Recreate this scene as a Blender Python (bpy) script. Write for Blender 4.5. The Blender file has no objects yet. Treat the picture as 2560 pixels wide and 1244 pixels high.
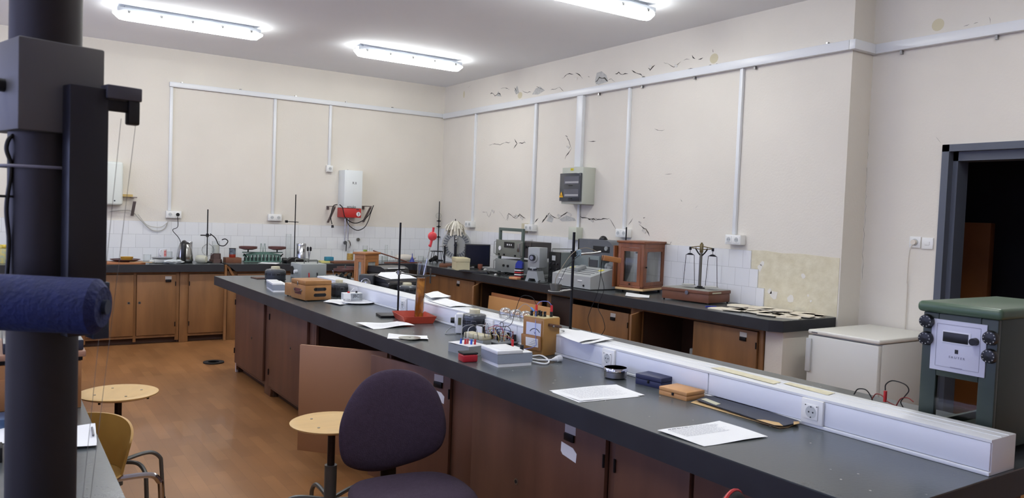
import bpy, bmesh, math, random
from mathutils import Vector, Matrix
random.seed(7)
SC = bpy.context.scene
COL = SC.collection
PI = math.pi

# ---------------------------------------------------------------- camera, world, exposure
CAM = Vector((-5.45548, -9.98976, 1.59011))
FW = Vector((0.55810989, 0.82867201, -0.04261511))
RT = Vector((0.82973505, -0.55690089, 0.03743173))
UP = Vector((-0.00728623, 0.05625027, 0.99839011))
FPX = 1939.029
cd = bpy.data.cameras.new('camera')
cd.sensor_width = 36.0
cd.lens = 36.0 * FPX / 2560
cd.clip_start = 0.02
cam = bpy.data.objects.new('camera', cd)
COL.objects.link(cam)
m3 = Matrix((RT, UP, -FW)).transposed()
cam.matrix_world = Matrix.Translation(CAM) @ m3.to_4x4()
cd.dof.use_dof = True
cd.dof.focus_distance = 7.5
cd.dof.aperture_fstop = 11.0
SC.camera = cam
SC.view_settings.view_transform = 'Standard'
SC.view_settings.look = 'None'
SC.view_settings.gamma = 1
SC.view_settings.use_curve_mapping = False
SC.view_settings.exposure = 1.38
LAMP = 12.5          # strength of the lamp diffusers
DAY = 1.6           # strength of the daylight outside the windows
w = bpy.data.worlds.new('world'); SC.world = w; w.use_nodes = True
bg = w.node_tree.nodes['Background']
bg.inputs[0].default_value = (0.50, 0.56, 1.0, 1)
bg.inputs[1].default_value = DAY

# ---------------------------------------------------------------- projection helpers: points on real surfaces
def ray(px, py): return FW + RT * ((px - 1280) / FPX) + UP * ((622 - py) / FPX)
def at(px, py, **k):
    a, v = list(k.items())[0]; i = 'xyz'.index(a); d = ray(px, py)
    return CAM + d * ((v - CAM[i]) / d[i])
def proj(P):
    d = Vector(P) - CAM; z = d.dot(FW)
    return 1280 + FPX * d.dot(RT) / z, 622 - FPX * d.dot(UP) / z
def zat(P, py):
    lo, hi = -1, 4
    for _ in range(50):
        m = (lo + hi) / 2
        if proj((P[0], P[1], m))[1] > py: lo = m
        else: hi = m
    return lo
def mpp(P): return (Vector(P) - CAM).dot(FW) / FPX
def ext(P, d, px):
    lo, hi = 0.0, 3.0; s = 1 if proj(Vector(P) + Vector(d) * 0.05)[0] > proj(P)[0] else -1
    for _ in range(50):
        m = (lo + hi) / 2
        if s * (proj(Vector(P) + Vector(d) * m)[0] - px) < 0: lo = m
        else: hi = m
    return lo
def fit(B, rz, pxC, pxA, topy, z=0.9):
    """near bottom corner B (pixel on plane z); returns loc, width along local x, depth along local y, height"""
    P = at(*B, z=z); r = math.radians(rz)
    ux = Vector((math.cos(r), math.sin(r), 0)); uy = Vector((-math.sin(r), math.cos(r), 0))
    return P, ext(P, ux, pxC), ext(P, uy, pxA), zat(P, topy) - z

# ---------------------------------------------------------------- materials
def s2l(c):
    return tuple(((v / 255) / 12.92 if v / 255 <= 0.04045 else ((v / 255 + 0.055) / 1.055) ** 2.4) for v in c)
MATS = {}
def mat(name, rgb, rough=0.5, metal=0.0, var=0.0, scale=8.0, bump=0.0, spec=0.5, stretch=None, rgb2=None, coat=0.0, bscale=None):
    if name in MATS: return MATS[name]
    m = bpy.data.materials.new(name); m.use_nodes = True; nt = m.node_tree; N = nt.nodes; L = nt.links
    b = N['Principled BSDF']; c = s2l(rgb)
    b.inputs['Base Color'].default_value = (*c, 1)
    b.inputs['Roughness'].default_value = rough; b.inputs['Metallic'].default_value = metal
    b.inputs['Specular IOR Level'].default_value = spec
    if coat: b.inputs['Coat Weight'].default_value = coat
    if var or bump or rgb2:
        tc = N.new('ShaderNodeTexCoord'); mp = N.new('ShaderNodeMapping'); L.new(tc.outputs['Object'], mp.inputs[0])
        if stretch: mp.inputs['Scale'].default_value = stretch
        n = N.new('ShaderNodeTexNoise'); n.inputs['Scale'].default_value = scale; n.inputs['Detail'].default_value = 5
        L.new(mp.outputs[0], n.inputs['Vector'])
        if var or rgb2:
            r = N.new('ShaderNodeValToRGB')
            a = s2l(rgb2) if rgb2 else tuple(v * (1 - var) for v in c)
            d = c if rgb2 else tuple(min(1, v * (1 + var)) for v in c)
            r.color_ramp.elements[0].position = 0.3; r.color_ramp.elements[0].color = (*a, 1)
            r.color_ramp.elements[1].position = 0.7; r.color_ramp.elements[1].color = (*d, 1)
            L.new(n.outputs['Fac'], r.inputs[0]); L.new(r.outputs[0], b.inputs['Base Color'])
        if bump:
            bp = N.new('ShaderNodeBump'); bp.inputs['Strength'].default_value = bump; bp.inputs['Distance'].default_value = 0.01
            src = n
            if bscale:
                src = N.new('ShaderNodeTexNoise'); src.inputs['Scale'].default_value = bscale; L.new(tc.outputs['Object'], src.inputs['Vector'])
            L.new(src.outputs['Fac'], bp.inputs['Height']); L.new(bp.outputs[0], b.inputs['Normal'])
    MATS[name] = m
    return m
def glassm(name, tint=(0.982, 0.99, 0.988), alpha=0.06, rough=0.03, blend=0.12):
    if name in MATS: return MATS[name]
    m = bpy.data.materials.new(name); m.use_nodes = True; nt = m.node_tree; N = nt.nodes; L = nt.links
    N.remove(N['Principled BSDF']); out = N['Material Output']
    t = N.new('ShaderNodeBsdfTransparent'); t.inputs[0].default_value = (*tint, 1)
    g = N.new('ShaderNodeBsdfGlossy'); g.inputs['Roughness'].default_value = rough
    f = N.new('ShaderNodeLayerWeight'); f.inputs[0].default_value = blend
    a = N.new('ShaderNodeMath'); a.operation = 'MULTIPLY_ADD'; a.inputs[1].default_value = 0.6; a.inputs[2].default_value = alpha * 0.4
    x = N.new('ShaderNodeMixShader')
    L.new(f.outputs['Fresnel'], a.inputs[0]); L.new(a.outputs[0], x.inputs[0]); L.new(t.outputs[0], x.inputs[1]); L.new(g.outputs[0], x.inputs[2])
    L.new(x.outputs[0], out.inputs[0]); MATS[name] = m
    return m
def emis(name, rgb, st):
    m = bpy.data.materials.new(name); m.use_nodes = True; nt = m.node_tree; N = nt.nodes
    b = N['Principled BSDF']; b.inputs['Base Color'].default_value = (0.8, 0.8, 0.8, 1)
    b.inputs['Emission Color'].default_value = (*rgb, 1); b.inputs['Emission Strength'].default_value = st
    MATS[name] = m; return m
def brickmat(name, c1, c2, mortar, bw, rh, ms, rough, axes='xy', loc=(0, 0, 0), bump=0.2, noise=0.0, offset=0.5, coat=0.0, grain=None):
    m = bpy.data.materials.new(name); m.use_nodes = True; nt = m.node_tree; N = nt.nodes; L = nt.links
    b = N['Principled BSDF']; b.inputs['Roughness'].default_value = rough
    if coat: b.inputs['Coat Weight'].default_value = coat
    tc = N.new('ShaderNodeTexCoord'); sx = N.new('ShaderNodeSeparateXYZ'); cx_ = N.new('ShaderNodeCombineXYZ'); L.new(tc.outputs['Object'], sx.inputs[0])
    for i_ in (0, 1):
        ad = N.new('ShaderNodeMath'); ad.inputs[1].default_value = loc[i_]; L.new(sx.outputs['XYZ'.index(axes[i_].upper())], ad.inputs[0]); L.new(ad.outputs[0], cx_.inputs[i_])
    mp = cx_
    k = N.new('ShaderNodeTexBrick'); k.inputs['Scale'].default_value = 1; k.offset = offset
    k.inputs['Color1'].default_value = (*s2l(c1), 1); k.inputs['Color2'].default_value = (*s2l(c2), 1); k.inputs['Mortar'].default_value = (*s2l(mortar), 1)
    k.inputs['Mortar Size'].default_value = ms; k.inputs['Mortar Smooth'].default_value = 0.1
    k.inputs['Brick Width'].default_value = bw; k.inputs['Row Height'].default_value = rh; k.inputs['Bias'].default_value = 0
    L.new(mp.outputs[0], k.inputs['Vector']); col = k.outputs['Color']
    if noise:
        n = N.new('ShaderNodeTexNoise'); n.inputs['Scale'].default_value = grain[0] if grain else 3; n.inputs['Detail'].default_value = 6
        if grain:
            mp2 = N.new('ShaderNodeMapping'); mp2.inputs['Scale'].default_value = grain[1]; L.new(tc.outputs['Object'], mp2.inputs[0]); L.new(mp2.outputs[0], n.inputs['Vector'])
        else: L.new(tc.outputs['Object'], n.inputs['Vector'])
        r = N.new('ShaderNodeMapRange'); r.inputs[1].default_value = 0.3; r.inputs[2].default_value = 0.7; r.inputs[3].default_value = 1 - noise; r.inputs[4].default_value = 1 + noise * 0.4
        L.new(n.outputs['Fac'], r.inputs[0])
        x = N.new('ShaderNodeVectorMath'); x.operation = 'SCALE'; L.new(col, x.inputs[0]); L.new(r.outputs[0], x.inputs['Scale']); col = x.outputs[0]
    L.new(col, b.inputs['Base Color'])
    bp = N.new('ShaderNodeBump'); bp.inputs['Strength'].default_value = bump; bp.inputs['Distance'].default_value = 0.003; bp.invert = True
    L.new(k.outputs['Fac'], bp.inputs['Height']); L.new(bp.outputs[0], b.inputs['Normal'])
    MATS[name] = m; return m

wallm = mat('wall_paint', (222, 217, 206), 0.85, var=0.035, scale=1.3, bump=0.12, bscale=55)
ceilm = mat('ceiling_paint', (238, 241, 245), 0.9, var=0.02, scale=0.8)
plasterm = mat('bare_plaster', (222, 216, 192), 0.95, scale=11, bump=0.6, rgb2=(208, 200, 172))
flakem = mat('flaking_paint', (225, 222, 214), 0.8)
greypatch = mat('exposed_render', (184, 184, 180), 0.95, var=0.15, scale=30)
crackm = mat('crack_gap', (70, 68, 62), 1.0)  # dark stain colour of the plaster cracks themselves
yellowstain = mat('damp_patch', (206, 198, 168), 0.9)
floorm = brickmat('parquet', (164, 116, 72), (146, 100, 60), (124, 84, 50), 0.42, 0.075, 0.0007, 0.34, axes='yx', bump=0.12, noise=0.22, grain=(5, (0.6, 0.25, 1)), coat=0.15)
tileb = brickmat('tiles_back', (232, 234, 234), (226, 228, 229), (184, 186, 186), 0.1545, 0.1562, 0.0013, 0.22, axes='xz', loc=(3.588 + .1545*20 - .005, -.9 + .1562*10, 0), bump=0.3)
tiler = brickmat('tiles_right', (230, 232, 234), (224, 226, 229), (182, 184, 186), 0.1545, 0.1562, 0.0013, 0.22, axes='yz', loc=(.03, -.9 + .1562*10, 0), bump=0.3)
topm = mat('worktop_dark', (74, 80, 82), 0.27, spec=0.7, var=0.16, scale=2.2, bump=0.03, bscale=90)
_n = topm.node_tree; _v = _n.nodes.new('ShaderNodeTexVoronoi'); _v.inputs['Scale'].default_value = 20; _tc = _n.nodes.new('ShaderNodeTexCoord')
_r = _n.nodes.new('ShaderNodeValToRGB'); _r.color_ramp.elements[0].position = 0.05; _r.color_ramp.elements[0].color = (1, 1, 1, 1); _r.color_ramp.elements[1].position = 0.09; _r.color_ramp.elements[1].color = (0, 0, 0, 1)
_b = _n.nodes['Principled BSDF']; _src = _b.inputs['Base Color'].links[0].from_socket; _m = _n.nodes.new('ShaderNodeMix'); _m.data_type = 'RGBA'
_g = _n.nodes.new('ShaderNodeSeparateColor'); _k = _n.nodes.new('ShaderNodeMath'); _k.operation = 'GREATER_THAN'; _k.inputs[1].default_value = 0.55; _w = _n.nodes.new('ShaderNodeMath'); _w.operation = 'MULTIPLY'
_n.links.new(_tc.outputs['Object'], _v.inputs['Vector']); _n.links.new(_v.outputs['Distance'], _r.inputs[0]); _n.links.new(_v.outputs['Color'], _g.inputs[0]); _n.links.new(_g.outputs[0], _k.inputs[0])
_n.links.new(_r.outputs[0], _w.inputs[0]); _n.links.new(_k.outputs[0], _w.inputs[1]); _n.links.new(_w.outputs[0], _m.inputs[0]); _n.links.new(_src, _m.inputs[6]); _m.inputs[7].default_value = (.42, .42, .40, 1); _n.links.new(_m.outputs[2], _b.inputs['Base Color'])
edgem = mat('worktop_edge', (36, 38, 44), 0.55, var=0.2, scale=6)
cabo = mat('cabinet_veneer', (131, 92, 55), 0.5, var=0.25, scale=2.5, stretch=(3, 3, 0.5))
cabd = mat('cabinet_veneer_dark', (102, 68, 52), 0.5, var=0.2, scale=2.5, stretch=(3, 3, 0.5))
cabl = mat('pale_board', (156, 113, 80), 0.55, var=0.08, scale=2)
framw = mat('cabinet_frame_wood', (138, 97, 58), 0.5, var=0.2, scale=4, stretch=(4, 4, .6))
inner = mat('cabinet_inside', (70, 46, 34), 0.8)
metal = mat('brushed_metal', (150, 150, 150), 0.32, 1.0)
chrome = mat('chrome', (205, 205, 208), 0.12, 1.0)
dkmetal = mat('black_iron', (30, 30, 33), 0.45, 0.6)
black = mat('black_plastic', (18, 19, 22), 0.35)
blackm = mat('matt_black', (16, 16, 20), 0.7)
white = mat('white_plastic', (226, 228, 230), 0.4)
offwh = mat('cream_plastic', (206, 200, 172), 0.45)
paperm = mat('paper', (232, 234, 236), 0.9)
trunkm = mat('trunking_white', (224, 227, 229), 0.35)
glass = glassm('clear_glass')
hazy = mat('hazy_pane', (170, 172, 168), .25, var=.25, scale=14)
hazy.node_tree.nodes['Principled BSDF'].inputs['Alpha'].default_value = .7
tubeg = glassm('tube_glass', alpha=.9, blend=.5)
bulbg = glassm('bulb_glass', alpha=0.5, rough=0.02, blend=0.4)
redm = mat('red_plastic', (190, 40, 44), 0.4)
bluem = mat('blue_plastic', (50, 90, 190), 0.4)
woodm = mat('oak_case', (156, 110, 62), 0.45, var=0.12, scale=6, stretch=(3, 3, 1))
woodr = mat('mahogany_case', (126, 74, 42), 0.4, var=0.2, scale=6, stretch=(3, 3, 1))
woodl = mat('light_wood', (205, 172, 124), 0.5, var=0.08, scale=6)
brownw = mat('brown_block', (112, 70, 48), 0.6, var=0.15, scale=9)
greym = mat('grey_enamel', (140, 144, 144), 0.45, var=0.05, scale=5)
greenm = mat('green_enamel', (86, 120, 108), 0.5, var=0.1, scale=12)
ink = mat('print_ink', (40, 42, 50), 0.8)
greyink = mat('grey_print', (172, 174, 182), 0.9)

# ---------------------------------------------------------------- mesh builder
class M:
    def __init__(s): s.b = bmesh.new(); s.sm = False
    def _new(s, f0): return [v for v in s.b.verts][f0:]
    def box(s, x0, x1, y0, y1, z0, z1, b=0, mx=None, seg=2):
        r = bmesh.ops.create_cube(s.b, size=1)
        vs = r['verts']
        for v in vs:
            v.co = Vector(((x0 + x1) / 2 + v.co.x * (x1 - x0), (y0 + y1) / 2 + v.co.y * (y1 - y0), (z0 + z1) / 2 + v.co.z * (z1 - z0)))
            if mx: v.co = mx @ v.co
        if b:
            es = list({e for v in vs for e in v.link_edges})
            bmesh.ops.bevel(s.b, geom=es, offset=b, segments=seg, profile=0.5, affect='EDGES'); s.sm = True
        return s
    def cyl(s, p0, p1, r0, r1=None, n=16, cap=True):
        p0 = Vector(p0); p1 = Vector(p1); r1 = r0 if r1 is None else r1
        d = p1 - p0; L = d.length
        if L < 1e-6: return s
        q = Vector((0, 0, 1)).rotation_difference(d.normalized()).to_matrix().to_4x4()
        bmesh.ops.create_cone(s.b, cap_ends=cap, cap_tris=False, segments=n, radius1=max(r0, 1e-5), radius2=max(r1, 1e-5), depth=L,
                              matrix=Matrix.Translation((p0 + p1) / 2) @ q); s.sm = True
        return s
    def sph(s, c, r, sc=(1, 1, 1), u=16, v=10, mx=None):
        m_ = Matrix.Translation(Vector(c)) @ (mx or Matrix.Identity(4)) @ Matrix.Diagonal((*sc, 1))
        bmesh.ops.create_uvsphere(s.b, u_segments=u, v_segments=v, radius=r, matrix=m_); s.sm = True
        return s
    def lathe(s, pr, n=24, c=(0, 0, 0), mx=None):
        c = Vector(c); rings = []
        for (r, z) in pr:
            ring = []
            for i in range(n):
                a = 2 * PI * i / n; p = Vector((r * math.cos(a), r * math.sin(a), z))
                if mx: p = mx @ p
                ring.append(s.b.verts.new(c + p))
            rings.append(ring)
        for a, b in zip(rings, rings[1:]):
            for i in range(n):
                s.b.faces.new((a[i], a[(i + 1) % n], b[(i + 1) % n], b[i]))
        for ring, pr_, flip in ((rings[0], pr[0], True), (rings[-1], pr[-1], False)):
            if pr_[0] > 1e-4:
                s.b.faces.new(list(reversed(ring)) if flip else ring)
        s.sm = True
        return s
    def tube(s, pts, r, n=8, smooth=True, res=6):
        pts = [Vector(p) for p in pts]
        if smooth and len(pts) > 2:
            q = []
            P = [pts[0] * 2 - pts[1]] + pts + [pts[-1] * 2 - pts[-2]]
            for i in range(1, len(P) - 2):
                for k in range(res):
                    t = k / res; a, b, c, d = P[i - 1], P[i], P[i + 1], P[i + 2]
                    q.append(0.5 * ((2 * b) + (c - a) * t + (2 * a - 5 * b + 4 * c - d) * t * t + (3 * b - a - 3 * c + d) * t ** 3))
            q.append(pts[-1]); pts = q
        prev = None; nrm = None
        for i, p in enumerate(pts):
            t = (pts[min(i + 1, len(pts) - 1)] - pts[max(i - 1, 0)])
            if t.length < 1e-9: t = Vector((0, 0, 1))
            t.normalize()
            if nrm is None:
                nrm = t.orthogonal().normalized()
            nrm = (nrm - t * nrm.dot(t))
            nrm = nrm.normalized() if nrm.length > 1e-6 else t.orthogonal().normalized()
            bn = t.cross(nrm)
            ring = [s.b.verts.new(p + (nrm * math.cos(2 * PI * k / n) + bn * math.sin(2 * PI * k / n)) * r) for k in range(n)]
            if prev:
                for k in range(n): s.b.faces.new((prev[k], prev[(k + 1) % n], ring[(k + 1) % n], ring[k]))
            else: s.b.faces.new(list(reversed(ring)))
            prev = ring
        s.b.faces.new(prev); s.sm = True
        return s
    def poly(s, pts, th=0, d=(0, 0, 1)):
        """flat polygon; with th it is extruded along d"""
        d = Vector(d); a = [s.b.verts.new(Vector(p)) for p in pts]
        f = s.b.faces.new(a)
        if th:
            c = [s.b.verts.new(Vector(p) + d * th) for p in pts]
            s.b.faces.new(list(reversed(c))); n = len(a)
            for i in range(n): s.b.faces.new((a[i], c[i], c[(i + 1) % n], a[(i + 1) % n]))
        return s
    def mesh(s, name, m_, ang=0.7):
        bmesh.ops.recalc_face_normals(s.b, faces=s.b.faces)
        me = bpy.data.meshes.new(name); s.b.to_mesh(me); s.b.free()
        me.materials.append(m_)
        if s.sm:
            me.shade_smooth(); me.set_sharp_from_angle(angle=ang)
        return me
    def out(s, name, m_, parent=None, loc=(0, 0, 0), rz=0, label=None, cat=None, group=None, kind=None, ang=0.7, rot=None):
        o = bpy.data.objects.new(name, s.mesh(name, m_, ang)); COL.objects.link(o)
        o.location = loc; o.rotation_euler = rot or (0, 0, rz)
        if parent: o.parent = parent
        tag(o, label, cat, group, kind)
        return o
def tag(o, label=None, cat=None, group=None, kind=None):
    if label: o['label'] = label
    if cat: o['category'] = cat
    if group: o['group'] = group
    if kind: o['kind'] = kind
    return o
def T(name, label, cat, loc=(0, 0, 0), rz=0, group=None, deg=None):
    o = bpy.data.objects.new(name, None); COL.objects.link(o); o.empty_display_size = 0.05
    o.location = loc; o.rotation_euler = (0, 0, math.radians(deg) if deg is not None else rz)
    return tag(o, label, cat, group)
def copy_tree(o, loc, rz, label, group=None, parent=None):
    c = o.copy(); COL.objects.link(c); c.parent = parent
    if parent is None:
        c.location = loc; c.rotation_euler = (0, 0, rz); c['label'] = label
        if group: c['group'] = group
    for ch in list(o.children): copy_tree(ch, None, None, None, None, c)
    return c
def S(name, mb, m_, parent=None, **k):
    o = mb.out(name, m_, parent, **k); o['kind'] = 'structure'; return o
def text(name, body, size, m_, parent=None, loc=(0, 0, 0), rot=(0, 0, 0), ext_=0.0004):
    cu = bpy.data.curves.new(name, 'FONT'); cu.body = body; cu.size = size; cu.extrude = ext_; cu.align_x = 'CENTER'; cu.align_y = 'CENTER'
    t = bpy.data.objects.new(name, cu); COL.objects.link(t)
    dg = bpy.context.evaluated_depsgraph_get(); me = bpy.data.meshes.new_from_object(t.evaluated_get(dg))
    bpy.data.objects.remove(t); me.materials.clear(); me.materials.append(m_)
    o = bpy.data.objects.new(name, me); COL.objects.link(o); o.location = loc; o.rotation_euler = rot
    if parent: o.parent = parent
    return o
ZT = 0.9
YP = -6.445; XR = 0.274; HC = 3.414; ZTILE = 1.3686
# ================================================================ the room
XL = -8.6; YF = -13.2
S('floor', M().box(XL, XR + 2.2, YF, 0.15, -0.1, 0), floorm)
S('ceiling', M().box(XL - .1, XR + 2.2, YF, 0.15, HC, HC + 0.1), ceilm)
S('wall_back', M().box(XL - .1, 0.15, 0, 0.15, 0, HC), wallm)
wr = S('wall_right', M().box(0, XR + 0.15, YP, 0, 0, HC), wallm)
# recessed stretch with the doorway
DY0, DY1, DZ = -7.03, -8.06, 2.19
wrc = S('wall_recess', M().box(XR, XR + .22, DY0, YP, 0, HC).box(XR, XR + .22, DY1, DY0, DZ, HC).box(XR, XR + .22, YF, DY1, 0, HC), wallm)
S('wall_front', M().box(XL - .1, XR + .2, YF - .15, YF, 0, HC), wallm)
# window wall on the left, out of the picture: three openings to the daylight
wl = M(); wz0, wz1 = 1.0, 2.9; wins = [(-12.4, -10.6), (-10.0, -8.2), (-7.6, -5.8), (-5.2, -3.4), (-2.8, -1.0)]
wl.box(XL - .2, XL, YF, 0, 0, wz0).box(XL - .2, XL, YF, 0, wz1, HC)
ed = [YF] + [v for p in wins for v in p] + [0]
for a, b in zip(ed[::2], ed[1::2]): wl.box(XL - .2, XL, a, b, wz0, wz1)
S('wall_left', wl, wallm)
for i, (a, b) in enumerate(wins):
    f = M().box(XL - .12, XL - .06, a, b, wz0, wz0 + .06).box(XL - .12, XL - .06, a, b, wz1 - .06, wz1).box(XL - .12, XL - .06, a, a + .06, wz0, wz1).box(XL - .12, XL - .06, b - .06, b, wz0, wz1).box(XL - .12, XL - .06, (a + b) / 2 - .03, (a + b) / 2 + .03, wz0, wz1)
    wf = S('window_%d' % (i + 1), f, white)
    S('pane', M().box(XL - .095, XL - .085, a + .05, b - .05, wz0 + .05, wz1 - .05), glass, wf)
# tiles: each row a little longer than the one above
S('trim_1', M().box(-5.9, 0, -0.012, 0, ZT, ZTILE), tileb)
tr = M(); h3 = (ZTILE - ZT) / 3
for k, px_ in enumerate((1908, 1893, 1876)):
    ye = at(px_, 760 - 45 * k, x=-0.012).y
    tr.box(-0.014, 0, ye, -0.014, ZT + h3 * k, ZT + h3 * (k + 1))
S('trim_2', tr, tiler)
yt = at(1876, 640, x=0).y
# bare plaster where tiles have come off
bp = M()
edge = [(ye_, z_) for ye_, z_ in ((yt + .02, ZTILE + .004), (-5.75, ZTILE + .008), (-5.9, ZTILE - .004), (-6.1, ZTILE + .003), (-6.3, ZTILE - .006), (YP + .012, ZTILE - .01), (YP + .012, ZT), (-5.4, ZT), (yt + .02, ZT))]
bp.poly([(-0.0035, y, z) for y, z in edge], 0.003, (1, 0, 0))
S('bare_plaster_patch', bp, plasterm, wr)
pw = M()
for (px_, py_, s_) in ((1900, 668, 12), (1935, 735, 16), (1976, 745, 13), (1925, 728, 9), (2008, 690, 8), (2020, 738, 4), (2027, 752, 4), (1905, 660, 9)):
    c = at(px_, py_, x=-0.005); r_ = s_ * mpp(c)
    pw.poly([(-0.005, c.y + r_ * random.uniform(.5, 1) * math.cos(a * PI / 4), c.z + r_ * random.uniform(.4, 1.1) * math.sin(a * PI / 4)) for a in range(8)], 0.0012, (1, 0, 0))
S('paint_remnants', pw, flakem, wr)

# cracks in the plaster: jagged gaps, flakes that curl off the wall and grey patches
def crack(mb, pts, w0, plane='x'):
    P = [at(x, y, **({'x': -0.0012} if plane == 'x' else ({'x': XR - .0012} if plane == 'r' else {'y': YP - .0012}))) for x, y in pts]
    fine = []
    for a, b in zip(P, P[1:]):
        n = max(2, int((b - a).length / 0.035))
        for k in range(n):
            p = a.lerp(b, k / n); j = 0.007
            p = p + Vector((0, random.uniform(-j, j), random.uniform(-j, j))) if plane != 'y' else p + Vector((random.uniform(-j, j), 0, 0))
            fine.append(p)
    fine.append(P[-1]); ax = Vector((1, 0, 0)) if plane != 'y' else Vector((0, 1, 0))
    prev = None
    for i, p in enumerate(fine):
        t = (fine[min(i + 1, len(fine) - 1)] - fine[max(i - 1, 0)]).normalized(); nn = t.cross(ax)
        wd = w0 * random.uniform(0.25, 1.25) * (0.2 if i in (0, len(fine) - 1) else 1)
        a_, b_ = mb.b.verts.new(p + nn * wd / 2), mb.b.verts.new(p - nn * wd / 2)
        if prev: mb.b.faces.new((prev[0], prev[1], b_, a_))
        prev = (a_, b_)
ck = M()
for pts, w0 in (
    ([(1205, 528), (1216, 530), (1222, 542), (1232, 524)], .006), ([(1248, 528), (1262, 548)], .004),
    ([(1264, 552), (1272, 534), (1290, 546), (1300, 536), (1314, 546)], .008), ([(1268, 552), (1272, 535)], .012), ([(1284, 540), (1306, 538)], .012),
    ([(1337, 556), (1346, 545)], .016), ([(1354, 556), (1374, 531)], .018), ([(1374, 531), (1380, 541), (1395, 546)], .01), ([(1395, 546), (1418, 530), (1426, 541)], .008), ([(1410, 536), (1418, 530)], .016),
    ([(1450, 541), (1468, 546), (1490, 549), (1524, 545)], .012), ([(1488, 546), (1504, 548)], .014), ([(1524, 545), (1534, 560), (1548, 583)], .006),
    ([(1570, 560), (1582, 545)], .012), ([(1599, 560), (1608, 568), (1615, 572), (1624, 590)], .011), ([(1608, 545), (1613, 543)], .008),
    ([(1416, 340), (1421, 352), (1428, 370)], .007), ([(1428, 370), (1420, 383), (1412, 398)], .011), ([(1412, 338), (1420, 342)], .01),
    ([(1286, 346), (1292, 358), (1284, 371)], .014), ([(1222, 362), (1236, 360), (1250, 362), (1266, 356), (1276, 355)], .006), ([(1296, 358), (1314, 356)], .009), ([(1310, 352), (1314, 358)], .011),
    ([(1208, 346), (1212, 352)], .004), ([(1470, 353), (1490, 353)], .008), ([(1637, 323), (1648, 327), (1662, 324)], .004), ([(1662, 438), (1680, 434)], .003), ([(1701, 498), (1706, 503)], .006), ([(1744, 512), (1738, 520)], .004),
    ([(1226, 234), (1232, 232), (1238, 240), (1246, 232), (1252, 238)], .012), ([(1252, 222), (1262, 220), (1274, 224)], .006), ([(1286, 218), (1292, 230)], .012), ([(1306, 226), (1314, 232), (1328, 230)], .011),
    ([(1340, 216), (1358, 224)], .008), ([(1376, 225), (1400, 219), (1409, 228)], .005), ([(1405, 197), (1412, 190), (1424, 184), (1434, 186)], .008), ([(1438, 182), (1448, 186), (1456, 196)], .014), ([(1470, 192), (1474, 193)], .01),
    ([(1488, 206), (1498, 194), (1512, 196), (1520, 203)], .014), ([(1520, 202), (1528, 196), (1537, 204)], .006), ([(1538, 186), (1546, 182), (1556, 186), (1570, 184)], .009), ([(1578, 176), (1596, 184), (1606, 190)], .01),
    ([(1620, 168), (1626, 174), (1638, 162)], .012), ([(1658, 154), (1670, 160), (1686, 168), (1702, 154)], .005), ([(1708, 150), (1724, 148)], .006), ([(1730, 138), (1738, 147)], .012), ([(1746, 149), (1758, 144)], .01),
    ([(1781, 123), (1783, 131)], .007), ([(1170, 220), (1176, 213)], .005), ([(1705, 178), (1735, 170), (1800, 160)], .006), ([(1655, 612), (1675, 610), (1680, 604)], .006)):
    crack(ck, pts, w0)
S('plaster_cracks', ck, crackm, wr)
c2 = M()
for pts, w0 in (([(2351, 356), (2340, 342)], .005), ([(2410, 64), (2424, 60)], .004), ([(2432, 60), (2445, 56)], .007), ([(2475, 58), (2473, 42)], .003), ([(2172, 300), (2170, 360), (2166, 470), (2158, 620), (2155, 700)], .0016)):
    crack(c2, pts, w0, 'r')
S('plaster_cracks', c2, crackm, wrc)
gp = M()
for pts in ([(1488, 200), (1492, 182), (1504, 178), (1516, 188), (1520, 204), (1500, 210), (1490, 212)], [(1330, 236), (1340, 220), (1350, 216), (1362, 226), (1345, 236)], [(1286, 226), (1293, 214), (1298, 232), (1290, 236)],
            [(1240, 240), (1246, 228), (1254, 241)], [(1398, 548), (1416, 538), (1436, 545), (1440, 552), (1405, 553)], [(1366, 552), (1374, 536), (1384, 545), (1380, 556)]):
    gp.poly([at(x, y, x=-0.0008) for x, y in pts], 0.0006, (1, 0, 0))
S('exposed_render', gp, greypatch, wr)
fl = M()
for (x, y, s) in ((1232, 528, 8), (1292, 540, 7), (1304, 545, 8), (1372, 540, 7), (1398, 540, 9), (1424, 536, 9), (1610, 578, 9), (1600, 556, 6), (1420, 368, 7), (1440, 196, 6), (1494, 215, 8), (1690, 165, 7), (1626, 166, 6), (1480, 552, 7), (1560, 556, 6)):
    a = at(x, y, x=-0.004); r_ = s * mpp(a)
    fl.poly([(-0.002, a.y + r_, a.z + r_ * .1), (-0.018, a.y + .2 * r_, a.z + r_ * .7), (-0.010, a.y - r_, a.z + r_ * .2), (-0.002, a.y - .3 * r_, a.z - r_ * .6)], 0.001, (1, 0, 0))
S('paint_flakes', fl, flakem, wr)
ys = M()
for (x, y, rx, rz_) in ((1785, 146, .05, .045), (1160, 236, .02, .05), (1300, 238, .05, .04)):
    a = at(x, y, x=-0.0005); ys.poly([(-0.0005, a.y + rx * math.cos(t * PI / 8), a.z + rz_ * math.sin(t * PI / 8)) for t in range(16)], .0003, (1, 0, 0))
S('damp_patches', ys, yellowstain, wr); ys = M()
a = at(2345, 62, x=XR - .0005); ys.poly([(XR - 0.0006, a.y + .045 * math.cos(t * PI / 8), a.z + .045 * math.sin(t * PI / 8)) for t in range(16)], .0003, (1, 0, 0))
S('damp_patches', ys, yellowstain, wrc)

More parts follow.
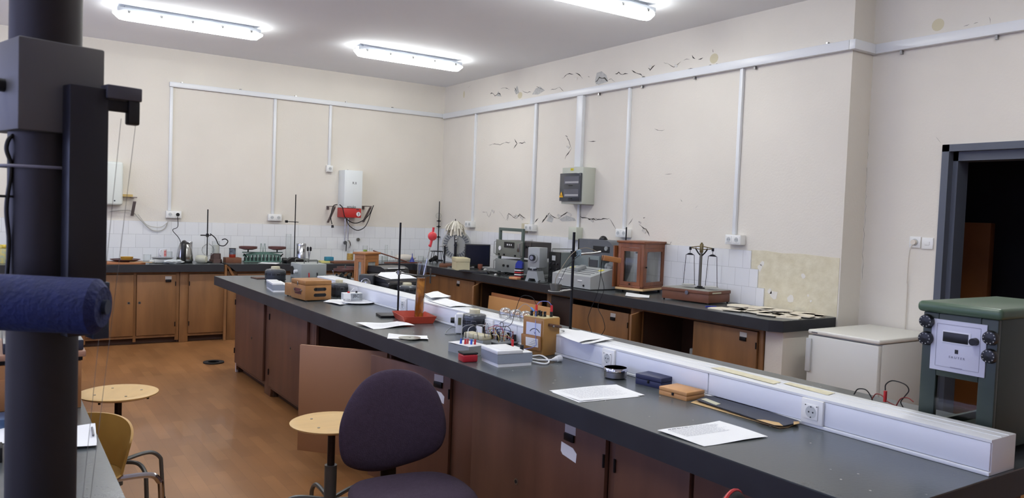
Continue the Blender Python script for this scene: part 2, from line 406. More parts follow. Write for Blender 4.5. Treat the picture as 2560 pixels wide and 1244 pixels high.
# doorway: grey steel frame, dark corridor behind, brown door leaf across it
dfm = mat('door_frame_grey', (84, 90, 102), 0.45)
X0 = XR - .015
df = M().box(X0, XR + .24, DY0, DY0 - .05, 0, DZ + .03).box(X0, XR + .24, DY1, DY1 + .05, 0, DZ + .03).box(X0, XR + .24, DY1, DY0, DZ - .05 + .03, DZ + .03)
df.box(XR + .05, XR + .2, DY0 - .05, DY0 - .085, 0, DZ - .02).box(XR + .05, XR + .2, DY1, DY0, DZ - .085, DZ - .02).box(XR + .05, XR + .2, DY1 + .05, DY1 + .085, 0, DZ - .02)
S('door_1', df, dfm)
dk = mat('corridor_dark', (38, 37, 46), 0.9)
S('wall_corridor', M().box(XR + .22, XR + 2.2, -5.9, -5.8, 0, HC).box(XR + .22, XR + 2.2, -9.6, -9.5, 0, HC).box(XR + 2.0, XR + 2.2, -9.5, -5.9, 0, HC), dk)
lf = at(2395, 555, x=1.9); rf = at(2482, 560, x=1.9)
dl = S('door_2', M().box(1.87, 1.95, rf.y, lf.y + .15, 0.0, lf.z, b=.004), mat('corridor_door_brown', (168, 104, 52), 0.5, var=0.1, scale=3))

# masonry pier that carries the near end of the right bench
S('trim_3', M().box(-0.60, -0.015, -6.40, -6.245, 0, .8145), wallm)

# ================================================================ worktops
def worktop(name, label, poly, z0=.815, edge_m=edgem):
    t = T(name, label, 'worktop', (0, 0, 0))
    M().poly([(x, y, ZT - .004) for x, y in poly], .004).out('top_surface', topm, t)
    M().poly([(x, y, z0) for x, y in poly], ZT - .004 - z0).out('edge', edge_m, t)
    return t
worktop('island_worktop', 'long dark grey worktop of the middle bench carrying the white socket box', [(-3.649, -2.151), (-2.397, -2.151), (-2.397, -8.96), (-3.649, -8.96)])
worktop('side_worktop', 'dark worktop along the right-hand wall under the electrical panel', [(-0.722, -0.64), (-0.018, -0.64), (-0.018, -6.44), (-0.66, -6.44), (-0.722, -6.36)])
xa = at(560, 668, y=-.626).x; xb = at(570, 663, y=-.626).x; xc = at(590, 687, y=-.626).x
worktop('sink_worktop', 'dark worktop under the kettle, left of the wooden brace on the far wall', [(-5.88, -.626), (xa, -.626), (xa, -.018), (-5.88, -.018)])
t = T('far_worktop', 'dark far-wall worktop under the green balance, right of the wooden brace', 'worktop')
M().poly([(x, -.626 - 0, z) for x, z in ((xb, ZT - .004), (xb + .0, ZT - .01), (xc, .815), (-.74, .815), (-.74, ZT - .004))], .606, (0, 1, 0)).out('edge', edgem, t)
M().poly([(xb, -.626, ZT - .004), (-.74, -.626, ZT - .004), (-.74, -.64, ZT - .004), (-.018, -.64, ZT - .004), (-.018, -.018, ZT - .004), (xb, -.018, ZT - .004)], .004).out('top_surface', topm, t)
M().box(-.74, -.018, -.636, -.018, .815, ZT - .0045).out('corner_slab', edgem, t)
worktop('table_worktop', 'dark worktop of the bench at the left edge beside the plywood chair', [(-6.9, -2.6), (-5.19, -2.6), (-5.19, -9.35), (-6.9, -9.35)])
# wooden post and diagonal brace in the gap between the far worktops
br = T('wooden_brace', 'wooden post with slanting brace showing in the gap between far worktops', 'wooden frame', (0, 0, 0))
pc = at(566, 675, y=-.62).x
M().box(pc - .014, pc + .014, -.60, -.572, 0.002, .893).out('post', framw, br)
p0 = at(567, 664, y=-.60); p1 = at(587, 690, y=-.60)
M().poly([(p0.x, -.60, p0.z), (p0.x + .03, -.60, p0.z - .004), (p1.x + .03, -.60, p1.z - .05), (p1.x, -.60, p1.z - .05)], .025, (0, 1, 0)).out('diagonal', framw, br)

# ================================================================ cupboards
def cabinet(label, loc, rz, wdt, dep, h, opens, doors, wood=cabo, fr=framw, posts=(), cat='cabinet', group=None, kick=.10, sides=True):
    """local x = along the front, y = into the depth, front face at y = 0"""
    t = T('base_cabinet', label, cat, loc, rz, group)
    th = .018
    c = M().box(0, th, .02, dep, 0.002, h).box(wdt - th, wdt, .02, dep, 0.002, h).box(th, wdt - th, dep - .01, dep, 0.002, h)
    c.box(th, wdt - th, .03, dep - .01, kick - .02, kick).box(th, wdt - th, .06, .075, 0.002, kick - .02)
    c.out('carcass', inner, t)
    f = M(); fx = [0] + [v for o in opens for v in o] + [wdt]
    for a, b in zip(fx[::2], fx[1::2]):
        if b - a > .002: f.box(a, b, 0, .022, 0.002 if (b - a) > .05 else .03, h, b=.0015)
    for (a, b) in opens: f.box(a, b, 0, .022, h - .028, h).box(a, b, 0, .022, kick - .03, kick - .004)
    f.out('face_frame', fr, t)
    for i, d in enumerate(doors):
        x0, x1, ang, hinge = d[:4]; opt = d[4] if len(d) > 4 else {}
        W_ = x1 - x0; z0 = opt.get('z0', kick + .002); z1 = opt.get('z1', h - .032)
        s_ = 1 if hinge == 'l' else -1
        pv = (x0 if hinge == 'l' else x1)
        m_ = opt.get('m', wood)
        o = M().box(0 if s_ > 0 else -W_, W_ if s_ > 0 else 0, -.020, -.001, z0, z1, b=.0015).out('door', m_, t, (pv, -.001, 0), math.radians(-ang) * s_)
        for zz in (z0 + .09, z1 - .13): M().cyl((s_ * .004, -.024, zz), (s_ * .004, -.024, zz + .05), .005, n=8).out('hinge', dkmetal, o)
        if opt.get('hole'):
            hx = s_ * W_ * opt['hole'][0]; M().cyl((hx, -.0215, opt['hole'][1]), (hx, -.019, opt['hole'][1]), .015, n=16).out('keyhole', metal, o); M().cyl((hx, -.023, opt['hole'][1]), (hx, -.0214, opt['hole'][1]), .008, n=10).out('key_slot', blackm, o)
        if opt.get('tag'):
            hx = s_ * W_ * opt['tag']; q_ = M().box(hx - .034, hx + .034, -.0225, -.0205, z1 - .055, z1 - .02); q_.out('metal_plate', mat('plate_pale', (196, 194, 190), .4), o)
            M().box(hx - .030, hx + .030, -.032, -.022, z1 - .085, z1 - .055, b=.003).out('latch', dkmetal, o)
        if opt.get('sticker'):
            hx = s_ * W_ * opt['sticker']; M().poly([(hx - .055, -.0206, z1 - .10), (hx + .020, -.0206, z1 - .108), (hx + .045, -.0206, z1 - .125), (hx + .042, -.0206, z1 - .162), (hx - .045, -.0206, z1 - .150), (hx - .057, -.0206, z1 - .138)], .001, (0, -1, 0)).out('paper_label', paperm, o)
    return t
R90 = -PI / 2
IX = -3.50
def isl(label, y0, y1, opens, doors, **k):
    rel = lambda v: y0 - v
    return cabinet(label, (IX, y0, 0), R90, y0 - y1, .92, .8148, [(rel(a), rel(b)) for a, b in opens], [(rel(d[0]), rel(d[1]), *d[2:]) for d in doors], wood=cabd, fr=cabd, **k)
ca = isl('dark veneered cupboard at the far end of the middle bench', -2.44, -3.54, [(-2.47, -3.37)], [(-2.465, -3.375, 0, 'l', {'hole': (.62, .42)})])
M().box(-.02, -.001, .0, .92, 0.002, .8145).out('white_end_panel', mat('white_board', (205, 200, 210), .6), ca, label='white end panel')
isl('closed veneered cupboard, second from the far end of the middle bench', -3.543, -4.57, [(-3.55, -4.46)], [(-3.55, -4.465, 0, 'l', {'hole': (.6, .5)})])
isl('middle-bench cupboard with its pale door hanging open behind the stool', -4.573, -6.797, [(-4.6, -5.80), (-5.86, -6.60)],
    [(-5.26, -5.83, 42, 'r', {'m': cabl, 'z0': .12, 'z1': .765}), (-5.95, -6.60, 14, 'r', {'tag': .13, 'sticker': .13, 'm': cabd})])
isl('closed veneered middle-bench cupboard right of the purple chair', -6.80, -7.833, [(-6.83, -7.80)], [(-6.83, -7.80, 0, 'r', {'hole': (.6, .42), 'tag': .22, 'sticker': .22})])
isl('last veneered cupboard at the near end of the middle bench', -7.836, -8.83, [(-7.86, -8.22), (-8.25, -8.8)], [(-7.855, -8.225, 0, 'l'), (-8.245, -8.8, 0, 'r')])
RX = -.62
def rbc(label, y0, y1, opens, doors, **k):
    rel = lambda v: y0 - v
    return cabinet(label, (RX, y0, 0), R90, y0 - y1, .55, .8148, [(rel(a), rel(b)) for a, b in opens], [(rel(d[0]), rel(d[1]), *d[2:]) for d in doors], **k)
rbc('closed wooden cupboard under the cream box by the room corner', -.70, -2.15, [(-.8, -2.06)], [(-.8, -2.06, 0, 'r', {'tag': .3})])
rbc('wooden cupboard standing open behind the leaning boards', -2.153, -3.55, [(-2.18, -3.50)], [(-2.18, -2.66, 41, 'l')])
rbc('wooden cupboard with a sagging door under the retort stand clamp', -3.553, -4.81, [(-3.58, -4.78)], [(-3.97, -4.775, 2, 'r', {'tag': .25, 'z1': .742, 'z0': .08}), (-3.60, -3.96, 0, 'l', {'m': mat('dark_door', (46, 28, 24), .6)})])
rbc('wooden cupboard standing half open below the brass balance', -4.89, -6.24, [(-4.93, -6.20)], [(-4.935, -5.25, 60, 'l'), (-5.56, -6.20, 0, 'r', {'tag': .2})])
M().box(RX, RX + .02, -4.888, -4.812, .01, .8148).out('cabinet_filler', cabo, label='narrow wooden filler strip between two right-bench cupboards', cat='cabinet panel')
BY = -.55
def bbc(label, x0, x1, opens, doors, **k):
    return cabinet(label, (x0, BY, 0), 0, x1 - x0, .50, .8148, [(a - x0, b - x0) for a, b in opens], [(d[0] - x0, d[1] - x0, *d[2:]) for d in doors], **k)
bbc('wooden double cupboard under the kettle on the far wall', -5.20, -3.66, [(-5.16, -4.64), (-4.60, -4.135), (-4.105, -3.70)], [(-5.16, -4.64, 0, 'l'), (-4.60, -4.137, 0, 'l', {'hole': (.9, .47)}), (-4.103, -3.70, 0, 'r', {'hole': (.93, .47), 'tag': .2})])
bbc('wooden cupboard with a dirt-stained door under the round flask', -3.655, -3.135, [(-3.56, -3.15)], [(-3.56, -3.15, 0, 'l')])
bbc('far-wall wooden cupboard under the green balance', -3.13, -.76, [(-3.02, -2.3), (-2.25, -1.6), (-1.55, -.85)], [(-3.02, -2.3, 0, 'l'), (-2.25, -1.6, 0, 'l'), (-1.55, -.85, 0, 'l')])
# left bench
tb = T('bench_cabinet', 'cupboard body under the bench at the left edge', 'cabinet', (0, 0, 0))
M().box(-6.8, -5.62, -9.25, -2.7, .002, .8148).out('carcass', cabd, tb)
# leaning boards
P0 = at(1217, 737, x=-.80); P1 = at(1371, 752, x=-.80)
M().box(0, abs(P1.y - P0.y), -.018, 0, 0, P0.z - .01, b=.002).out('plywood_board', mat('pale_plywood', (196, 146, 94), .5, var=.06, scale=2), loc=(-.80, P0.y, .004), rot=(math.radians(-4), 0, R90), label='front pale plywood board leaning on the open right-bench cupboard', cat='board', group='boards leaning on the open cupboard')
P2 = at(1228, 729, x=-.72); P3 = at(1352, 744, x=-.72)
M().box(0, abs(P3.y - P2.y), -.018, 0, 0, P2.z - .01, b=.002).out('plywood_board', mat('plywood_back', (150, 96, 60), .5, var=.06, scale=2), loc=(-.735, P2.y, .004), rot=(math.radians(-3), 0, R90), label='browner board behind the pale plywood board at the right bench', cat='board', group='boards leaning on the open cupboard')

# things inside the open right cupboard
a = at(1725, 872, x=-.5)
M().box(-.06, .06, -.05, .05, 0, .14, b=.01).out('storage_tin', greym, loc=(-.5, -5.5, a.z - .12 if a.z > .3 else .102), label='grey box inside the open cupboard below the brass balance', cat='box')

# ================================================================ cable trunking
def trunk(label, mb, grp='white cable trunking on the walls'): return mb.out('cable_trunking', trunkm, label=label, cat='cable trunking', group=None)
g = .0005
tk = M().box(-.05, -g, YP + .002, -.052, 2.949, 3.022, b=.003)
trunk('short white trunking piece wrapping the end of the pier', M().box(-.05, XR - .051, YP - .05, YP - g, 2.949, 3.022, b=.003))
tk2 = M().box(XR - .05, XR - g, YF + .1, YP - .002, 2.949, 3.022, b=.003)
tko = trunk('long white trunking running along the right wall below the ceiling', tk)
tk2o = trunk('white trunking running along the recess wall above the doorway', tk2)
tk3o = trunk('white trunking along the far wall starting left of the middle', M().box(-3.71, -.001, -.045, -g, 2.965, 3.022, b=.003))
for k, (x, y) in enumerate(((1496, 236), (1604, 216), (1735, 194), (1886, 166), (2067, 108), (1606, 194))):
    a = at(x, y, x=-.03)
    if k < 4: a.z = 2.949 - .012
    else: a.z = 3.022 + .006
    M().box(-.03, -.004, a.y - .008, a.y + .008, a.z - .014, a.z + .012).out('fixing_tab', metal, tko)
for (x, y) in ((2252, 130), (2490, 95)):
    a = at(x, y, x=XR - .03); M().box(XR - .03, XR - .004, a.y - .008, a.y + .008, 2.92, 2.95).out('fixing_tab', metal, tk2o)
for x in (455, 602, 740, 866, 982):
    a = at(x, 220 + (x - 455) * .1, y=-.03); M().box(a.x - .01, a.x + .01, -.03, -.004, 3.02, 3.036).out('fixing_tab', metal, tk3o)
for y_, w_, zb, lab in ((-.925, .03, 1.50, 'thin white trunking drop right of the room corner'), (-2.325, .042, 1.50, 'white trunking drop above the socket behind the instrument rack'), (-3.19, .105, 2.16, 'wide white trunking drop into the top of the electrical panel'),
                        (-3.975, .032, 1.50, 'thin white trunking drop above the glazed balance case'), (-5.41, .034, 1.50, 'white trunking drop above the socket by the bare plaster')):
    trunk(lab, M().box(-.03 if w_ < .1 else -.045, -g, y_ - w_ / 2, y_ + w_ / 2, zb, 2.948, b=.002))
for x_, zb, lab in ((-3.685, 1.50, 'leftmost thin trunking drop on the far wall above the kettle socket'), (-2.455, 1.50, 'middle trunking drop on the far wall above the retort stand'), (-1.72, 2.16, 'short trunking drop on the far wall beside the water heater')):
    trunk(lab, M().box(x_ - .017, x_ + .017, -.025, -g, zb, 2.964, b=.002))

# sockets on the walls
sockf = mat('socket_face', (232, 233, 230), .35); sockd = mat('socket_recess', (188, 192, 192), .5)
def socket(label, loc, rz, n=2, dark=None, dep=.05, s=.085, grp=None):
    t = T('wall_socket', label, 'socket', loc, rz)
    W_ = s * n
    M().box(-W_ / 2, W_ / 2, -dep, 0, -s / 2, s / 2, b=.004).out('housing', sockf, t)
    for i in range(n):
        cx = -W_ / 2 + s * (i + .5)
        o = M().box(cx - s * .36, cx + s * .36, -dep - .004, -dep, -s * .36, s * .36, b=.003).out('faceplate', sockf, t)
        m_ = black if dark == i else sockd
        M().cyl((cx, -dep - .0055, 0), (cx, -dep - .003, 0), s * .25, n=20).out('socket_well', m_, t)
        M().cyl((cx - .009, -dep - .007, 0), (cx - .009, -dep - .005, 0), .0028, n=6).cyl((cx + .009, -dep - .007, 0), (cx + .009, -dep - .005, 0), .0028, n=6).out('pin_holes', ink, t)
    return t
socket('white double wall socket above the kettle with a black plug in it', (-3.64, -.001, 1.455), 0, 2, 1)
socket('white double wall socket on the far wall above the green balance', (-2.43, -.001, 1.455), 0, 2)
socket('white single wall socket left of the water heater', (-1.72, -.001, 2.125), 0, 1)
for y_, lab, n in ((-.90, 'white wall socket right of the influence machine', 2), (-2.33, 'white double wall socket above the instrument rack', 2), (-3.99, 'white double wall socket behind the glazed balance case', 2), (-5.44, 'white double wall socket left of the bare plaster', 2)):
    socket(lab, (-.001, y_, 1.455), R90, n, dep=.07)
M().box(-.05, -.001, -.04, .04, -.055, .055, b=.004).out('junction_box', mat('beige_plastic', (196, 188, 160), .5), loc=(0, -2.19, 1.45), label='beige junction box beside the socket above the instrument rack', cat='junction box')
M().box(-.09, -.001, -.07, .07, -.07, .07, b=.004).out('junction_box', mat('grey_cream', (196, 200, 184), .5), loc=(0, -3.21, 1.42), label='pale square junction box under the electrical panel conduit', cat='junction box')
M().cyl((-.02, -3.22, 1.49), (-.02, -3.22, 1.744), .017).out('conduit_pipe', trunkm, label='white conduit pipe below the electrical panel', cat='pipe')
# flush socket and switch by the door
for (px_, py_, lab, nm) in ((2289, 605, 'flush white socket with a plug left of the doorway', 'wall_socket'), (2320, 608, 'white rocker switch plate nearest the doorway', 'light_switch')):
    c = at(px_, py_, x=XR); t = T(nm, lab, 'socket' if 'socket' in nm else 'switch', c, R90)
    M().box(-.042, .042, -.012, 0, -.042, .042, b=.004).out('plate', sockf, t)
    if nm == 'wall_socket':
        M().cyl((0, -.014, 0), (0, -.011, 0), .026).out('socket_well', sockd, t)
        q = M().cyl((0, -.04, 0), (0, -.012, 0), .019); q.out('plug', mat('white_plug', (222, 214, 200), .4), t)
        b_ = at(2268, 760, x=XR)
        M().tube([c + Vector((-.035, 0, -.01)), c + Vector((-.04, .02, -.08)), Vector((XR - .012, c.y + .04, c.z - .3)), Vector((XR - .01, b_.y, b_.z + .1)), Vector((XR - .01, b_.y, .35))], .0035, n=6).out('wall_cable', mat('cord_white', (205, 198, 184), .5), label='thin off-white cord hanging down the recess wall behind the fridge', cat='cord')
    else: M().box(-.018, .018, -.017, -.011, -.013, .013, b=.002).out('rocker', sockf, t)

# electrical panel on the right wall
ep = T('electrical_panel', 'grey-green electrical panel with smoked door and warning triangle', 'electrical panel', (-.001, -3.275, 1.745), R90)
gpm = mat('panel_grey', (186, 190, 178), .5)
W_ = .185
M().box(-W_, W_, -.17, 0, 0, .40, b=.004).out('cabinet_body', gpm, ep)
d = M().box(-W_ + .0, W_ - .012, -.20, -.171, .03, .335, b=.004).out('smoked_door', mat('smoked_plastic', (62, 66, 74), .12, coat=.3), ep)
for z0 in (.075, .215):
    M().box(-W_ + .08, W_ - .03, -.2025, -.2005, z0, z0 + .085).out('breaker_row', mat('breaker_dim', (92, 94, 104), .4), d)
    M().box(-W_ + .10, W_ - .035, -.2035, -.2024, z0 + .01, z0 + .03).out('breaker_strip', mat('breaker_label', (168, 168, 172), .5), d)
    M().box(-.02, .05, -.208, -.2035, z0 - .018, z0 - .01, b=.002).out('door_pull', black, d)
M().poly([(-W_ + .005, -.2045, .07), (-W_ + .075, -.2045, .07), (-W_ + .04, -.2045, .135)], .001, (0, 1, 0)).out('warning_triangle', mat('warning_yellow', (236, 176, 30), .5), d)
text('warning_mark', 'TT', .03, ink, d, (-W_ + .04, -.2056, .088), (PI / 2, 0, 0))
M().box(-W_ + .15, -W_ + .2, -.173, -.170, .365, .39).out('yellow_label', mat('label_yellow', (214, 200, 40), .5), ep)
text('label_mark', '!O', .018, ink, ep, (-W_ + .175, -.1735, .377), (PI / 2, 0, 0))

# ================================================================ ceiling lights
def ceiling_light(label, x0, x1, y):
    t = T('ceiling_light', label, 'ceiling light', ((x0 + x1) / 2, y, HC - .001), 0, 'twin-tube batten lights on the ceiling')
    L_ = (x1 - x0) / 2
    M().box(-L_ + .10, L_ - .10, -.03, .03, -.022, 0).box(-L_ + .03, L_ - .03, -.064, .064, -.066, -.022, b=.010).out('housing', mat('lamp_housing', (190, 196, 204), .5), t)
    # rounded, tapering diffuser
    pr = []
    for i in range(25):
        u = -L_ + 2 * L_ * i / 24; e = min(1.0, math.sqrt(max(0.0, 1 - max(0.0, (abs(u) - (L_ - .09)) / .09) ** 2)))
        pr.append((u, max(.25, e)))
    d = M(); prev = None; ns = 12
    for u, e in pr:
        ring = [d.b.verts.new((u, -.070 * e * math.cos(PI * k / ns), -.064 - .066 * e * math.sin(PI * k / ns) ** .6)) for k in range(ns + 1)]
        if prev:
            for k in range(ns): d.b.faces.new((prev[k], prev[k + 1], ring[k + 1], ring[k]))
            d.b.faces.new((prev[0], ring[0], ring[-1], prev[-1]))
        else: d.b.faces.new(ring)
        prev = ring
    d.b.faces.new(prev); d.sm = True
    d.out('diffuser', MATS['lamp_glow'], t)
    for k in range(-2, 3):
        for s_ in (-1, 1): M().box(k * .28 - .012, k * .28 + .012, s_ * .069 - .004, s_ * .069 + .004, -.076, -.050, b=.002).out('clip', metal, t)
    return t
emis('lamp_glow', (0.99, 1.0, 0.975), LAMP)
for y, nm in ((-1.83, 'far row'), (-5.07, 'second row'), (-8.3, 'third row')):
    for x0, x1, cn in ((-6.92, -5.54, 'left'), (-4.53, -3.15, 'middle'), (-2.15, -.78, 'right')):
        ceiling_light('glowing batten ceiling light, %s one of the %s' % (cn, nm), x0, x1, y)
# ================================================================ middle bench: white socket box
BX0, BX1, BYN, BYF, BZ = -3.088, -2.94, -8.953, -3.45, 1.005
sb = T('socket_trunking', 'white socket-carrying dado box along the middle bench top', 'cable trunking', (BX0, BYN, ZT), 0)
LB = BYF - BYN
M().box(.006, BX1 - BX0, 0, LB, .0005, BZ - ZT, b=.002).out('box_body', trunkm, sb)
fc = M(); joints = [0, 1.05, 2.4, 3.55, 4.6, LB]
for a, b in zip(joints, joints[1:]): fc.box(0, .0055, a + .003, b - .003, .014, BZ - ZT - .010, b=.001)
fc.out('front_cover', mat('dado_cover', (224, 228, 236), .35), sb)
M().box(-.006, .0055, 0, LB, .0005, .012, b=.002).out('bottom_trim', trunkm, sb)
M().box(-.001, .0055, .0, LB, BZ - ZT - .0085, BZ - ZT - .0005).out('top_lip', trunkm, sb)
M().box(.06, .066, 0.002, LB, BZ - ZT, BZ - ZT + .0012).box(.105, .109, 0.002, LB, BZ - ZT, BZ - ZT + .0012).out('lid_ridges', trunkm, sb)
for (px_, py_, lab) in ((2034, 1029, 'white socket on the dado box nearest the near end'), (1524, 897, 'white socket on the dado box behind the metal dish'), (1225, 816, 'white socket on the dado box behind the dark drum transformer'), (1011, 762, 'white socket on the dado box beside the tray with the cylinder')):
    c = at(px_, py_, x=BX0 - .001); c.z = ZT + .054; s_ = .043
    t = T('bench_socket', lab, 'socket', c, R90)
    M().box(-s_, s_, -.012, 0, -s_, s_, b=.004).out('frame', sockf, t)
    M().box(-.026, .026, -.016, -.012, -.026, .026, b=.002).out('faceplate', sockf, t)
    M().cyl((0, -.0165, 0), (0, -.0155, 0), .021, n=24).out('socket_well', sockd, t)
    q = M().cyl((-.008, -.0175, 0), (-.008, -.016, 0), .0028, n=8).cyl((.008, -.0175, 0), (.008, -.016, 0), .0028, n=8).cyl((0, -.0175, .018), (0, -.016, .018), .0025, n=6).cyl((0, -.0175, -.018), (0, -.016, -.018), .0025, n=6)
    q.cyl((-.022, -.0175, .022), (-.022, -.0155, .022), .002, n=6).cyl((.022, -.0175, .022), (.022, -.0155, .022), .002, n=6)
    q.out('pin_holes', ink, t)

def sheet(name, label, corners, z=ZT, m_=None, n=8, curl=.006, lines=None, cat='paper', th=.0006, group=None, edge=None):
    """paper sheet: corners (pixels on plane z) in order; a slightly buckled grid with thickness"""
    P = [at(x, y, z=z) if len(c_) == 2 else Vector(c_) for c_ in corners for (x, y) in [c_[:2]]]
    O = (P[0] + P[2]) / 2; t = M(); gr = []; sd = random.uniform(0, 6)
    for i in range(n + 1):
        row = []
        for j in range(n + 1):
            u, v = i / n, j / n
            p = P[0].lerp(P[1], u).lerp(P[3].lerp(P[2], u), v)
            e = max(abs(u - .5), abs(v - .5)) * 2
            h = .0012 + curl * (.5 + .5 * math.sin(sd + 5 * u + 3 * v)) * e ** 3
            row.append(Vector((p.x - O.x, p.y - O.y, h)))
        gr.append(row)
    for dz, fl_ in ((0, False), (-th, True)):
        vs = [[t.b.verts.new(p + Vector((0, 0, dz))) for p in r] for r in gr]
        for i in range(n):
            for j in range(n): t.b.faces.new((vs[i][j], vs[i + 1][j], vs[i + 1][j + 1], vs[i][j + 1]))
    t.sm = True
    o = t.out(name, m_ or paperm, None, (O.x, O.y, z), label=label, cat=cat, group=group)
    if lines:
        q = M(); (u0, u1, v0, v1, k) = lines
        for a in range(k):
            v = v0 + (v1 - v0) * a / max(1, k - 1); uu = u0
            ue = u1 - random.uniform(0, .12)
            while uu < ue:
                ul = min(ue, uu + random.uniform(.02, .07))
                pts = []
                for (u_, v_) in ((uu, v), (ul, v), (ul, v + .011), (uu, v + .011)):
                    p = P[0].lerp(P[1], u_).lerp(P[3].lerp(P[2], u_), v_); i = min(n, max(0, round(u_ * n))); j = min(n, max(0, round(v_ * n)))
                    pts.append((p.x - O.x, p.y - O.y, gr[i][j].z + .0012))
                q.poly(pts); uu = ul + .012
        q.out('printed_lines', greyink, o)
    return o
SH = 'loose paper sheets'
sheet('paper_sheet', 'printed white sheet nearest the camera on the middle bench', [(1643, 1078), (1798, 1053), (1920, 1093), (1760, 1116)], lines=(.12, .88, .06, .46, 9), curl=.004)
sheet('paper_sheet', 'white stapled sheets left of the metal dish', [(1373, 976), (1541, 962), (1612, 988), (1450, 1004)], lines=(.1, .85, .08, .8, 12), curl=.003)
sheet('paper_sheet', 'under-sheet peeking out beneath the stapled sheets by the dish', [(1379, 980), (1500, 975), (1600, 991), (1447, 1006)], curl=.0)
sheet('paper_sheet', 'crumpled white sheet in front of the red tray', [(888, 811), (992, 805), (1037, 816), (934, 823)], curl=.012, lines=(.3, .9, .2, .8, 7))
p_cd = sheet('paper_sheet', 'small white sleeve paper carrying a disc on the middle bench', [(968, 846), (972, 834), (1068, 841), (1071, 851)], curl=.008)
c = at(1024, 844, z=.912)
cdm = mat('disc_silver', (186, 190, 182), .2, .6)
q = M().lathe([(.008, 0), (.06, 0), (.06, .0012), (.008, .0012), (.008, 0)], n=40)
q.out('compact_disc', cdm, loc=(c.x, c.y, .9125), label='grey-green compact disc lying on its paper sleeve', cat='disc')
sheet('paper_sheet', 'white sheet under the small clear circuit box', [(808, 755), (845, 748), (905, 752), (850, 764)], curl=.01)
sheet('paper_sheet', 'white paper on the right bench before the balance case', [(1562, 740), (1566, 733), (1624, 738), (1623, 745)], curl=.01)
# papers lying over the dado box
def draped(label, cor, z=BZ, th=.0006):
    return sheet('paper_sheet', label, cor, z=z + .001, curl=.006, th=th)
draped('stack of papers on the dado box right of the voltmeter', [(1402, 823), (1452, 826), (1534, 850), (1455, 861)], z=1.008)
draped('sheet lying on the dado box, bent over its front edge behind the voltmeter', [(1399, 838), (1420, 824), (1500, 846), (1447, 858)], z=1.013)
draped('white sheet on the dado box between the cylinder and the drum transformer', [(1068, 750), (1110, 746), (1182, 765), (1125, 768)], z=1.006)
draped('stack of white papers behind the measuring cylinder', [(1062, 734), (1095, 729), (1128, 741), (1078, 747)], z=1.018, th=.012)
cs = mat('beige_strip', (212, 206, 178), .7, var=.1, scale=30)
sheet('cardboard_strip', 'stained cream strip lying on the dado box lid', [(1776, 919), (1807, 918), (1953, 955), (1934, 960)], z=BZ + .001, m_=cs, curl=0, cat='strip', th=.002)
sheet('cardboard_strip', 'second cream strip on the dado box, nearer the green balance', [(1958, 958), (1975, 956), (2088, 982), (2068, 988)], z=BZ + .001, m_=cs, curl=0, cat='strip', th=.002)

# black folder with torn edge
folder = T('cardboard_folder', 'worn black cardboard folder beside the light wooden box', 'folder', at(1860, 1030, z=ZT))
O = folder.location.copy()
def fpoly(px, z, th, nm, m_):
    return M().poly([Vector((at(x, y, z=z).x - O.x, at(x, y, z=z).y - O.y, z - ZT)) for x, y in px], th).out(nm, m_, folder)
fm = mat('folder_black', (42, 46, 56), .45, var=.15, scale=20); tan = mat('torn_card', (196, 164, 116), .8)
fpoly([(1727, 1006), (1745, 1000), (1800, 1000), (1998, 1055), (1970, 1068), (1950, 1070)], ZT + .0015, .002, 'back_cover', tan)
fpoly([(1741, 1000), (1764, 991), (1797, 991), (1996, 1052), (1998, 1057), (1960, 1065), (1938, 1064)], ZT + .009, .003, 'front_cover', fm)
fpoly([(1752, 997), (1765, 995), (1802, 1009), (1790, 1012)], ZT + .0125, .0006, 'paper_tag', mat('tag_paper', (186, 184, 160), .8))
fpoly([(1890, 1048), (1912, 1049), (1948, 1056), (1958, 1064), (1936, 1062)], ZT + .0125, .0005, 'torn_patch', tan)
fpoly([(1984, 1053), (1997, 1053), (1999, 1058), (1984, 1061)], ZT + .0125, .0005, 'torn_corner', tan)

# boxes near the dish
P, w_, d_, h_ = fit((1650, 974), -78, 1690, 1588, 948)
def wood_box(label, B, rz, pc_, pa, ty, m_, seam=True, name='wooden_box'):
    P, w_, d_, h_ = fit(B, rz, pc_, pa, ty)
    t = T(name, label, 'box', P, math.radians(rz))
    M().box(0, w_, 0, d_, 0, h_ * .55, b=.002).out('box_base', m_, t)
    M().box(-.0005, w_ + .0005, -.0005, d_ + .0005, h_ * .57, h_, b=.003).out('lid', m_, t)
    M().box(-.004, 0, d_ * .45, d_ * .52, h_ * .3, h_ * .62, b=.001).out('catch', dkmetal, t)
    return t
wood_box('light wooden hinged box next to the black folder', (1716, 1003), 4, 1761, 1647, 981.5, mat('box_wood', (190, 140, 86), .5, var=.08, scale=8))
bl = wood_box('dark blue hinged box behind the light wooden box', (1652, 973), 8, 1684, 1588, 946, mat('box_blue', (34, 40, 74), .5), name='blue_box')
# metal dish
c = at(1538, 944, z=ZT); r_ = 29.5 * mpp(c)
t = T('metal_dish', 'round shiny metal dish with lid ring on the middle bench', 'dish', (c.x, c.y + .0, ZT))
M().lathe([(r_ * .80, .001), (r_ * .95, .006), (r_ * .97, .030), (r_ * .93, .030), (r_ * .90, .008), (0.0001, .006)], 40).out('dish_bowl', metal, t)
M().lathe([(r_ * .98, .031), (r_ * 1.03, .033), (r_ * 1.03, .043), (r_ * .99, .047), (r_ * .95, .047), (r_ * .95, .033), (r_ * .98, .031)], 40).out('lid_ring', chrome, t)

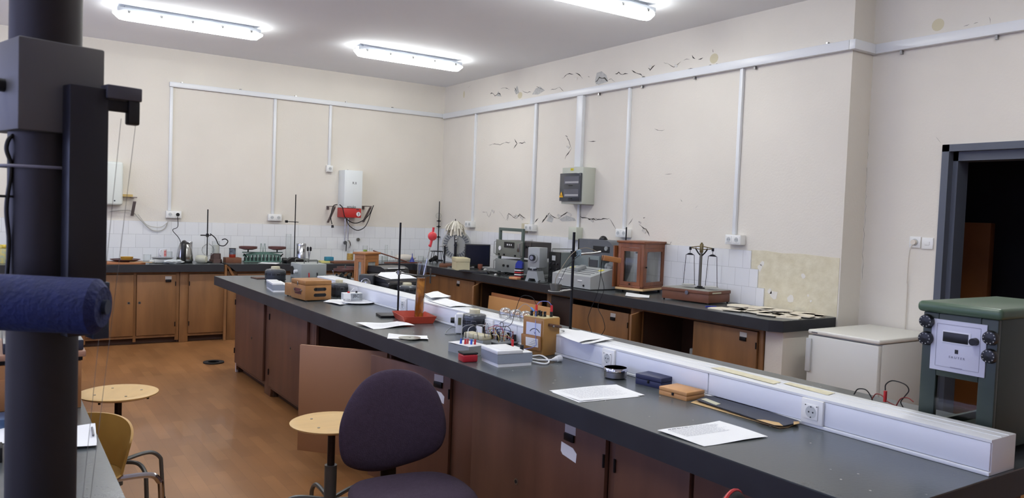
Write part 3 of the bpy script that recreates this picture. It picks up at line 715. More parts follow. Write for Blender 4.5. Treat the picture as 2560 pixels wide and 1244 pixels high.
# ---------------------------------------------------------------- drum transformers
dgrey = mat('drum_dark', (44, 48, 56), .4, var=.05, scale=10); lgrey = mat('drum_top', (150, 152, 150), .35)
def variac(label, px_, py_, wpx, topy, scale_=False, rz=0):
    c = at(px_, py_, z=ZT); r_ = wpx / 2 * mpp(c)
    h = zat(c, topy) - ZT
    t = T('variable_transformer', label, 'transformer', (c.x, c.y, ZT), rz)
    M().lathe([(r_ * .96, .004), (r_, .012), (r_, h * .80), (r_ * .985, h * .82)], 36).out('drum', dgrey, t)
    M().lathe([(r_ * 1.0, h * .80), (r_ * 1.01, h * .84), (r_ * .9, h * .96), (r_ * .55, h), (r_ * .5, h)], 36).out('top_cover', mat('drum_cover', (88, 92, 98), .25, .3), t)
    M().lathe([(r_ * .62, h * .975), (r_ * .62, h * 1.005), (r_ * .4, h * 1.01)], 36).out('dial_plate', lgrey, t)
    M().lathe([(r_ * .42, h * 1.0), (r_ * .44, h * 1.04), (r_ * .43, h * 1.20), (r_ * .38, h * 1.22), (.0001, h * 1.22)], 28).out('knob', offwh, t)
    sl = M()
    for zz in (.66, .56, .14):
        for k in range(14):
            a = 2 * PI * k / 14
            sl.box(-.35 * r_ / 2.2, .35 * r_ / 2.2, -.003, .003, h * zz - .003, h * zz + .003, mx=Matrix.Rotation(a, 4, 'Z') @ Matrix.Translation((0, -r_, 0)))
    o = sl.out('vent_slots', blackm, t)
    for k in range(3):
        a = 2 * PI * k / 3
        M().cyl((r_ * .8 * math.cos(a), r_ * .8 * math.sin(a), 0), (r_ * .8 * math.cos(a), r_ * .8 * math.sin(a), .006), .008).out('foot', blackm, t)
    M().box(-.013, .013, -r_ - .0025, -r_ + .002, h * .66, h * .71).out('name_plate', metal, t)
    return t, r_, h
variac('dark drum transformer at the far end beside the grey power supply', 688, 702, 50, 672)
variac('dark drum transformer between the tan wooden case and the white circuit box', 847, 740, 42, 706)
variac('drum transformer behind the dado box by the retort rod', 1017, 738, 52, 712)
t, r_, h = variac('large drum transformer with white dial unit beside the light bulbs', 1185, 834, 61, 783, rz=math.radians(-35))
M().box(-r_ * 1.50, -r_ * .9, -.035, .045, .004, h * .98, b=.006).out('dial_unit', mat('dial_white', (212, 214, 218), .4), t)
M().cyl((-r_ * 1.50, .005, h * .62), (-r_ * 1.60, .005, h * .62), .032, n=28).out('dial_disc', white, t)
M().cyl((-r_ * 1.60, .005, h * .62), (-r_ * 1.95, .005, h * .62), .018, .016, n=16).out('dial_knob', black, t)
M().box(-r_ * 1.3, -r_ * 1.05, -.038, -.0345, h * .45, h * .8).out('scale_window', mat('scale_olive', (86, 86, 52), .5), t)
M().tube([(-r_ * 1.2, .05, .02), (-r_ * 1.9, .02, .03), (-r_ * 2.3, -.03, .004), (-r_ * 2.1, -.07, .004), (-r_ * 1.4, -.05, .004)], .003, n=6).out('power_cord', greym, t)

# ---------------------------------------------------------------- small plastic-cased meters
cg = mat('case_bluegrey', (140, 148, 160), .45); cw = mat('case_white', (224, 226, 228), .4)
def plastic_case(label, B, rz, pc_, pa, ty, w2=None):
    P, w_, d_, h_ = fit(B, rz, pc_, pa, ty)
    if w2: w_ = w2
    t = T('instrument_case', label, 'instrument box', P, math.radians(rz))
    M().poly([(0.004, y, z) for y, z in ((0, 0.0), (d_, 0), (d_, h_ * .22), (0, h_ * .22))], w_ - .008, (1, 0, 0)).out('base_shell', cw, t)
    M().poly([(0, y, z) for y, z in ((-.002, h_ * .22), (d_ + .002, h_ * .22), (d_, h_ * .78), (0, h_ * .78))], w_, (1, 0, 0)).out('case_body', cg, t)
    lidd = d_
    M().box(-.002, w_ * .72, -.002, lidd, h_ * .785, h_ * 1.02, b=.003).out('lid', cw, t)
    M().box(w_ * .14, w_ * .58, d_ * .15, d_ * .8, h_ * 1.021, h_ * 1.035).out('lid_panel', white, t)
    M().box(w_ * .725, w_, 0, d_, h_ * .785, h_ * .86, b=.002).out('terminal_deck', cw, t)
    return t, w_, d_, h_
t, w_, d_, h_ = plastic_case('blue-grey instrument box with white lid in front of the wooden voltmeter', (1243, 918), -6, 1330, 1202, 878)
M().cyl((w_ * .84, d_ * .3, h_ * .86), (w_ * .84, d_ * .3, h_ * 1.2), .009).out('terminal_knob', black, t)
M().cyl((w_ * .82, d_ * .8, h_ * .86), (w_ * .82, d_ * .8, h_ * 1.35), .006).out('banana_plug', redm, t)
plastic_case('small white and lilac instrument box left of the tan wooden case', (681.5, 730), -8, 706, 665.5, 708, w2=.12)

# red case under the terminal strip
c = at(1182, 905, z=ZT)
t = T('red_case', 'small red plastic box under the terminal strip', 'box', (c.x - .02, c.y, ZT), math.radians(-8))
M().box(-.030, .045, 0, .07, 0, .036, b=.007, seg=3).out('box_base', mat('red_case_m', (170, 30, 44), .35), t)
M().box(-.030, .045, 0, .07, .037, .045, b=.002).out('lid', blackm, t)
# terminal strip with coloured jacks (rests on bench behind red box)
P, w_, d_, h_ = fit((1172, 890), 8, 1222, 1127, 866)
t = T('terminal_box', 'grey terminal box with red and blue plugs', 'instrument box', P, math.radians(8))
d2 = d_ * 1.15
M().poly([(0, y, z) for y, z in ((0, 0), (d2, 0), (d2, h_ * .85), (0, h_ * .95))], .11, (1, 0, 0)).out('case_body', greym, t)
M().box(-.001, .111, 0, d2, h_ * .96, h_ * 1.0).out('top_panel', cw, t)
for i, (u, v, m_) in enumerate(((.02, .55, bluem), (.03, .42, redm), (.045, .42, mat('pink_plug', (200, 90, 90), .4)), (.05, .28, bluem), (.065, .22, redm))):
    M().cyl((u, v * d2, h_), (u + .002, v * d2, h_ + .025), .006, .005, n=10).out('banana_plug', m_, t)
for i, (pa, pb) in enumerate((((.03, .42), (.12, .2)), ((.045, .42), (.15, .25)), ((.02, .55), (.10, .40)))):
    M().tube([(pa[0], pa[1] * d2, h_ + .03), (pa[0] + .02, pa[1] * d2 + .01, h_ + .08), (pb[0], pb[1] * d2 + .02, h_ + .085), (pb[0] + .05, pb[1] * d2 + .05, h_ + .02)], .0018, n=5).out('lead_wire', (blackm, paperm, greym)[i], t)
# beige ribbed relay block
P, w_, d_, h_ = fit((1206, 868), 10, 1238, 1157, 848)
t = T('relay_block', 'beige ribbed terminal cover between red plugs and white socket', 'instrument part', (P.x, P.y, ZT), math.radians(10))
q = M()
for k in range(4): q.box(.0, .065, d_ * (k * .25 + .01), d_ * (k * .25 + .24), .032, .062, b=.009, seg=3)
q.out('ribbed_cover', mat('ribbed_beige', (190, 184, 156), .5), t)
M().box(.002, .063, 0, d_, 0, .034, b=.002).out('case_body', greym, t)

# circuit board with sockets, bulbs and wires
c = at(1262, 858, z=ZT)
bd = T('lamp_board', 'circuit board full of black sockets and tangled wires between bulbs and voltmeter', 'circuit board', (c.x, c.y, ZT), math.radians(5))
M().box(-.09, .07, -.06, .17, .008, .016, b=.001).out('base_board', mat('board_grey', (120, 124, 128), .6), bd)
for (x_, y_) in ((-.08, -.05), (.06, -.05), (-.08, .16), (.06, .16)): M().cyl((x_, y_, 0), (x_, y_, .008), .006).out('foot', blackm, bd)
for i, (x_, y_) in enumerate(((-.07, .06), (-.07, .10), (-.065, .14), (-.03, .02), (.0, .06), (.035, -.04), (.045, .03), (-.035, .075))):
    M().cyl((x_, y_, .016), (x_, y_, .052), .010, .008, n=12).out('post_terminal', black, bd)
rnd = random.Random(3)
wc = [mat('wire_yellow', (200, 176, 90), .5), blackm, mat('wire_blue', (80, 96, 170), .5), paperm, redm, mat('wire_brown', (90, 50, 34), .5)]
for k in range(20):
    x0, y0 = rnd.uniform(-.075, .06), rnd.uniform(-.05, .15); x1, y1 = rnd.uniform(-.075, .06), rnd.uniform(-.05, .15); h = rnd.uniform(.03, .09)
    M().tube([(x0, y0, .018), (x0 + rnd.uniform(-.02, .02), y0, h), ((x0 + x1) / 2, (y0 + y1) / 2, h + .01), (x1, y1 + rnd.uniform(-.02, .02), h * .8), (x1, y1, .018)], .0016, n=5).out('wire', wc[k % 6], bd)
M().cyl((.06, .0, .016), (.06, .0, .062), .007, n=10).out('banana_plug', redm, bd)
M().box(-.10, -.094, .08, .13, .016, .085).out('upright_panel', cw, bd)
for i, (px_, py_) in enumerate(((1254, 841), (1280, 846), (1305, 851))):
    cc = at(px_, py_, z=ZT); cc = cc + Vector((.0, .0, 0))
    t = T('light_bulb', 'large clear light bulb %s in its black socket behind the wires' % ('nearest the drum transformer', 'in the middle', 'nearest the wooden voltmeter')[i], 'light bulb', (cc.x + .02, cc.y, ZT + .0165), math.radians(20 * i))
    M().lathe([(.022, 0), (.024, .002), (.020, .034), (.024, .04), (.024, .05), (.016, .052)], 20).out('socket', black, t)
    M().cyl((0, 0, .05), (0, 0, .062), .013, n=16).out('screw_cap', metal, t)
    M().lathe([(.013, .062), (.018, .072), (.032, .090), (.0385, .112), (.035, .132), (.022, .146), (.0005, .151)], 28).out('glass_bulb', bulbg, t)
    M().cyl((0, 0, .062), (0, 0, .095), .004, .002, n=8).tube([(-.012, 0, .1), (-.004, 0, .095), (.004, 0, .095), (.012, 0, .1)], .0006, n=4).out('filament_stem', white, t)

# wooden voltmeter
P, w_, d_, h_ = fit((1357, 891), 11, 1397, 1305, 797)
vt = T('voltmeter', 'upright wooden voltmeter with white dial, leather strap and black terminals', 'voltmeter', P, math.radians(11))
M().box(0, w_, 0, d_, 0, h_, b=.004).out('wooden_body', mat('volt_wood', (162, 120, 64), .45, var=.12, scale=7), vt)
M().box(.004, w_ - .004, .004, d_ - .004, h_, h_ + .002).out('top_plate', mat('volt_top', (190, 176, 130), .5), vt)
M().box(-.004, 0, .012, d_ - .012, h_ * .42, h_ - .012, b=.001).out('front_frame', woodm, vt)
M().box(-.0055, -.0035, .016, d_ - .028, h_ * .50, h_ - .026).out('dial_face', mat('dial_blue_white', (206, 212, 228), .4), vt)
q = M(); yc = (d_ - .025) / 2 - .004; zc = h_ * .52; R_ = (d_ - .065) * .42
for k in range(16):
    a0, a1 = PI * (.14 + .72 * k / 16), PI * (.14 + .72 * (k + 1) / 16)
    q.poly([(-.006, yc + R_ * math.cos(a) * 1.15, zc + R_ * math.sin(a) * .95 + .006) for a in (a0, a1)] + [(-.006, yc + (R_ - .004) * math.cos(a) * 1.15, zc + (R_ - .004) * math.sin(a) * .95 + .006) for a in (a1, a0)])
q.out('scale_arc', ink, vt)
text('dial_letter', 'V', .016, ink, vt, (-.0062, yc, h_ * .56 + .006), (PI / 2, 0, -PI / 2))
ld = M().box(-.014, -.006, .006, d_ - .006, 0, h_ * .40, b=.006).out('hinged_flap', woodm, vt, (0, 0, h_ * .14), rot=(0, math.radians(-4), 0))
M().box(-.0155, -.0138, .02, d_ - .04, h_ * .10, h_ * .33).out('instruction_card', mat('card_white', (224, 224, 220), .7), ld)
q = M()
for k in range(4): q.box(-.0162, -.0154, .03, d_ - .06 - .01 * k, h_ * (.14 + .045 * k), h_ * (.14 + .045 * k) + .0012)
q.out('card_print', ink, ld)
for i, (u, v) in enumerate(((.25, .80), (.30, .62), (.45, .5), (.5, .36), (.72, .22), (.6, .7))):
    M().cyl((w_ * u, d_ * v, h_ + .002), (w_ * u, d_ * v, h_ + .014), .008, n=12).cyl((w_ * u, d_ * v, h_ + .016), (w_ * u, d_ * v, h_ + .028), .0075, n=12).cyl((w_ * u, d_ * v, h_ + .012), (w_ * u, d_ * v, h_ + .018), .004, n=8).out('terminal', black, vt)
for (u, v, m_) in ((.30, .62, mat('plug_red2', (210, 50, 40), .4)), (.72, .22, redm)):
    M().cyl((w_ * u, d_ * v, h_ + .028), (w_ * u, d_ * v, h_ + .060), .007, .006, n=12).out('banana_plug', m_, vt)
M().cyl((w_ * .3, d_ * .72, h_ + .026), (w_ * .25, d_ * .85, h_ + .042), .006, .004, n=10).out('banana_plug', mat('plug_sky', (90, 150, 220), .4), vt)
M().tube([(w_ * .25, -.004, h_ * .84), (w_ * .6, -.012, h_ * .80), (w_ * 1.04, -.002, h_ * .74), (w_ * 1.06, d_ * .3, h_ * .73)], .007, n=6).out('leather_strap', mat('leather', (84, 54, 40), .6), vt)
M().sph((w_ * .45, -.015, h_ * .79), .006).out('strap_stud', metal, vt)
def lead(nm, lab, pts, r_, m_): return M().tube([Vector(p) for p in pts], r_, n=6).out(nm, m_, label=lab, cat='wire')
vm = Matrix.Translation(P) @ Matrix.Rotation(math.radians(11), 4, 'Z')
A1 = vm @ Vector((w_ * .30, d_ * .62, h_ + .06)); A2 = vm @ Vector((w_ * .72, d_ * .22, h_ + .06)); A3 = vm @ Vector((w_ * .25, d_ * .88, h_ + .045))
lo = Vector((c.x + .0, c.y + .06, ZT + .03))
lead('test_lead', 'black test lead looping high above the voltmeter', [A1, A1 + Vector((-.01, .03, .035)), A1 + Vector((-.035, .09, .03)), A1 + Vector((-.05, .12, -.06)), A1 + Vector((-.07, .13, -.12)), lo + Vector((-.02, 0, .05)), lo], .0016, blackm)
lead('test_lead', 'blue test lead arching over the voltmeter top', [A2, A2 + Vector((-.015, .02, .018)), A2 + Vector((-.045, .06, -.0)), vm @ Vector((-.016, d_ * .30, h_ * .8)), vm @ Vector((-.022, d_ * .22, h_ * .45)), vm @ Vector((-.03, d_ * .2, .05)), vm @ Vector((-.10, d_ * .5, .03))], .0017, mat('wire_lavender', (110, 124, 196), .5))
lead('test_lead', 'pale blue test lead from the voltmeter to the wired board', [A3, A3 + Vector((-.02, .03, .01)), A3 + Vector((-.06, .07, -.05)), lo + Vector((.0, .03, .05)), lo + Vector((-.03, .0, .0))], .0015, mat('wire_grey', (140, 146, 160), .5))

# white mains cable with plug
c0 = at(1332, 893, z=ZT); c1 = at(1385, 905, z=ZT)
t = T('mains_plug', 'white mains plug and looped cable beside the voltmeter foot', 'plug', (0, 0, 0))
M().tube([Vector((c0.x, c0.y + .01, ZT + .006)), at(1360, 893, z=ZT) + Vector((0, .02, .006)), at(1372, 905, z=ZT) + Vector((0, 0, .006)), at(1362, 912, z=ZT) + Vector((0, 0, .006)), at(1330, 907, z=ZT) + Vector((0, 0, .006))], .0042, n=8).out('power_cord', white, t)
M().tube([at(1330, 899, z=ZT) + Vector((0, 0, .0055)), at(1350, 903, z=ZT) + Vector((0, 0, .007)), c1 + Vector((-.01, 0, .012))], .0042, n=8).out('power_cord', white, t)
a = c1 + Vector((-.012, 0, .013)); b_ = at(1401, 903, z=ZT) + Vector((0, 0, .015))
M().cyl(a, a.lerp(b_, .55), .006, .014, n=14).cyl(a.lerp(b_, .5), b_, .015, .017, n=14).out('plug_body', white, t)

# ---------------------------------------------------------------- tan wooden case
P, w_, d_, h_ = fit((762.5, 753.8), 5, 828, 727, 702)
d3 = ext(P, (-math.sin(math.radians(5)), math.cos(math.radians(5)), 0), 702)
t = T('wooden_case', 'tan wooden carrying case with slotted front and red handle plate', 'case', P, math.radians(5))
M().box(0, w_, 0, d_, .008, h_ * .78, b=.004).box(.03, w_ - .0, d_ + .0005, d3, .008, h_ * .66, b=.003).out('case_body', woodm, t)
M().box(-.001, w_ + .001, -.001, d_ + .001, h_ * .785, h_, b=.006).out('lid', woodm, t)
for z_ in (.22, .50):
    q = M(); q.cyl((w_ * .38, .001, h_ * z_ + .012), (w_ * .38, -.0015, h_ * z_ + .012), .012, n=16).cyl((w_ * .74, .001, h_ * z_ + .012), (w_ * .74, -.0015, h_ * z_ + .012), .012, n=16).box(w_ * .38, w_ * .74, -.0015, .001, h_ * z_, h_ * z_ + .024)
    q.out('vent_slot', blackm, t)
M().box(-.0015, 0, d_ * .28, d_ * .72, h_ * .30, h_ * .58).out('handle_plate', mat('maroon', (96, 48, 48), .5), t)
for v in (.25, .75): M().cyl((-.006, d_ * v, h_ * .50), (0, d_ * v, h_ * .50), .009, n=12).out('handle_ring', metal, t)
M().tube([(-.004, d_ * .25, h_ * .48), (-.014, d_ * .4, h_ * .42), (-.014, d_ * .6, h_ * .42), (-.004, d_ * .75, h_ * .48)], .004, n=6).out('carry_handle', mat('handle_brown', (80, 50, 36), .5), t)
M().tube([(-.004, d_ * .47, h_ * .72), (-.006, d_ * .5, h_ * .90), (-.004, d_ * .53, h_ * .72)], .002, n=6).out('latch', metal, t)
for (u, v) in ((.02, .02), (w_ - .02, .02), (.05, d3 - .02), (w_ - .02, d3 - .02)): M().cyl((u, v, 0), (u, v, .009), .007).out('foot', blackm, t)

# grey power supply with handles
P, w_, d_, h_ = fit((752, 699), 1, 816, 721, 660)
d_ = min(d_, .30)
t = T('power_supply', 'grey metal power supply with two carry handles and side wheel', 'power supply', P, math.radians(1))
M().box(0, w_, 0, d_, 0, h_, b=.008).out('case_body', mat('ps_grey', (154, 160, 158), .45), t)
for v in (.25, .8):
    x0 = w_ * .22 if v < .5 else w_ * .1
    M().tube([(x0, d_ * v, h_), (x0, d_ * v, h_ + .028), (x0 + .006, d_ * v, h_ + .034), (x0 + w_ * .5, d_ * v, h_ + .034), (x0 + w_ * .5 + .006, d_ * v, h_ + .028), (x0 + w_ * .5 + .006, d_ * v, h_)], .0045, n=8, smooth=False).out('carry_handle', mat('handle_steel', (110, 114, 108), .4, .6), t)
M().cyl((-.004, d_ * .78, h_ * .5), (-.012, d_ * .78, h_ * .5), .042, n=28).out('hand_wheel', black, t)
M().cyl((-.001, d_ * .35, h_ * .48), (-.032, d_ * .35, h_ * .48), .018, n=16).out('knob', white, t)
M().cyl((w_ * .3, -.012, h_ * .16), (w_ * .3, -.006, h_ * .44), .006, n=8).out('banana_plug', redm, t)
M().cyl((w_ * .62, -.012, h_ * .16), (w_ * .62, -.006, h_ * .44), .006, n=8).out('banana_plug', black, t)
t = T('slide_rheostat', 'small grey knobbed terminal device right of the power supply', 'instrument', (P.x + w_ + .012, P.y - .10, ZT), 0)
M().box(0, .075, -.02, .06, 0, .045, b=.003).out('case_body', greym, t)
M().cyl((.02, .01, .045), (.02, .01, .085), .004, n=8).cyl((.02, .01, .085), (.02, .01, .095), .012, n=12).out('clamp_screw', metal, t)
M().cyl((.055, .01, .045), (.055, .01, .065), .010, n=12).out('knob', black, t)
# flat brown wooden frame behind first transformer
a = at(650, 697, z=ZT)
M().box(-.06, .08, -.07, .10, 0, .010, b=.002).out('wooden_tray', mat('dark_frame', (84, 58, 48), .5), loc=(a.x + .02, a.y + .05, ZT), rz=.1, label='flat brown wooden frame by the far drum transformer', cat='tray')

# clear circuit box with letters and white plate
c = at(897, 758, z=ZT)
t = T('round_plate', 'white round plate at the foot of the clear circuit box', 'plate', (c.x + .0, c.y + .015, ZT))
r_ = 41 * mpp(c)
M().lathe([(r_ * .6, .001), (r_ * .98, .010), (r_, .013), (r_ * .97, .014), (r_ * .6, .006), (.0001, .005)], 40).out('plate_dish', white, t)
c = at(862, 757, z=ZT)
t = T('circuit_box', 'small clear circuit box with black letters and a red knob', 'circuit box', (c.x, c.y + .03, ZT + .014), math.radians(-8))
wq = 48 * mpp(c)
M().box(0, wq, 0, .07, .052, .055).out('top_panel', white, t)
M().box(-.001, .055, -.002, 0, 0, .053).out('left_panel', white, t)
M().box(.055, wq, -.002, 0, 0, .053).out('clear_front', glass, t)
M().box(0, wq, .068, .07, 0, .052).out('back_panel', white, t)
M().box(wq - .002, wq, 0, .068, 0, .052).out('side_panel', glass, t)
text('printed_letters', 'JBC', .032, ink, t, (.095, -.0035, .034), (PI / 2, 0, 0))
text('printed_letters', 'R.C.Con', .014, ink, t, (.026, -.003, .008), (PI / 2, 0, 0))
M().cyl((.045, .03, .055), (.045, .03, .066), .009, n=12).out('red_knob', redm, t)
M().cyl((.105, .03, .055), (.105, .03, .068), .008, n=12).out('black_knob', black, t)
M().tube([(.055, .03, .056), (.062, .02, .07), (.075, .02, .085), (.085, .02, .092)], .0022, n=6).out('white_tube', white, t)

# ---------------------------------------------------------------- retort stand and measuring cylinder
def stand(label, base_c, h, r_=.006, bw=.10, bd=.16, rz=0, off=(0, 0), m_=dkmetal, name='retort_stand'):
    t = T(name, label, 'stand', base_c, rz)
    M().box(-bw / 2, bw / 2, -bd / 2, bd / 2, 0, .016, b=.004).out('base_plate', m_, t)
    M().cyl((off[0], off[1], .016), (off[0], off[1], h), r_, n=12).out('rod', m_, t)
    return t
rb = at(994, 791, z=ZT)
st = stand('black retort stand holding the measuring cylinder over the red tray', (rb.x - .055, rb.y + .03, ZT), zat((rb.x, rb.y), 556) - ZT, .0065, .13, .16, math.radians(-12), (.060, -.02))
bpy.context.view_layer.update()
rodp = st.matrix_world @ Vector((.060, -.02, 0))
cyb = at(1046, 800, z=.906)
zc = zat((rodp.x, rodp.y), 681)
cl = M().cyl((.060, -.02, zc - ZT - .012), (.060, -.02, zc - ZT + .014), .014, n=12)
cl.out('boss_head', metal, st)
inv = st.matrix_world.inverted()
cyt = Vector((cyb.x + .012, cyb.y, zc))
tgt = inv @ cyt
M().tube([(.04, -.02, zc - ZT), (.060, -.02, zc - ZT), tgt - Vector((.03, .0, .0))], .0045, n=8, smooth=False).cyl(tgt + Vector((.035, 0, 0)), tgt + Vector((.09, -.01, 0)), .005, n=8).out('clamp_arm', mat('clamp_grey', (92, 92, 90), .4, .7), st)
M().tube([tgt + Vector((-.03, 0, 0)), tgt + Vector((-.005, -.036, 0)), tgt + Vector((.03, -.02, 0)), tgt + Vector((.038, 0, 0))], .006, n=8).out('clamp_jaw', mat('clamp_grey2', (62, 60, 60), .5, .6), st)
M().box(tgt.x + .055, tgt.x + .061, tgt.y - .012, tgt.y + .008, zc - ZT - .05, zc - ZT + .045, b=.002).out('wing_screw', mat('clamp_grey2', (62, 60, 60)), st)
# red tray
h_ = .042; Pn, Pf, Pq = at(1009, 793.5, z=ZT + h_), at(973, 780, z=ZT + h_), at(1094, 793.5, z=ZT + h_)
rzt = (math.atan2((Pq - Pn).y, (Pq - Pn).x) + math.atan2((Pf - Pn).y, (Pf - Pn).x) - PI / 2) / 2; d_ = (Pf - Pn).length * 1.15 - .035; w_ = (Pq - Pn).length - .036
P = Pn + Matrix.Rotation(rzt, 3, 'Z') @ Vector((.018, .018, 0)); P.z = ZT
t = T('photo_tray', 'rust-red developing tray under the measuring cylinder', 'tray', P, rzt)
rt = mat('tray_red', (176, 66, 46), .4)
q = M(); f_ = .016
for (a, b) in (((0, 0), (w_, 0)), ((w_, 0), (w_, d_)), ((w_, d_), (0, d_)), ((0, d_), (0, 0))):
    ca, cb = Vector((w_ / 2, d_ / 2, 0)), 0
    A_, B_ = Vector((*a, .002)), Vector((*b, .002)); oa = (A_ - ca); ob = (B_ - ca)
    sg = lambda v: Vector((math.copysign(f_, v.x), math.copysign(f_, v.y), h_))
    q.poly([A_, B_, B_ + sg(ob), A_ + sg(oa)])
    q.poly([A_ + sg(oa), B_ + sg(ob), B_ + sg(ob) * 1.18 - Vector((0, 0, h_ * .18)), A_ + sg(oa) * 1.18 - Vector((0, 0, h_ * .18))])
q.poly([(0, 0, .002), (w_, 0, .002), (w_, d_, .002), (0, d_, .002)])
o = q.out('tray_shell', rt, t); sm = o.modifiers.new('solid', 'SOLIDIFY'); sm.thickness = .002
# cylinder
lean = (cyt - cyb).normalized(); hc = zat((cyb.x, cyb.y), 657) - cyb.z; rc = 11.5 * mpp(cyb)
cy = T('measuring_cylinder', 'tall glass cylinder of brown liquid clamped upright in the red tray', 'measuring cylinder', cyb)
qz = Vector((0, 0, 1)).rotation_difference((Vector((.010, .0, .26))).normalized()); cy.rotation_mode = 'QUATERNION'; cy.rotation_quaternion = qz
M().lathe([(rc * 1.5, 0), (rc * 1.5, .004), (rc, .008), (rc, hc), (rc * 1.12, hc + .002), (rc * .95, hc), (rc * .94, .010), (.0001, .010)], 32).out('glass_wall', glass, cy)
lq = bpy.data.materials.new('brown_liquid'); lq.use_nodes = True; bb = lq.node_tree.nodes['Principled BSDF']
bb.inputs['Base Color'].default_value = (*s2l((178, 104, 28)), 1); bb.inputs['Roughness'].default_value = .08; bb.inputs['Transmission Weight'].default_value = .12; bb.inputs['IOR'].default_value = 1.33
nn = lq.node_tree.nodes.new('ShaderNodeTexNoise'); nn.inputs['Scale'].default_value = 9; nn.inputs['Distortion'].default_value = 1.5
rr = lq.node_tree.nodes.new('ShaderNodeValToRGB'); rr.color_ramp.elements[0].color = (*s2l((140, 82, 30)), 1); rr.color_ramp.elements[1].color = (*s2l((224, 150, 56)), 1); rr.color_ramp.elements[0].position = .42; rr.color_ramp.elements[1].position = .62
tcn = lq.node_tree.nodes.new('ShaderNodeTexCoord'); lq.node_tree.links.new(tcn.outputs['Object'], nn.inputs['Vector']); lq.node_tree.links.new(nn.outputs['Fac'], rr.inputs[0]); lq.node_tree.links.new(rr.outputs[0], bb.inputs['Base Color'])
MATS['brown_liquid'] = lq
M().cyl((0, 0, .011), (0, 0, hc * .74), rc * .92, n=32).out('brown_liquid', lq, cy)
# pipette with red rubber bulb
pt = at(1066, 640, y=cyb.y)
pp = T('pipette', 'glass pipette with red rubber filler bulb standing in the measuring cylinder', 'pipette', (cyb.x + .012, cyb.y + .0, cyb.z + hc * .62))
pb = at(1077, 610, y=cyb.y) - Vector(pp.location); pz = at(1081, 590, y=cyb.y) - Vector(pp.location); pe = at(1084, 568, y=cyb.y) - Vector(pp.location)
M().cyl((0, 0, 0), pb, .0035, n=8).out('glass_tube', tubeg, pp)
M().cyl(pb * .93, pb * 1.0 + (pz - pb) * .5, .007, .009, n=12).out('rubber_neck', mat('rubber_red', (216, 62, 66), .5), pp)
M().sph(pz, 11.5 * mpp(cyb)).out('rubber_bulb', mat('rubber_red', (0, 0, 0)), pp)
M().cyl(pz, pe, .0075, n=12).out('rubber_tip', mat('rubber_red', (0, 0, 0)), pp)
M().sph(pb * .97 + Vector((-.008, 0, 0)), .007, u=8, v=6).out('valve_bead', mat('rubber_red', (0, 0, 0)), pp)

# second stand behind the dado box, with burner ring, clamp, wood block and leads
rz_ = at(1427, 822, z=1.0); rz_ = Vector((-2.72, 0, 0)); 
bx = at(1425, 838, x=-2.74)
b0 = Vector((-2.74, bx.y, ZT))
s2_ = stand('tall black retort stand behind the dado box carrying a clamp and wooden grip', b0, zat(b0, 580) - ZT, .008, .12, .18, 0, (0, .0))
k = mpp(b0)
zc = zat(b0, 636) - ZT
M().cyl((0, 0, zc - .012), (0, 0, zc + .02), .016, n=12).out('boss_head', dkmetal, s2_)
M().box(.02, .05, -.012, .012, zc - .012, zc + .028, b=.004).out('clamp_body', mat('clamp_blue', (150, 176, 196), .4, .5), s2_)
M().tube([(0, 0, zc), (.08, -.005, zc + .005), (.13, -.03, zc + .012), (.16, -.05, zc + .02)], .006, n=8).out('clamp_arm', metal, s2_)
M().box(.11, .235, -.075, -.045, zc - .012, zc + .018, b=.003, mx=Matrix.Rotation(math.radians(7), 4, 'Y')).out('wooden_grip', mat('grip_wood', (168, 112, 64), .5), s2_)
zr = zat(b0, 724) - ZT
M().tube([(0, 0, zr), (-.06, .0, zr - .004), (-.075, 0, zr - .004)], .005, n=8).out('ring_arm', metal, s2_)
q = M(); q.tube([(-.115 + .04 * math.cos(a * PI / 8), .04 * math.sin(a * PI / 8), zr - .004) for a in range(17)], .003, n=6, smooth=False); q.out('support_ring', metal, s2_)
cp = T('metal_cup', 'small grey metal cup sitting in the ring of the tall stand', 'cup', b0 + Vector((-.115, 0, zr - .001)))
M().lathe([(.026, 0), (.034, .036), (.031, .036), (.024, .004), (.0001, .004)], 24).out('cup_wall', mat('cup_grey', (110, 110, 106), .4, .6), cp)
lead('hanging_lead', 'beige lead drooping from the clamp into the metal cup', [b0 + Vector((.14, -.04, zc + .02)), b0 + Vector((.06, -.03, zc + .04)), b0 + Vector((-.02, -.02, zc + .01)), b0 + Vector((-.09, -.01, zc - .08)), b0 + Vector((-.118, 0, zr + .06)), b0 + Vector((-.115, 0, zr + .008))], .002, mat('lead_beige', (140, 130, 112), .6))
lead('hanging_lead', 'thin black lead hanging beside the metal cup', [b0 + Vector((.03, -.02, zc + .0)), b0 + Vector((-.05, -.02, zc - .06)), b0 + Vector((-.095, -.01, zr + .05)), b0 + Vector((-.11, .01, zr + .008))], .0014, blackm)
for i, (pts) in enumerate((((1504, 638), (1501, 690), (1494, 730), (1476, 775), (1470, 800), (1480, 832)), ((1508, 638), (1502, 680), (1510, 722), (1495, 765), (1507, 795), (1512, 820), (1503, 838)))):
    lead('hanging_lead', ('black lead hanging from the wooden grip, left loop', 'black lead hanging from the wooden grip, right loop')[i], [at(x, y, x=-2.60) for x, y in pts], .0018, blackm)
# ================================================================ middle bench, rear strip (behind the dado box)
ZR = ZT
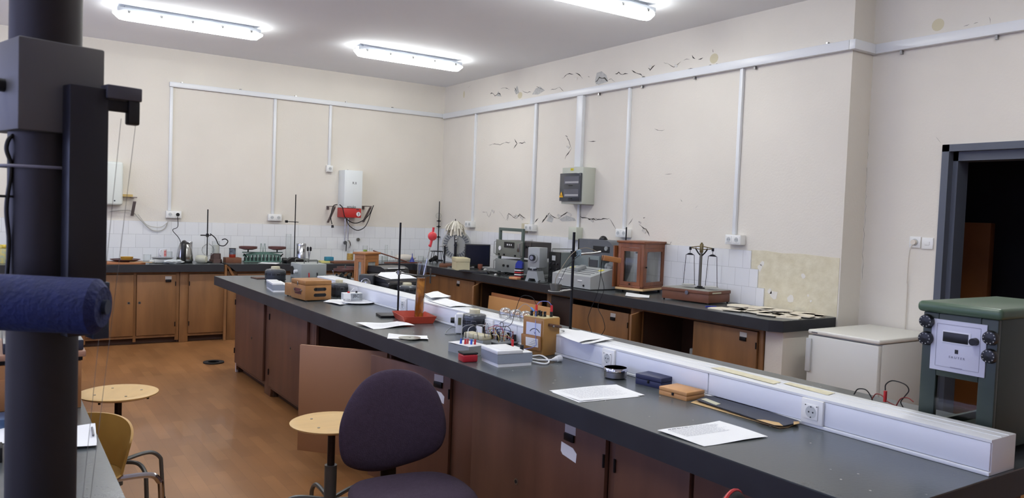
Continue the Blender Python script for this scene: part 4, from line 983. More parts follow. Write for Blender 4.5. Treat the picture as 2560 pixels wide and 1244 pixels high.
# green damped balance
P = Vector((-2.90, -8.775, ZT)); hG = .46
P, w_, d_, h_ = fit((2440, 1135), -2, 2700, 2284, 797)
P = Vector((-2.915, 0, ZT)); P.y = at(2484, 1010, x=-2.915).y
d_ = ext(P, (0, 1, 0), 2290); hG = zat(P, 800) - ZT; w_ = .50
gb = T('analytical_balance', 'tall green enamel analytical balance with lilac-white dial plate at the near end', 'balance', P)
gm = mat('balance_green', (46, 58, 52), .4, var=.05, scale=6)
gt = mat('balance_green_top', (74, 96, 76), .35)
cw_ = .05
fr_ = M().box(0, .02, 0, cw_, .02, hG, b=.004).box(0, .02, d_ - cw_, d_, .02, hG, b=.004).box(0, .02, cw_, d_ - cw_, hG * .53, hG, b=.003).box(0, .02, cw_, d_ - cw_, .02, .06, b=.003)
fr_.box(.02, w_, 0, .012, .02, hG, b=.003)
fr_.box(.02, w_, d_ - .012, d_, hG * .50, hG, b=.003).box(.02, .07, d_ - .012, d_, .06, hG * .5).box(w_ - .07, w_, d_ - .012, d_, .06, hG * .5).box(.02, w_, d_ - .012, d_, .02, .06)
fr_.box(w_ - .012, w_, 0.012, d_ - .012, .02, hG).box(.02, w_, 0.012, d_ - .012, .02, .035)
fr_.out('housing', gm, gb)
M().box(-.016, w_ + .01, -.016, d_ + .016, hG, hG + .035, b=.014, seg=4).out('top_cover', gt, gb)
M().box(.06, w_ - .03, .02, d_ - .02, hG * .52, hG * .98).out('inner_mechanism', blackm, gb)
M().box(.004, .008, cw_, d_ - cw_, .06, hG * .53).out('window_pane', glass, gb)
dp = mat('dial_lilac', (196, 198, 214), .4)
y0, y1 = d_ * .13, d_ * .865; z0, z1 = hG * .575, hG * .955
pl = M().box(-.004, 0, y0, y1, z0, z1, b=.001).out('dial_plate', dp, gb)
ring = M()
for (a0, a1, b0_, b1_) in ((y0 + .018, y1 - .018, z1 - .014, z1 - .013), (y0 + .018, y1 - .018, z0 + .013, z0 + .014), (y0 + .017, y0 + .018, z0 + .014, z1 - .014), (y1 - .018, y1 - .017, z0 + .014, z1 - .014)): ring.box(-.0046, -.0038, a0, a1, b0_, b1_)
ring.out('dial_border', mat('thin_grey', (120, 122, 140), .5), pl)
M().box(-.0065, -.004, d_ * .36, d_ * .70, hG * .795, hG * .868, b=.001).out('display_window', black, pl)
M().box(-.0055, -.004, d_ * .33, d_ * .71, hG * .785, hG * .878, b=.001).out('display_frame', mat('frame_pale', (214, 216, 226), .4), pl)
M().cyl((-.004, d_ * .27, hG * .825), (-.024, d_ * .27, hG * .825), .012, .011, n=20).out('pointer_knob', black, pl)
text('maker_letters', 'S A U T E R', .010, greyink if False else mat('dim_print', (130, 130, 150), .6), pl, (-.0046, d_ * .5, hG * .685), (PI / 2, 0, -PI / 2))
M().box(-.0048, -.0038, d_ * .485, d_ * .53, hG * .715, hG * .745).out('maker_mark', ink, pl)
M().box(-.0048, -.0038, d_ * .42, d_ * .58, hG * .605, hG * .612).out('plate_print', mat('dim_print', (0, 0, 0)), pl)
for (v, z_) in ((.925, .93), (.925, .80), (.07, .87), (.07, .74)):
    o = M().lathe([(.021, 0), (.023, .006), (.020, .020), (.0001, .022)], 20, mx=Matrix.Rotation(-PI / 2, 4, 'Y')).out('weight_knob', black, gb, (-.001, d_ * v, hG * z_))
    q = M()
    for k in range(10):
        a = 2 * PI * k / 10; q.cyl((-.0175, .0165 * math.cos(a), .0165 * math.sin(a)), (-.0205, .0165 * math.cos(a), .0165 * math.sin(a)), .0018, n=6)
    q.out('knob_marks', mat('mark_white', (180, 180, 176), .5), o)
for v, tp in ((.43, .02), (.23, 0)):
    M().cyl((.12 + tp, d_ * v - tp, .05), (.12, d_ * v, hG * .53), .0032, n=8).out('hanger_rod', mat('rod_pale', (180, 178, 190), .3, .3), gb)
for (u, v) in ((.03, .03), (w_ - .04, .03), (.03, d_ - .03), (w_ - .04, d_ - .03)): M().cyl((u, v, 0), (u, v, .022), .014).out('foot', blackm, gb)
# leads lying behind the box between fridge and balance
Y1 = -7.6
for i, (pts, m_, lab) in enumerate((
    (((2135, 985), (2145, 972), (2165, 974), (2178, 992), (2182, 1008)), blackm, 'black lead arching up left of the red plugs behind the dado box'),
    (((2213, 975), (2215, 960), (2232, 951), (2262, 960), (2272, 975), (2262, 990), (2252, 1004), (2258, 1018)), blackm, 'tall black lead loop beside the green balance'),
    (((2180, 996), (2190, 984), (2205, 988), (2215, 1000), (2232, 1010), (2245, 1016)), mat('wire_dark_red', (128, 44, 44), .5), 'dark red lead snaking behind the dado box'),
    (((2240, 1014), (2252, 996), (2270, 994), (2284, 1004)), mat('wire_dark_red', (128, 44, 44)), 'dark red lead curving toward the green balance'))):
    lead('test_lead', lab, [at(x, y, x=-2.75) for x, y in pts], .0022, m_)
a = at(2213, 990, x=-2.75)
M().cyl((0, 0, -.02), (0, 0, .02), .006, n=10).out('banana_plug', redm, loc=a, label='red banana plug standing behind the dado box by the fridge', cat='plug')
mm = T('multimeter_leads_box', 'small black coil of leads at the foot of the green balance', 'wire', (-2.70, -7.75, ZT))
M().tube([(.0, 0, .006), (.06, .03, .006), (.04, .09, .008), (-.03, .08, .006), (-.04, .02, .01), (.02, -.02, .012), (.07, .0, .012)], .004, n=6).out('coiled_lead', blackm, mm)

# balance no.2: brown pans on green frame (rear strip, far end)
def roberval(label, loc, rz, L_=.34, hh=.10, panr=.10, mfr=greenm, scale=1.0):
    t = T('table_balance', label, 'balance', loc, rz)
    pm = mat('pan_brown', (96, 62, 58), .5)
    q = M()
    n = 9; w2 = L_ / 2
    # arched openwork side plates: bottom rail, arched top rail and upright bars
    for s_ in (-.035, .035):
        q.box(-w2, w2, s_ - .004, s_ + .004, .006, .018)
        pr = None
        for k in range(17):
            u = -w2 + L_ * k / 16; z_ = hh * (.55 + .38 * math.sqrt(max(0, 1 - (u / w2 / 1.06) ** 2)))
            if pr: q.poly([(pr[0], s_ - .004, pr[1] - .012), (u, s_ - .004, z_ - .012), (u, s_ - .004, z_ + .010), (pr[0], s_ - .004, pr[1] + .010)], .008, (0, 1, 0))
            pr = (u, z_)
        for k in range(n + 1):
            u = -w2 * .9 + L_ * .9 * k / n; z_ = hh * (.55 + .38 * math.sqrt(max(0, 1 - (u / w2 / 1.06) ** 2)))
            q.box(u - .0075, u + .0075, s_ - .0038, s_ + .0038, .016, z_ - .004)
    q.box(-w2, w2, -.03, .03, .004, .012)
    q.out('cast_frame', mfr, t)
    M().box(-w2 * .96, w2 * .96, -.028, .028, .02, hh * .5).out('inner_casting', mat('inner_green', (34, 52, 48), .7), t)
    M().box(-w2 * 1.08, w2 * 1.08, -.010, .010, hh * .98, hh * 1.08, b=.003).out('beam', mfr, t)
    for s_ in (-1, 1):
        M().cyl((s_ * w2 * .78, 0, hh * 1.0), (s_ * w2 * .78, 0, hh * 1.34), .008).out('pan_post', dkmetal, t)
        M().lathe([(panr * .5, hh * 1.30), (panr * .62, hh * 1.34), (panr * .97, hh * 1.42), (panr, hh * 1.64), (panr * .96, hh * 1.64), (panr * .92, hh * 1.46), (.0001, hh * 1.42)], 32, (s_ * w2 * .78, 0, 0)).out('pan', pm, t)
        M().cyl((s_ * w2 * .9, -.042, hh * .6), (s_ * w2 * 1.05, -.042, hh * .9), .007).out('lever_arm', dkmetal, t)
    for s_ in (-1, 1):
        M().tube([(s_ * .018 - .012, 0, hh * 1.05), (s_ * .022 - .004, 0, hh * 1.95), (s_ * .022 + .006, 0, hh * 1.95), (s_ * .018 + .016, 0, hh * 1.05)], .003, n=6, smooth=False).out('pointer_bracket', mfr, t)
    return t
c = at(655, 655, y=-.28); kk = mpp(c)
roberval('green openwork table balance with two brown pans on the far wall bench', (c.x, -.30, ZT), 0, L_=92 * kk, hh=24 * kk, panr=22 * kk)
c = at(862, 712, x=-2.66); kk = mpp(c)
roberval('second table balance with brown pans behind the dado box', (-2.66, c.y, ZT), math.radians(62), L_=.34, hh=.085, panr=.095, mfr=mat('dark_green_grey', (80, 92, 88), .5))

# glazed wooden cabinet (rear strip)
def balance_case(label, P, rz, w_, d_, h_, m_, haze=False, feet=False, name='balance_case'):
    gp_ = hazy if haze else glass
    t = T(name, label, 'balance case', P, rz)
    z0 = .0 if not feet else .05
    p_ = min(.03, min(w_, d_) * .13)
    if feet:
        for (u, v) in ((.04, .04), (w_ - .04, .04), (.04, d_ - .04), (w_ - .04, d_ - .04)): M().cyl((u, v, 0), (u, v, .05), .008, .014).out('foot', dkmetal, t)
        M().box(-.012, w_ + .012, -.012, d_ + .012, .03, .05, b=.003).out('base_board', woodl, t)
    q = M()
    for (u, v) in ((0, 0), (w_ - p_, 0), (0, d_ - p_), (w_ - p_, d_ - p_)): q.box(u, u + p_, v, v + p_, z0, h_ - .02, b=.002)
    q.box(0, w_, 0, d_, z0, z0 + .022, b=.002)
    for (a, b_, c_, e) in ((p_, w_ - p_, 0, p_ * .7), (p_, w_ - p_, d_ - p_ * .7, d_)): q.box(a, b_, c_, e, h_ - .06, h_ - .02)
    for (a, b_) in ((0, p_ * .7), (w_ - p_ * .7, w_)): q.box(a, b_, p_, d_ - p_, h_ - .06, h_ - .02)
    q.out('wooden_frame', m_, t)
    M().box(-.012, w_ + .012, -.012, d_ + .012, h_ - .02, h_, b=.004).out('top_board', m_, t)
    # doors: framed panes on the two near faces
    fw = min(.035, min(w_, d_) * .16) * (1.35 if haze else 1)
    for nm, f in (('front', 0), ('side', 1)):
        a, b_ = p_ + .002, (w_ if f == 0 else d_) - p_ - .002; q = M(); g_ = M(); zb, zt = z0 + .024, h_ - .062
        bars = ((a, a + fw, zb, zt), (b_ - fw, b_, zb, zt), (a + fw, b_ - fw, zb, zb + fw), (a + fw, b_ - fw, zt - fw, zt))
        for (c0, c1, c2, c3) in bars:
            if f == 0: q.box(c0, c1, .001, .014, c2, c3)
            else: q.box(.001, .014, c0, c1, c2, c3)
        d_o = q.out('glazed_door', m_, t)
        if f == 0: M().box(a + fw, b_ - fw, .006, .009, zb + fw, zt - fw).out('pane', gp_, d_o)
        else: M().box(.006, .009, a + fw, b_ - fw, zb + fw, zt - fw).out('pane', gp_, d_o)
        kx = a + fw * .5
        (M().sph((kx, -.006, (zb + zt) / 2), .008, u=10, v=8) if f == 0 else M().sph((-.006, (a + b_) / 2, zb + fw * .4), .008, u=10, v=8)).out('knob', dkmetal, d_o)
    M().box(w_ - .008, w_ - .004, p_, d_ - p_, z0 + .03, h_ - .06).box(p_, w_ - p_, d_ - .008, d_ - .004, z0 + .03, h_ - .06).out('rear_pane', m_ if haze else glass, t)
    M().cyl((w_ * .5, d_ * .5, z0 + .02), (w_ * .5, d_ * .5, h_ * .78), .008).box(w_ * .2, w_ * .8, d_ * .5 - .004, d_ * .5 + .004, h_ * .76, h_ * .79).out('balance_column', metal, t)
    for s_ in (.24, .76):
        M().cyl((w_ * s_, d_ * .5, h_ * .76), (w_ * s_, d_ * .5, z0 + .05), .0015, n=5).lathe([(.0001, z0 + .045), (.04, z0 + .05), (.04, z0 + .053), (.0001, z0 + .05)], 20, (w_ * s_, d_ * .5, 0)).out('hanging_pan', metal, t)
    return t
P, w_, d_, h_ = fit((911, 716), 28, 945, 884, 631)
balance_case('oak cabinet with small glass panes standing behind the dado box', (P.x, P.y, ZT), math.radians(28), w_, d_, h_, mat('oak_pale', (168, 112, 64), .45, var=.1, scale=6), haze=True)
jar_z = h_ + ZT

# black printer with loudspeaker below, second black device, variac handled above
P, w_, d_, h_ = fit((936, 722), 22, 996, 911, 668)
pr = T('printer', 'glossy black printer with white top slot behind the dado box', 'printer', (P.x + .09, P.y - .03, ZT), math.radians(14))
W2, D2 = .34, .26
W2 = 78 * mpp(P)
M().box(0, W2, 0, D2, 0, h_ * .72, b=.012, seg=3).out('lower_housing', black, pr)
M().poly([(0, y, z) for y, z in ((0, h_ * .72), (D2, h_ * .72), (D2, h_ * 1.0), (D2 * .3, h_ * 1.02), (.02, h_ * .92))], W2, (1, 0, 0)).out('upper_housing', black, pr)
M().box(.03, W2 * .8, .004, .012, h_ * .93, h_ * .965).out('paper_slot', paperm, pr)
M().box(.05, W2 * .85, -.004, .003, h_ * .80, h_ * .83).out('chrome_strip', chrome, pr)
M().cyl((W2 * .42, -.006, h_ * .76), (W2 * .42, 0, h_ * .76), .012, n=16).out('round_button', white, pr)
M().box(W2 * .3, W2 * .42, -.0015, 0, h_ * .45, h_ * .48).out('badge', greym, pr)
c = at(925, 712, x=-2.80)
sp = T('loudspeaker', 'small black loudspeaker with chrome cone beside the printer', 'loudspeaker', (-2.86, c.y - .05, ZT), math.radians(-35))
M().box(-.06, .06, 0, .12, 0, .155, b=.01).out('cabinet_body', mat('speaker_grey', (44, 46, 50), .5), sp)
M().lathe([(.040, 0), (.042, .005), (.036, .007), (.015, -.004), (.012, .004), (.0001, .006)], 28, mx=Matrix.Rotation(PI / 2, 4, 'X')).out('speaker_cone', chrome, sp, (0, -.001, .085))
c = at(1020, 735, x=-2.60)
b2 = T('flatbed_scanner', 'low black device with open lid carrying a white sheet, right of the printer', 'scanner', (-2.745, c.y + .07, ZT), math.radians(8))
M().box(0, .33, 0, .30, 0, .10, b=.012).out('base_housing', black, b2)
M().poly([(0, y, z) for y, z in ((.02, .10), (.30, .10), (.30, .155), (.05, .125))], .33, (1, 0, 0)).out('sloped_tray', mat('tray_black', (36, 37, 42), .3), b2)
M().box(.02, .31, .015, .019, .104, .112).out('chrome_strip', metal, b2)
M().tube([(.0, -.02, 0.01), (.0, -.025, .08), (.02, -.025, .09), (.30, -.02, .09)], .004, n=6, smooth=False).out('wire_guard', dkmetal, b2)
M().poly([(.06, .06, .128), (.32, .06, .128), (.32, .28, .165), (.10, .28, .165), (.02, .2, .150)], .002).out('paper', paperm, b2)
lead('test_lead', 'grey lead lying before the printer', [at(x, y, z=ZT) for x, y in ((952, 700), (962, 715), (972, 728), (980, 726))], .003, greym)

# ================================================================ right-hand bench
# corner stand with glass bulb
def pxstand(label, px_, py_, topy, x=None, y=None, z=ZT, **k):
    c = at(px_, py_, z=z); return stand(label, c, zat(c, topy) - z, **k), c
sc1, c = pxstand('corner retort stand holding a round glass flask, by the tripod stool', 1094, 651, 503, r_=.007, bw=.12, bd=.18)
kk = mpp(c)
for (yy, m_) in ((552, None), (566, None), (592, None)):
    zz = zat(c, yy) - ZT
    M().cyl((-.035, 0, zz), (.03, 0, zz), .006, n=8).cyl((0, 0, zz - .015), (0, 0, zz + .015), .013, n=10).out('boss_head', dkmetal, sc1)
fb = M().sph((-.015, -.01, zat(c, 539) - ZT), 7.2 * kk).out('round_flask', glass, None, loc=c, label='small round glass flask at the top of the corner stand', cat='flask')
fb['group'] = 'glassware on stands'
zz = zat(c, 562) - ZT
M().tube([(.02, 0, zz), (.05, 0, zz + .012), (.07, 0, zz - .005)], .008, n=8).tube([(.04, 0, zz), (.045, 0, .2), (.045, 0, .05)], .006, n=8).out('glass_tubing', glass, sc1)
# tripod
c = at(1096, 658, z=ZT); hh = zat(c, 627) - ZT
t = T('tripod', 'small round black tripod in the room corner', 'tripod', (c.x - .02, c.y, ZT))
M().lathe([(.06, hh - .008), (.10, hh - .008), (.10, hh), (.06, hh), (.06, hh - .008)], 28).out('ring_top', dkmetal, t)
for k in range(4):
    a = PI / 2 * k + .5; M().cyl((.08 * math.cos(a), .08 * math.sin(a), hh - .004), (.12 * math.cos(a), .12 * math.sin(a), 0), .004, n=8).out('leg', dkmetal, t)
t = T('hair_dryer', 'black hand-held dryer lying by the tripod', 'dryer', at(1078, 657, z=ZT))
M().cyl((-.02, 0, .03), (.10, .05, .07), .022, .036, n=14).out('barrel', black, t)
M().cyl((.08, .04, .055), (.10, .0, .012), .016, n=12).out('grip', black, t)
# influence machine
c = at(1146, 654, z=ZT); kk = mpp(c)
im = T('influence_machine', 'electrostatic influence machine with grey segmented disc and paper plume', 'influence machine', (-.33, -1.06, ZT), math.radians(-38))
R_ = 34 * kk; zc = zat(c, 606) - ZT
M().box(-.20, .20, -.12, .12, 0, .03, b=.004).out('wooden_base', brownw, im)
dg = mat('disc_grey', (176, 178, 172), .3, var=.06, scale=5)
for s_ in (-.012, .006): M().lathe([(.015, 0), (R_, 0), (R_, .004), (.015, .004), (.015, 0)], 48, mx=Matrix.Rotation(PI / 2, 4, 'X')).out('disc', dg, im, (0, s_, zc))
q = M()
for k in range(30):
    a = 2 * PI * k / 30
    q.box(-.009, .009, -.0215, -.0195, R_ * .62, R_ * .9, mx=Matrix.Translation((0, 0, zc)) @ Matrix.Rotation(a, 4, 'Y'))
q.out('foil_segments', mat('foil_grey', (108, 112, 112), .4, .4), im)
for s_ in (-.05, .05): M().box(-.012, .012, s_ - .008, s_ + .008, .03, zc + .04, b=.002).out('upright', dkmetal, im)
M().cyl((0, -.075, zc), (0, .07, zc), .010).out('axle', black, im)
M().cyl((0, -.085, zc), (0, -.07, zc), .022, n=16).out('hub', black, im)
M().sph((0, -.06, zc + R_ * .42), .018).out('brass_ball', chrome, im)
for s_ in (-1, 1):
    M().cyl((s_ * R_ * .75, -.05, .03), (s_ * R_ * .75, -.05, zc - .02), .012).out('insulator_column', black, im)
    M().cyl((s_ * R_ * .55, -.06, zc - .02), (s_ * R_ * 1.08, -.06, zc - .02), .006).sph((s_ * R_ * .75, -.06, zc - .01), .016).out('electrode', metal, im)
M().tube([(0, -.05, zc + R_ * .4), (-.03, -.055, zc + .1), (0, -.06, zc), (.03, -.055, zc + .1), (0, -.05, zc + R_ * .4)], .003, n=6).out('neutraliser_wire', metal, im)
# paper plume
c2_ = at(1137, 649, z=ZT); pz = zat(c2_, 550) - ZT
t = T('paper_plume', 'plume of white paper strips on a rod above the influence machine', 'plume', (at(1137, 600, y=-1.26).x, -1.26, ZT))
M().cyl((0, 0, 0), (0, 0, pz + .03), .005).out('rod', dkmetal, t)
M().cyl((0, 0, 0), (0, 0, .012), .05, n=20).out('base_disc', black, t)
pm = mat('plume_paper', (214, 210, 196), .9); rn = random.Random(5)
for k in range(54):
    a = 2 * PI * k / 54 + rn.uniform(-.12, .12); L_ = rn.uniform(.08, .19); ru = rn.uniform(.10, .155); s1, c1 = math.sin(a), math.cos(a); tw = .0075
    pts = [(0, 0, pz), (.25, .3, pz + .004), (.5, .6, pz - .025), (.8, .9, pz - L_ * .5), (1.0, 1, pz - L_)]
    q = M(); prev = None
    for i_, (u, v, z_) in enumerate(pts):
        rr_ = ru * u; p = Vector((rr_ * c1, rr_ * s1, z_)); nn = Vector((-s1, c1, 0)) * tw * (.3 + v)
        A_, B_ = q.b.verts.new(p - nn), q.b.verts.new(p + nn)
        if prev: q.b.faces.new((prev[0], prev[1], B_, A_))
        prev = (A_, B_)
    o = q.out('paper_strip', pm, t); o.modifiers.new('solid', 'SOLIDIFY').thickness = .0008

# cream cardboard box
P, w_, d_, h_ = fit((1140, 675), -20, 1175, 1117, 645)
w_ = min(w_, .32); d_ = min(d_, .34)
t = T('cardboard_box', 'cream cardboard box with lid before the influence machine', 'box', P, math.radians(-20))
cb = mat('cream_card', (206, 198, 162), .8)
M().box(.004, w_ - .004, .004, d_ - .004, 0, h_ * .7).out('box_base', cb, t)
M().box(0, w_, 0, d_, h_ * .68, h_, b=.002).out('lid', cb, t)
M().box(-.05, .05, -.03, .03, 0, .03, b=.002).out('wooden_block', brownw, loc=at(1108, 667, z=ZT), rz=-.3, label='small red-brown block left of the cream cardboard box', cat='block')
# monitor, keyboard, block, mouse
c = at(1193, 650, y=-1.60); c.z = ZT; kk = mpp(c)
t = T('monitor', 'black flat monitor standing left of the instrument rack', 'monitor', (c.x, c.y, ZT), math.radians(-24))
W_ = 64 * kk / 2; zb = .035; zt_ = zat(c, 610) - ZT
M().box(-W_, W_, -.012, .02, zb, zt_, b=.004).out('bezel', black, t)
M().box(-W_ + .012, W_ - .012, -.0135, -.012, zb + .02, zt_ - .012).out('screen', mat('screen_dark', (20, 24, 42), .25), t)
M().box(-.03, .03, .02, .05, .01, .2, b=.004).out('stand_neck', black, t)
M().box(-.11, .11, -.04, .11, 0, .012, b=.004).out('stand_base', black, t)
c = at(1188, 681, z=ZT)
t = T('keyboard', 'black keyboard lying under the monitor', 'keyboard', (c.x, c.y, ZT), math.radians(-62))
M().box(-.21, .21, -.065, .065, 0, .016, b=.004).out('key_tray', black, t)
q = M()
for i in range(14):
    for j in range(5): q.box(-.195 + i * .028, -.171 + i * .028, -.055 + j * .023, -.036 + j * .023, .016, .021)
tag(q.out('keys', mat('key_black', (38, 38, 42), .6), t), kind='stuff')
M().box(-.025, .025, -.02, .02, 0, .065, b=.002).out('wooden_block', mat('rust_block', (140, 84, 68), .7), loc=at(1197, 673, z=ZT) + Vector((.03, .02, 0)), rz=.4, label='small reddish block standing before the monitor', cat='block')
for (px_, py_, lab) in ((1213, 675, 'pale computer mouse right of the keyboard'), (1240, 688, 'grey computer mouse among the rack cables')):
    M().sph((0, 0, .006), .032, (1, .6, .5)).out('computer_mouse', mat('mouse_pale', (196, 196, 190), .4), loc=at(px_, py_, z=ZT), rz=.5, label=lab, cat='mouse')

# instrument rack
P = at(1243, 697, z=ZT); kk = mpp(P); g_ = mat('rack_green', (84, 98, 92), .5); ig = mat('instrument_grey', (116, 120, 112), .45); dgk = mat('instrument_dark', (66, 62, 62), .5)
P = Vector((-.50, at(1243, 690, x=-.50).y, ZT))
rk = T('instrument_rack', 'grey-green open steel rack holding two panel instruments', 'instrument rack', P, R90)
# local x runs toward the camera along the wall, local y toward the wall
W_ = ext(P, (0, -1, 0), 1303); H_ = zat(P, 568) - ZT; D_ = .30
q = M()
for u in (0, W_ - .03):
    q.box(u, u + .03, 0, .03, 0, H_, b=.002)
    q.box(u, u + .03, 0, D_, 0, .025, b=.002)
q.box(.03, W_ - .03, 0, .03, H_ - .035, H_, b=.002)
q.out('rack_frame', g_, rk)
z1 = zat(P, 598) - ZT; z0 = zat(P, 638) - ZT; z3 = zat(P, 645) - ZT; z2 = zat(P, 676) - ZT
for i, (za, zb_, m1) in enumerate(((z0, z1, ig), (z2, z3, mat('instrument_grey2', (124, 128, 126), .45)))):
    ins = M().box(-.03, W_ + .02, -.015, -.004, za, zb_, b=.002).out('instrument_panel', m1, rk)
    M().box(-.01, W_ + .14, .032, D_, za + .005, zb_ - .005, b=.003).out('instrument_box', dgk if i == 0 else m1, rk)
    for u in (-.025, W_ + .012):
        M().tube([(u, -.015, za + .02), (u, -.04, za + .025), (u, -.04, zb_ - .025), (u, -.015, zb_ - .02)], .004, n=6, smooth=False).out('carry_handle', metal, ins)
    if i == 0:
        M().box(W_ * .30, W_ * .72, -.018, -.0151, za + (zb_ - za) * .55, zb_ - .02).out('counter_window', black, ins)
        for k in range(3): M().box(W_ * (.42 + .08 * k), W_ * (.46 + .08 * k), -.0195, -.0181, za + (zb_ - za) * .68, za + (zb_ - za) * .78).out('counter_digit', white, ins)
        M().cyl((W_ * .13, -.022, za + (zb_ - za) * .48), (W_ * .13, -.016, za + (zb_ - za) * .48), .026, n=20).out('round_dial', white, ins)
        M().box(W_ * .86, W_ * .95, -.028, -.0151, za + .07, zb_ - .03, b=.004).out('switch_plate', metal, ins)
        for u in (.1, .32, .78): M().cyl((W_ * u, -.03, za + .02), (W_ * u, -.015, za + .02), .010, n=12).out('knob', black, ins)
    else:
        for u in (.32, .5): M().cyl((W_ * u, -.03, (za + zb_) / 2), (W_ * u, -.015, (za + zb_) / 2), .014, n=14).out('knob', black, ins)
M().box(W_ + .02, W_ + .135, .020, .031, z0 + .005, z1 - .005).out('side_instrument_panel', dgk, rk)
for u in (.05, .09): M().cyl((W_ + u, .010, z1 - .06), (W_ + u, .020, z1 - .06), .014, n=14).out('knob', black, rk)
M().cyl((W_ * .65, .2, z1 + .0), (W_ * .65, .2, z1 + .018), .05, n=20).out('plate_on_top', white, rk)
for i in range(7):
    rn = random.Random(i + 20); pts = [Vector((-.56 + rn.uniform(-.08, .02), P.y + .04 - .06 * k + rn.uniform(-.03, .03), ZT + .006 + rn.uniform(0, .03))) for k in range(6 + i % 3)]
    lead('loose_cable', 'loose black cable, strand %s, tangled on the bench below the instrument rack' % ('nearest the mouse', 'over the rack foot', 'behind the mouse', 'at the slab edge', 'under the panel', 'beside the tan device', 'along the rack front')[i], pts, .004, blackm)
# stand and clamp rod behind rack
ss, c = pxstand('slim stand behind the instrument rack with a slanting pale rod', 1254, 668, 550, r_=.006, bw=.10, bd=.12)
a = zat(c, 562) - ZT
M().cyl((-.10, .06, zat(c, 562) - ZT), (.03, -.05, zat(c, 594) - ZT), .010, n=10).out('slanting_rod', metal, ss)
M().cyl((0, 0, zat(c, 588) - ZT), (0, 0, zat(c, 580) - ZT), .015, n=10).out('boss_head', dkmetal, ss)
# blue and red coil device, tan device
c = Vector((-.655, at(1297, 690, x=-.655).y, ZT))
t = T('coil_demonstrator', 'small red and white slotted device with blue plastic top before the projector', 'instrument', (c.x, c.y, ZT), math.radians(-60))
M().box(-.05, .05, -.04, .04, 0, .012, b=.002).out('base_plate', blackm, t)
for k in range(4): M().box(-.04, .04, -.035, .035, .022 + k * .024, .034 + k * .024, b=.002).out('core_layer', redm if k % 2 == 0 else white, t)
M().box(-.035, .035, -.03, .03, .012, .12).out('core', blackm, t)
M().poly([(-.04, -.02, .122), (.04, -.02, .122), (.045, -.02, .18), (.02, -.02, .205), (-.01, -.02, .205), (-.035, -.02, .17)], .04, (0, 1, 0)).out('blue_shield', mat('shield_blue', (34, 52, 150), .4), t)
M().box(-.06, .06, -.035, .035, 0, .028, b=.008).out('remote_case', mat('tan_plastic', (196, 140, 100), .5), loc=at(1287, 698, z=ZT), rz=math.radians(-75), label='tan rounded case at the bench edge below the rack', cat='case')
# grey upright projector
P = at(1332, 702, z=ZT); kk = mpp(P)
t = T('projector', 'pale grey upright projector head with round black lens', 'projector', (P.x + .03, P.y, ZT), math.radians(-66))
H_ = zat(P, 618) - ZT; pg = mat('projector_grey', (158, 163, 166), .4)
W_ = 17 * kk
M().poly([(x, -.07, z) for x, z in ((-W_ * 1.15, 0), (-W_ * .7, 0), (-W_ * .5, .03), (W_ * .5, .03), (W_ * .7, 0), (W_ * 1.15, 0), (W_ * .75, .11), (-W_ * .75, .11))], .14, (0, 1, 0)).out('splayed_base', pg, t)
M().box(-W_ * .55, W_ * .55, -.06, .06, .11, H_ * .42, b=.006).out('neck', pg, t)
M().box(-W_, W_, -.05, .12, H_ * .40, H_, b=.006).out('lamp_house', pg, t)
M().cyl((0, -.05, H_ * .70), (0, -.066, H_ * .70), W_ * .72, n=28).out('lens_flange', pg, t)
M().cyl((0, -.066, H_ * .70), (0, -.095, H_ * .70), W_ * .44, n=28).out('lens_barrel', black, t)
M().cyl((0, -.0955, H_ * .70), (0, -.097, H_ * .70), W_ * .30, n=24).out('lens_glass', metal, t)
for (u, z_) in ((-.6, .36), (.6, .36), (-.25, .35), (.3, .35)): M().cyl((W_ * u, -.075, H_ * z_), (W_ * u, -.06, H_ * z_), .010, n=10).out('knob', black, t)
lead('loose_cable', 'grey cable with connector between the projector and the dark instrument', [at(x, y, z=ZT + .01) for x, y in ((1345, 703), (1360, 698), (1372, 694), (1380, 700), (1366, 707), (1345, 707))], .004, blackm)
M().box(-.03, .03, -.015, .015, 0, .025, b=.003).out('connector', mat('conn_white', (206, 206, 200), .5), loc=at(1359, 694, z=ZT), rz=.7, label='pale multi-pin connector beside the projector foot', cat='connector')

# dark faced oscilloscope-like instrument
P = at(1400, 706, z=ZT); P = Vector((-.47, at(1372, 700, x=-.47).y, ZT))
t = T('panel_instrument', 'tall instrument with black knobbed front panel and grey casing', 'instrument', P, R90)
W_ = ext(P, (0, -1, 0), 1400); H_ = zat(P, 628) - ZT
M().box(0, W_, -.012, 0, 0, H_, b=.002).out('front_panel', black, t)
M().box(.004, W_ - .004, .0005, .42, .002, H_ - .004, b=.002).out('casing', mat('casing_grey', (104, 112, 112), .45), t)
M().box(W_ * .3, W_ * .6, -.014, -.0121, H_ * .72, H_ * .88).out('meter_window', mat('meter_pale', (180, 184, 184), .5), t)
for (u, z_) in ((.2, .62), (.5, .62), (.8, .62), (.2, .45), (.8, .45), (.5, .35), (.25, .2), (.75, .2)): M().cyl((W_ * u, -.028, H_ * z_), (W_ * u, -.0125, H_ * z_), .011, n=12).out('knob', mat('knob_dark', (48, 48, 52), .3), t)
M().tube([(W_ * .2, 0, H_), (W_ * .2, 0, H_ + .03), (W_ * .2, .3, H_ + .03), (W_ * .2, .3, H_)], .005, n=6, smooth=False).out('carry_handle', metal, t)
py_ = P.y
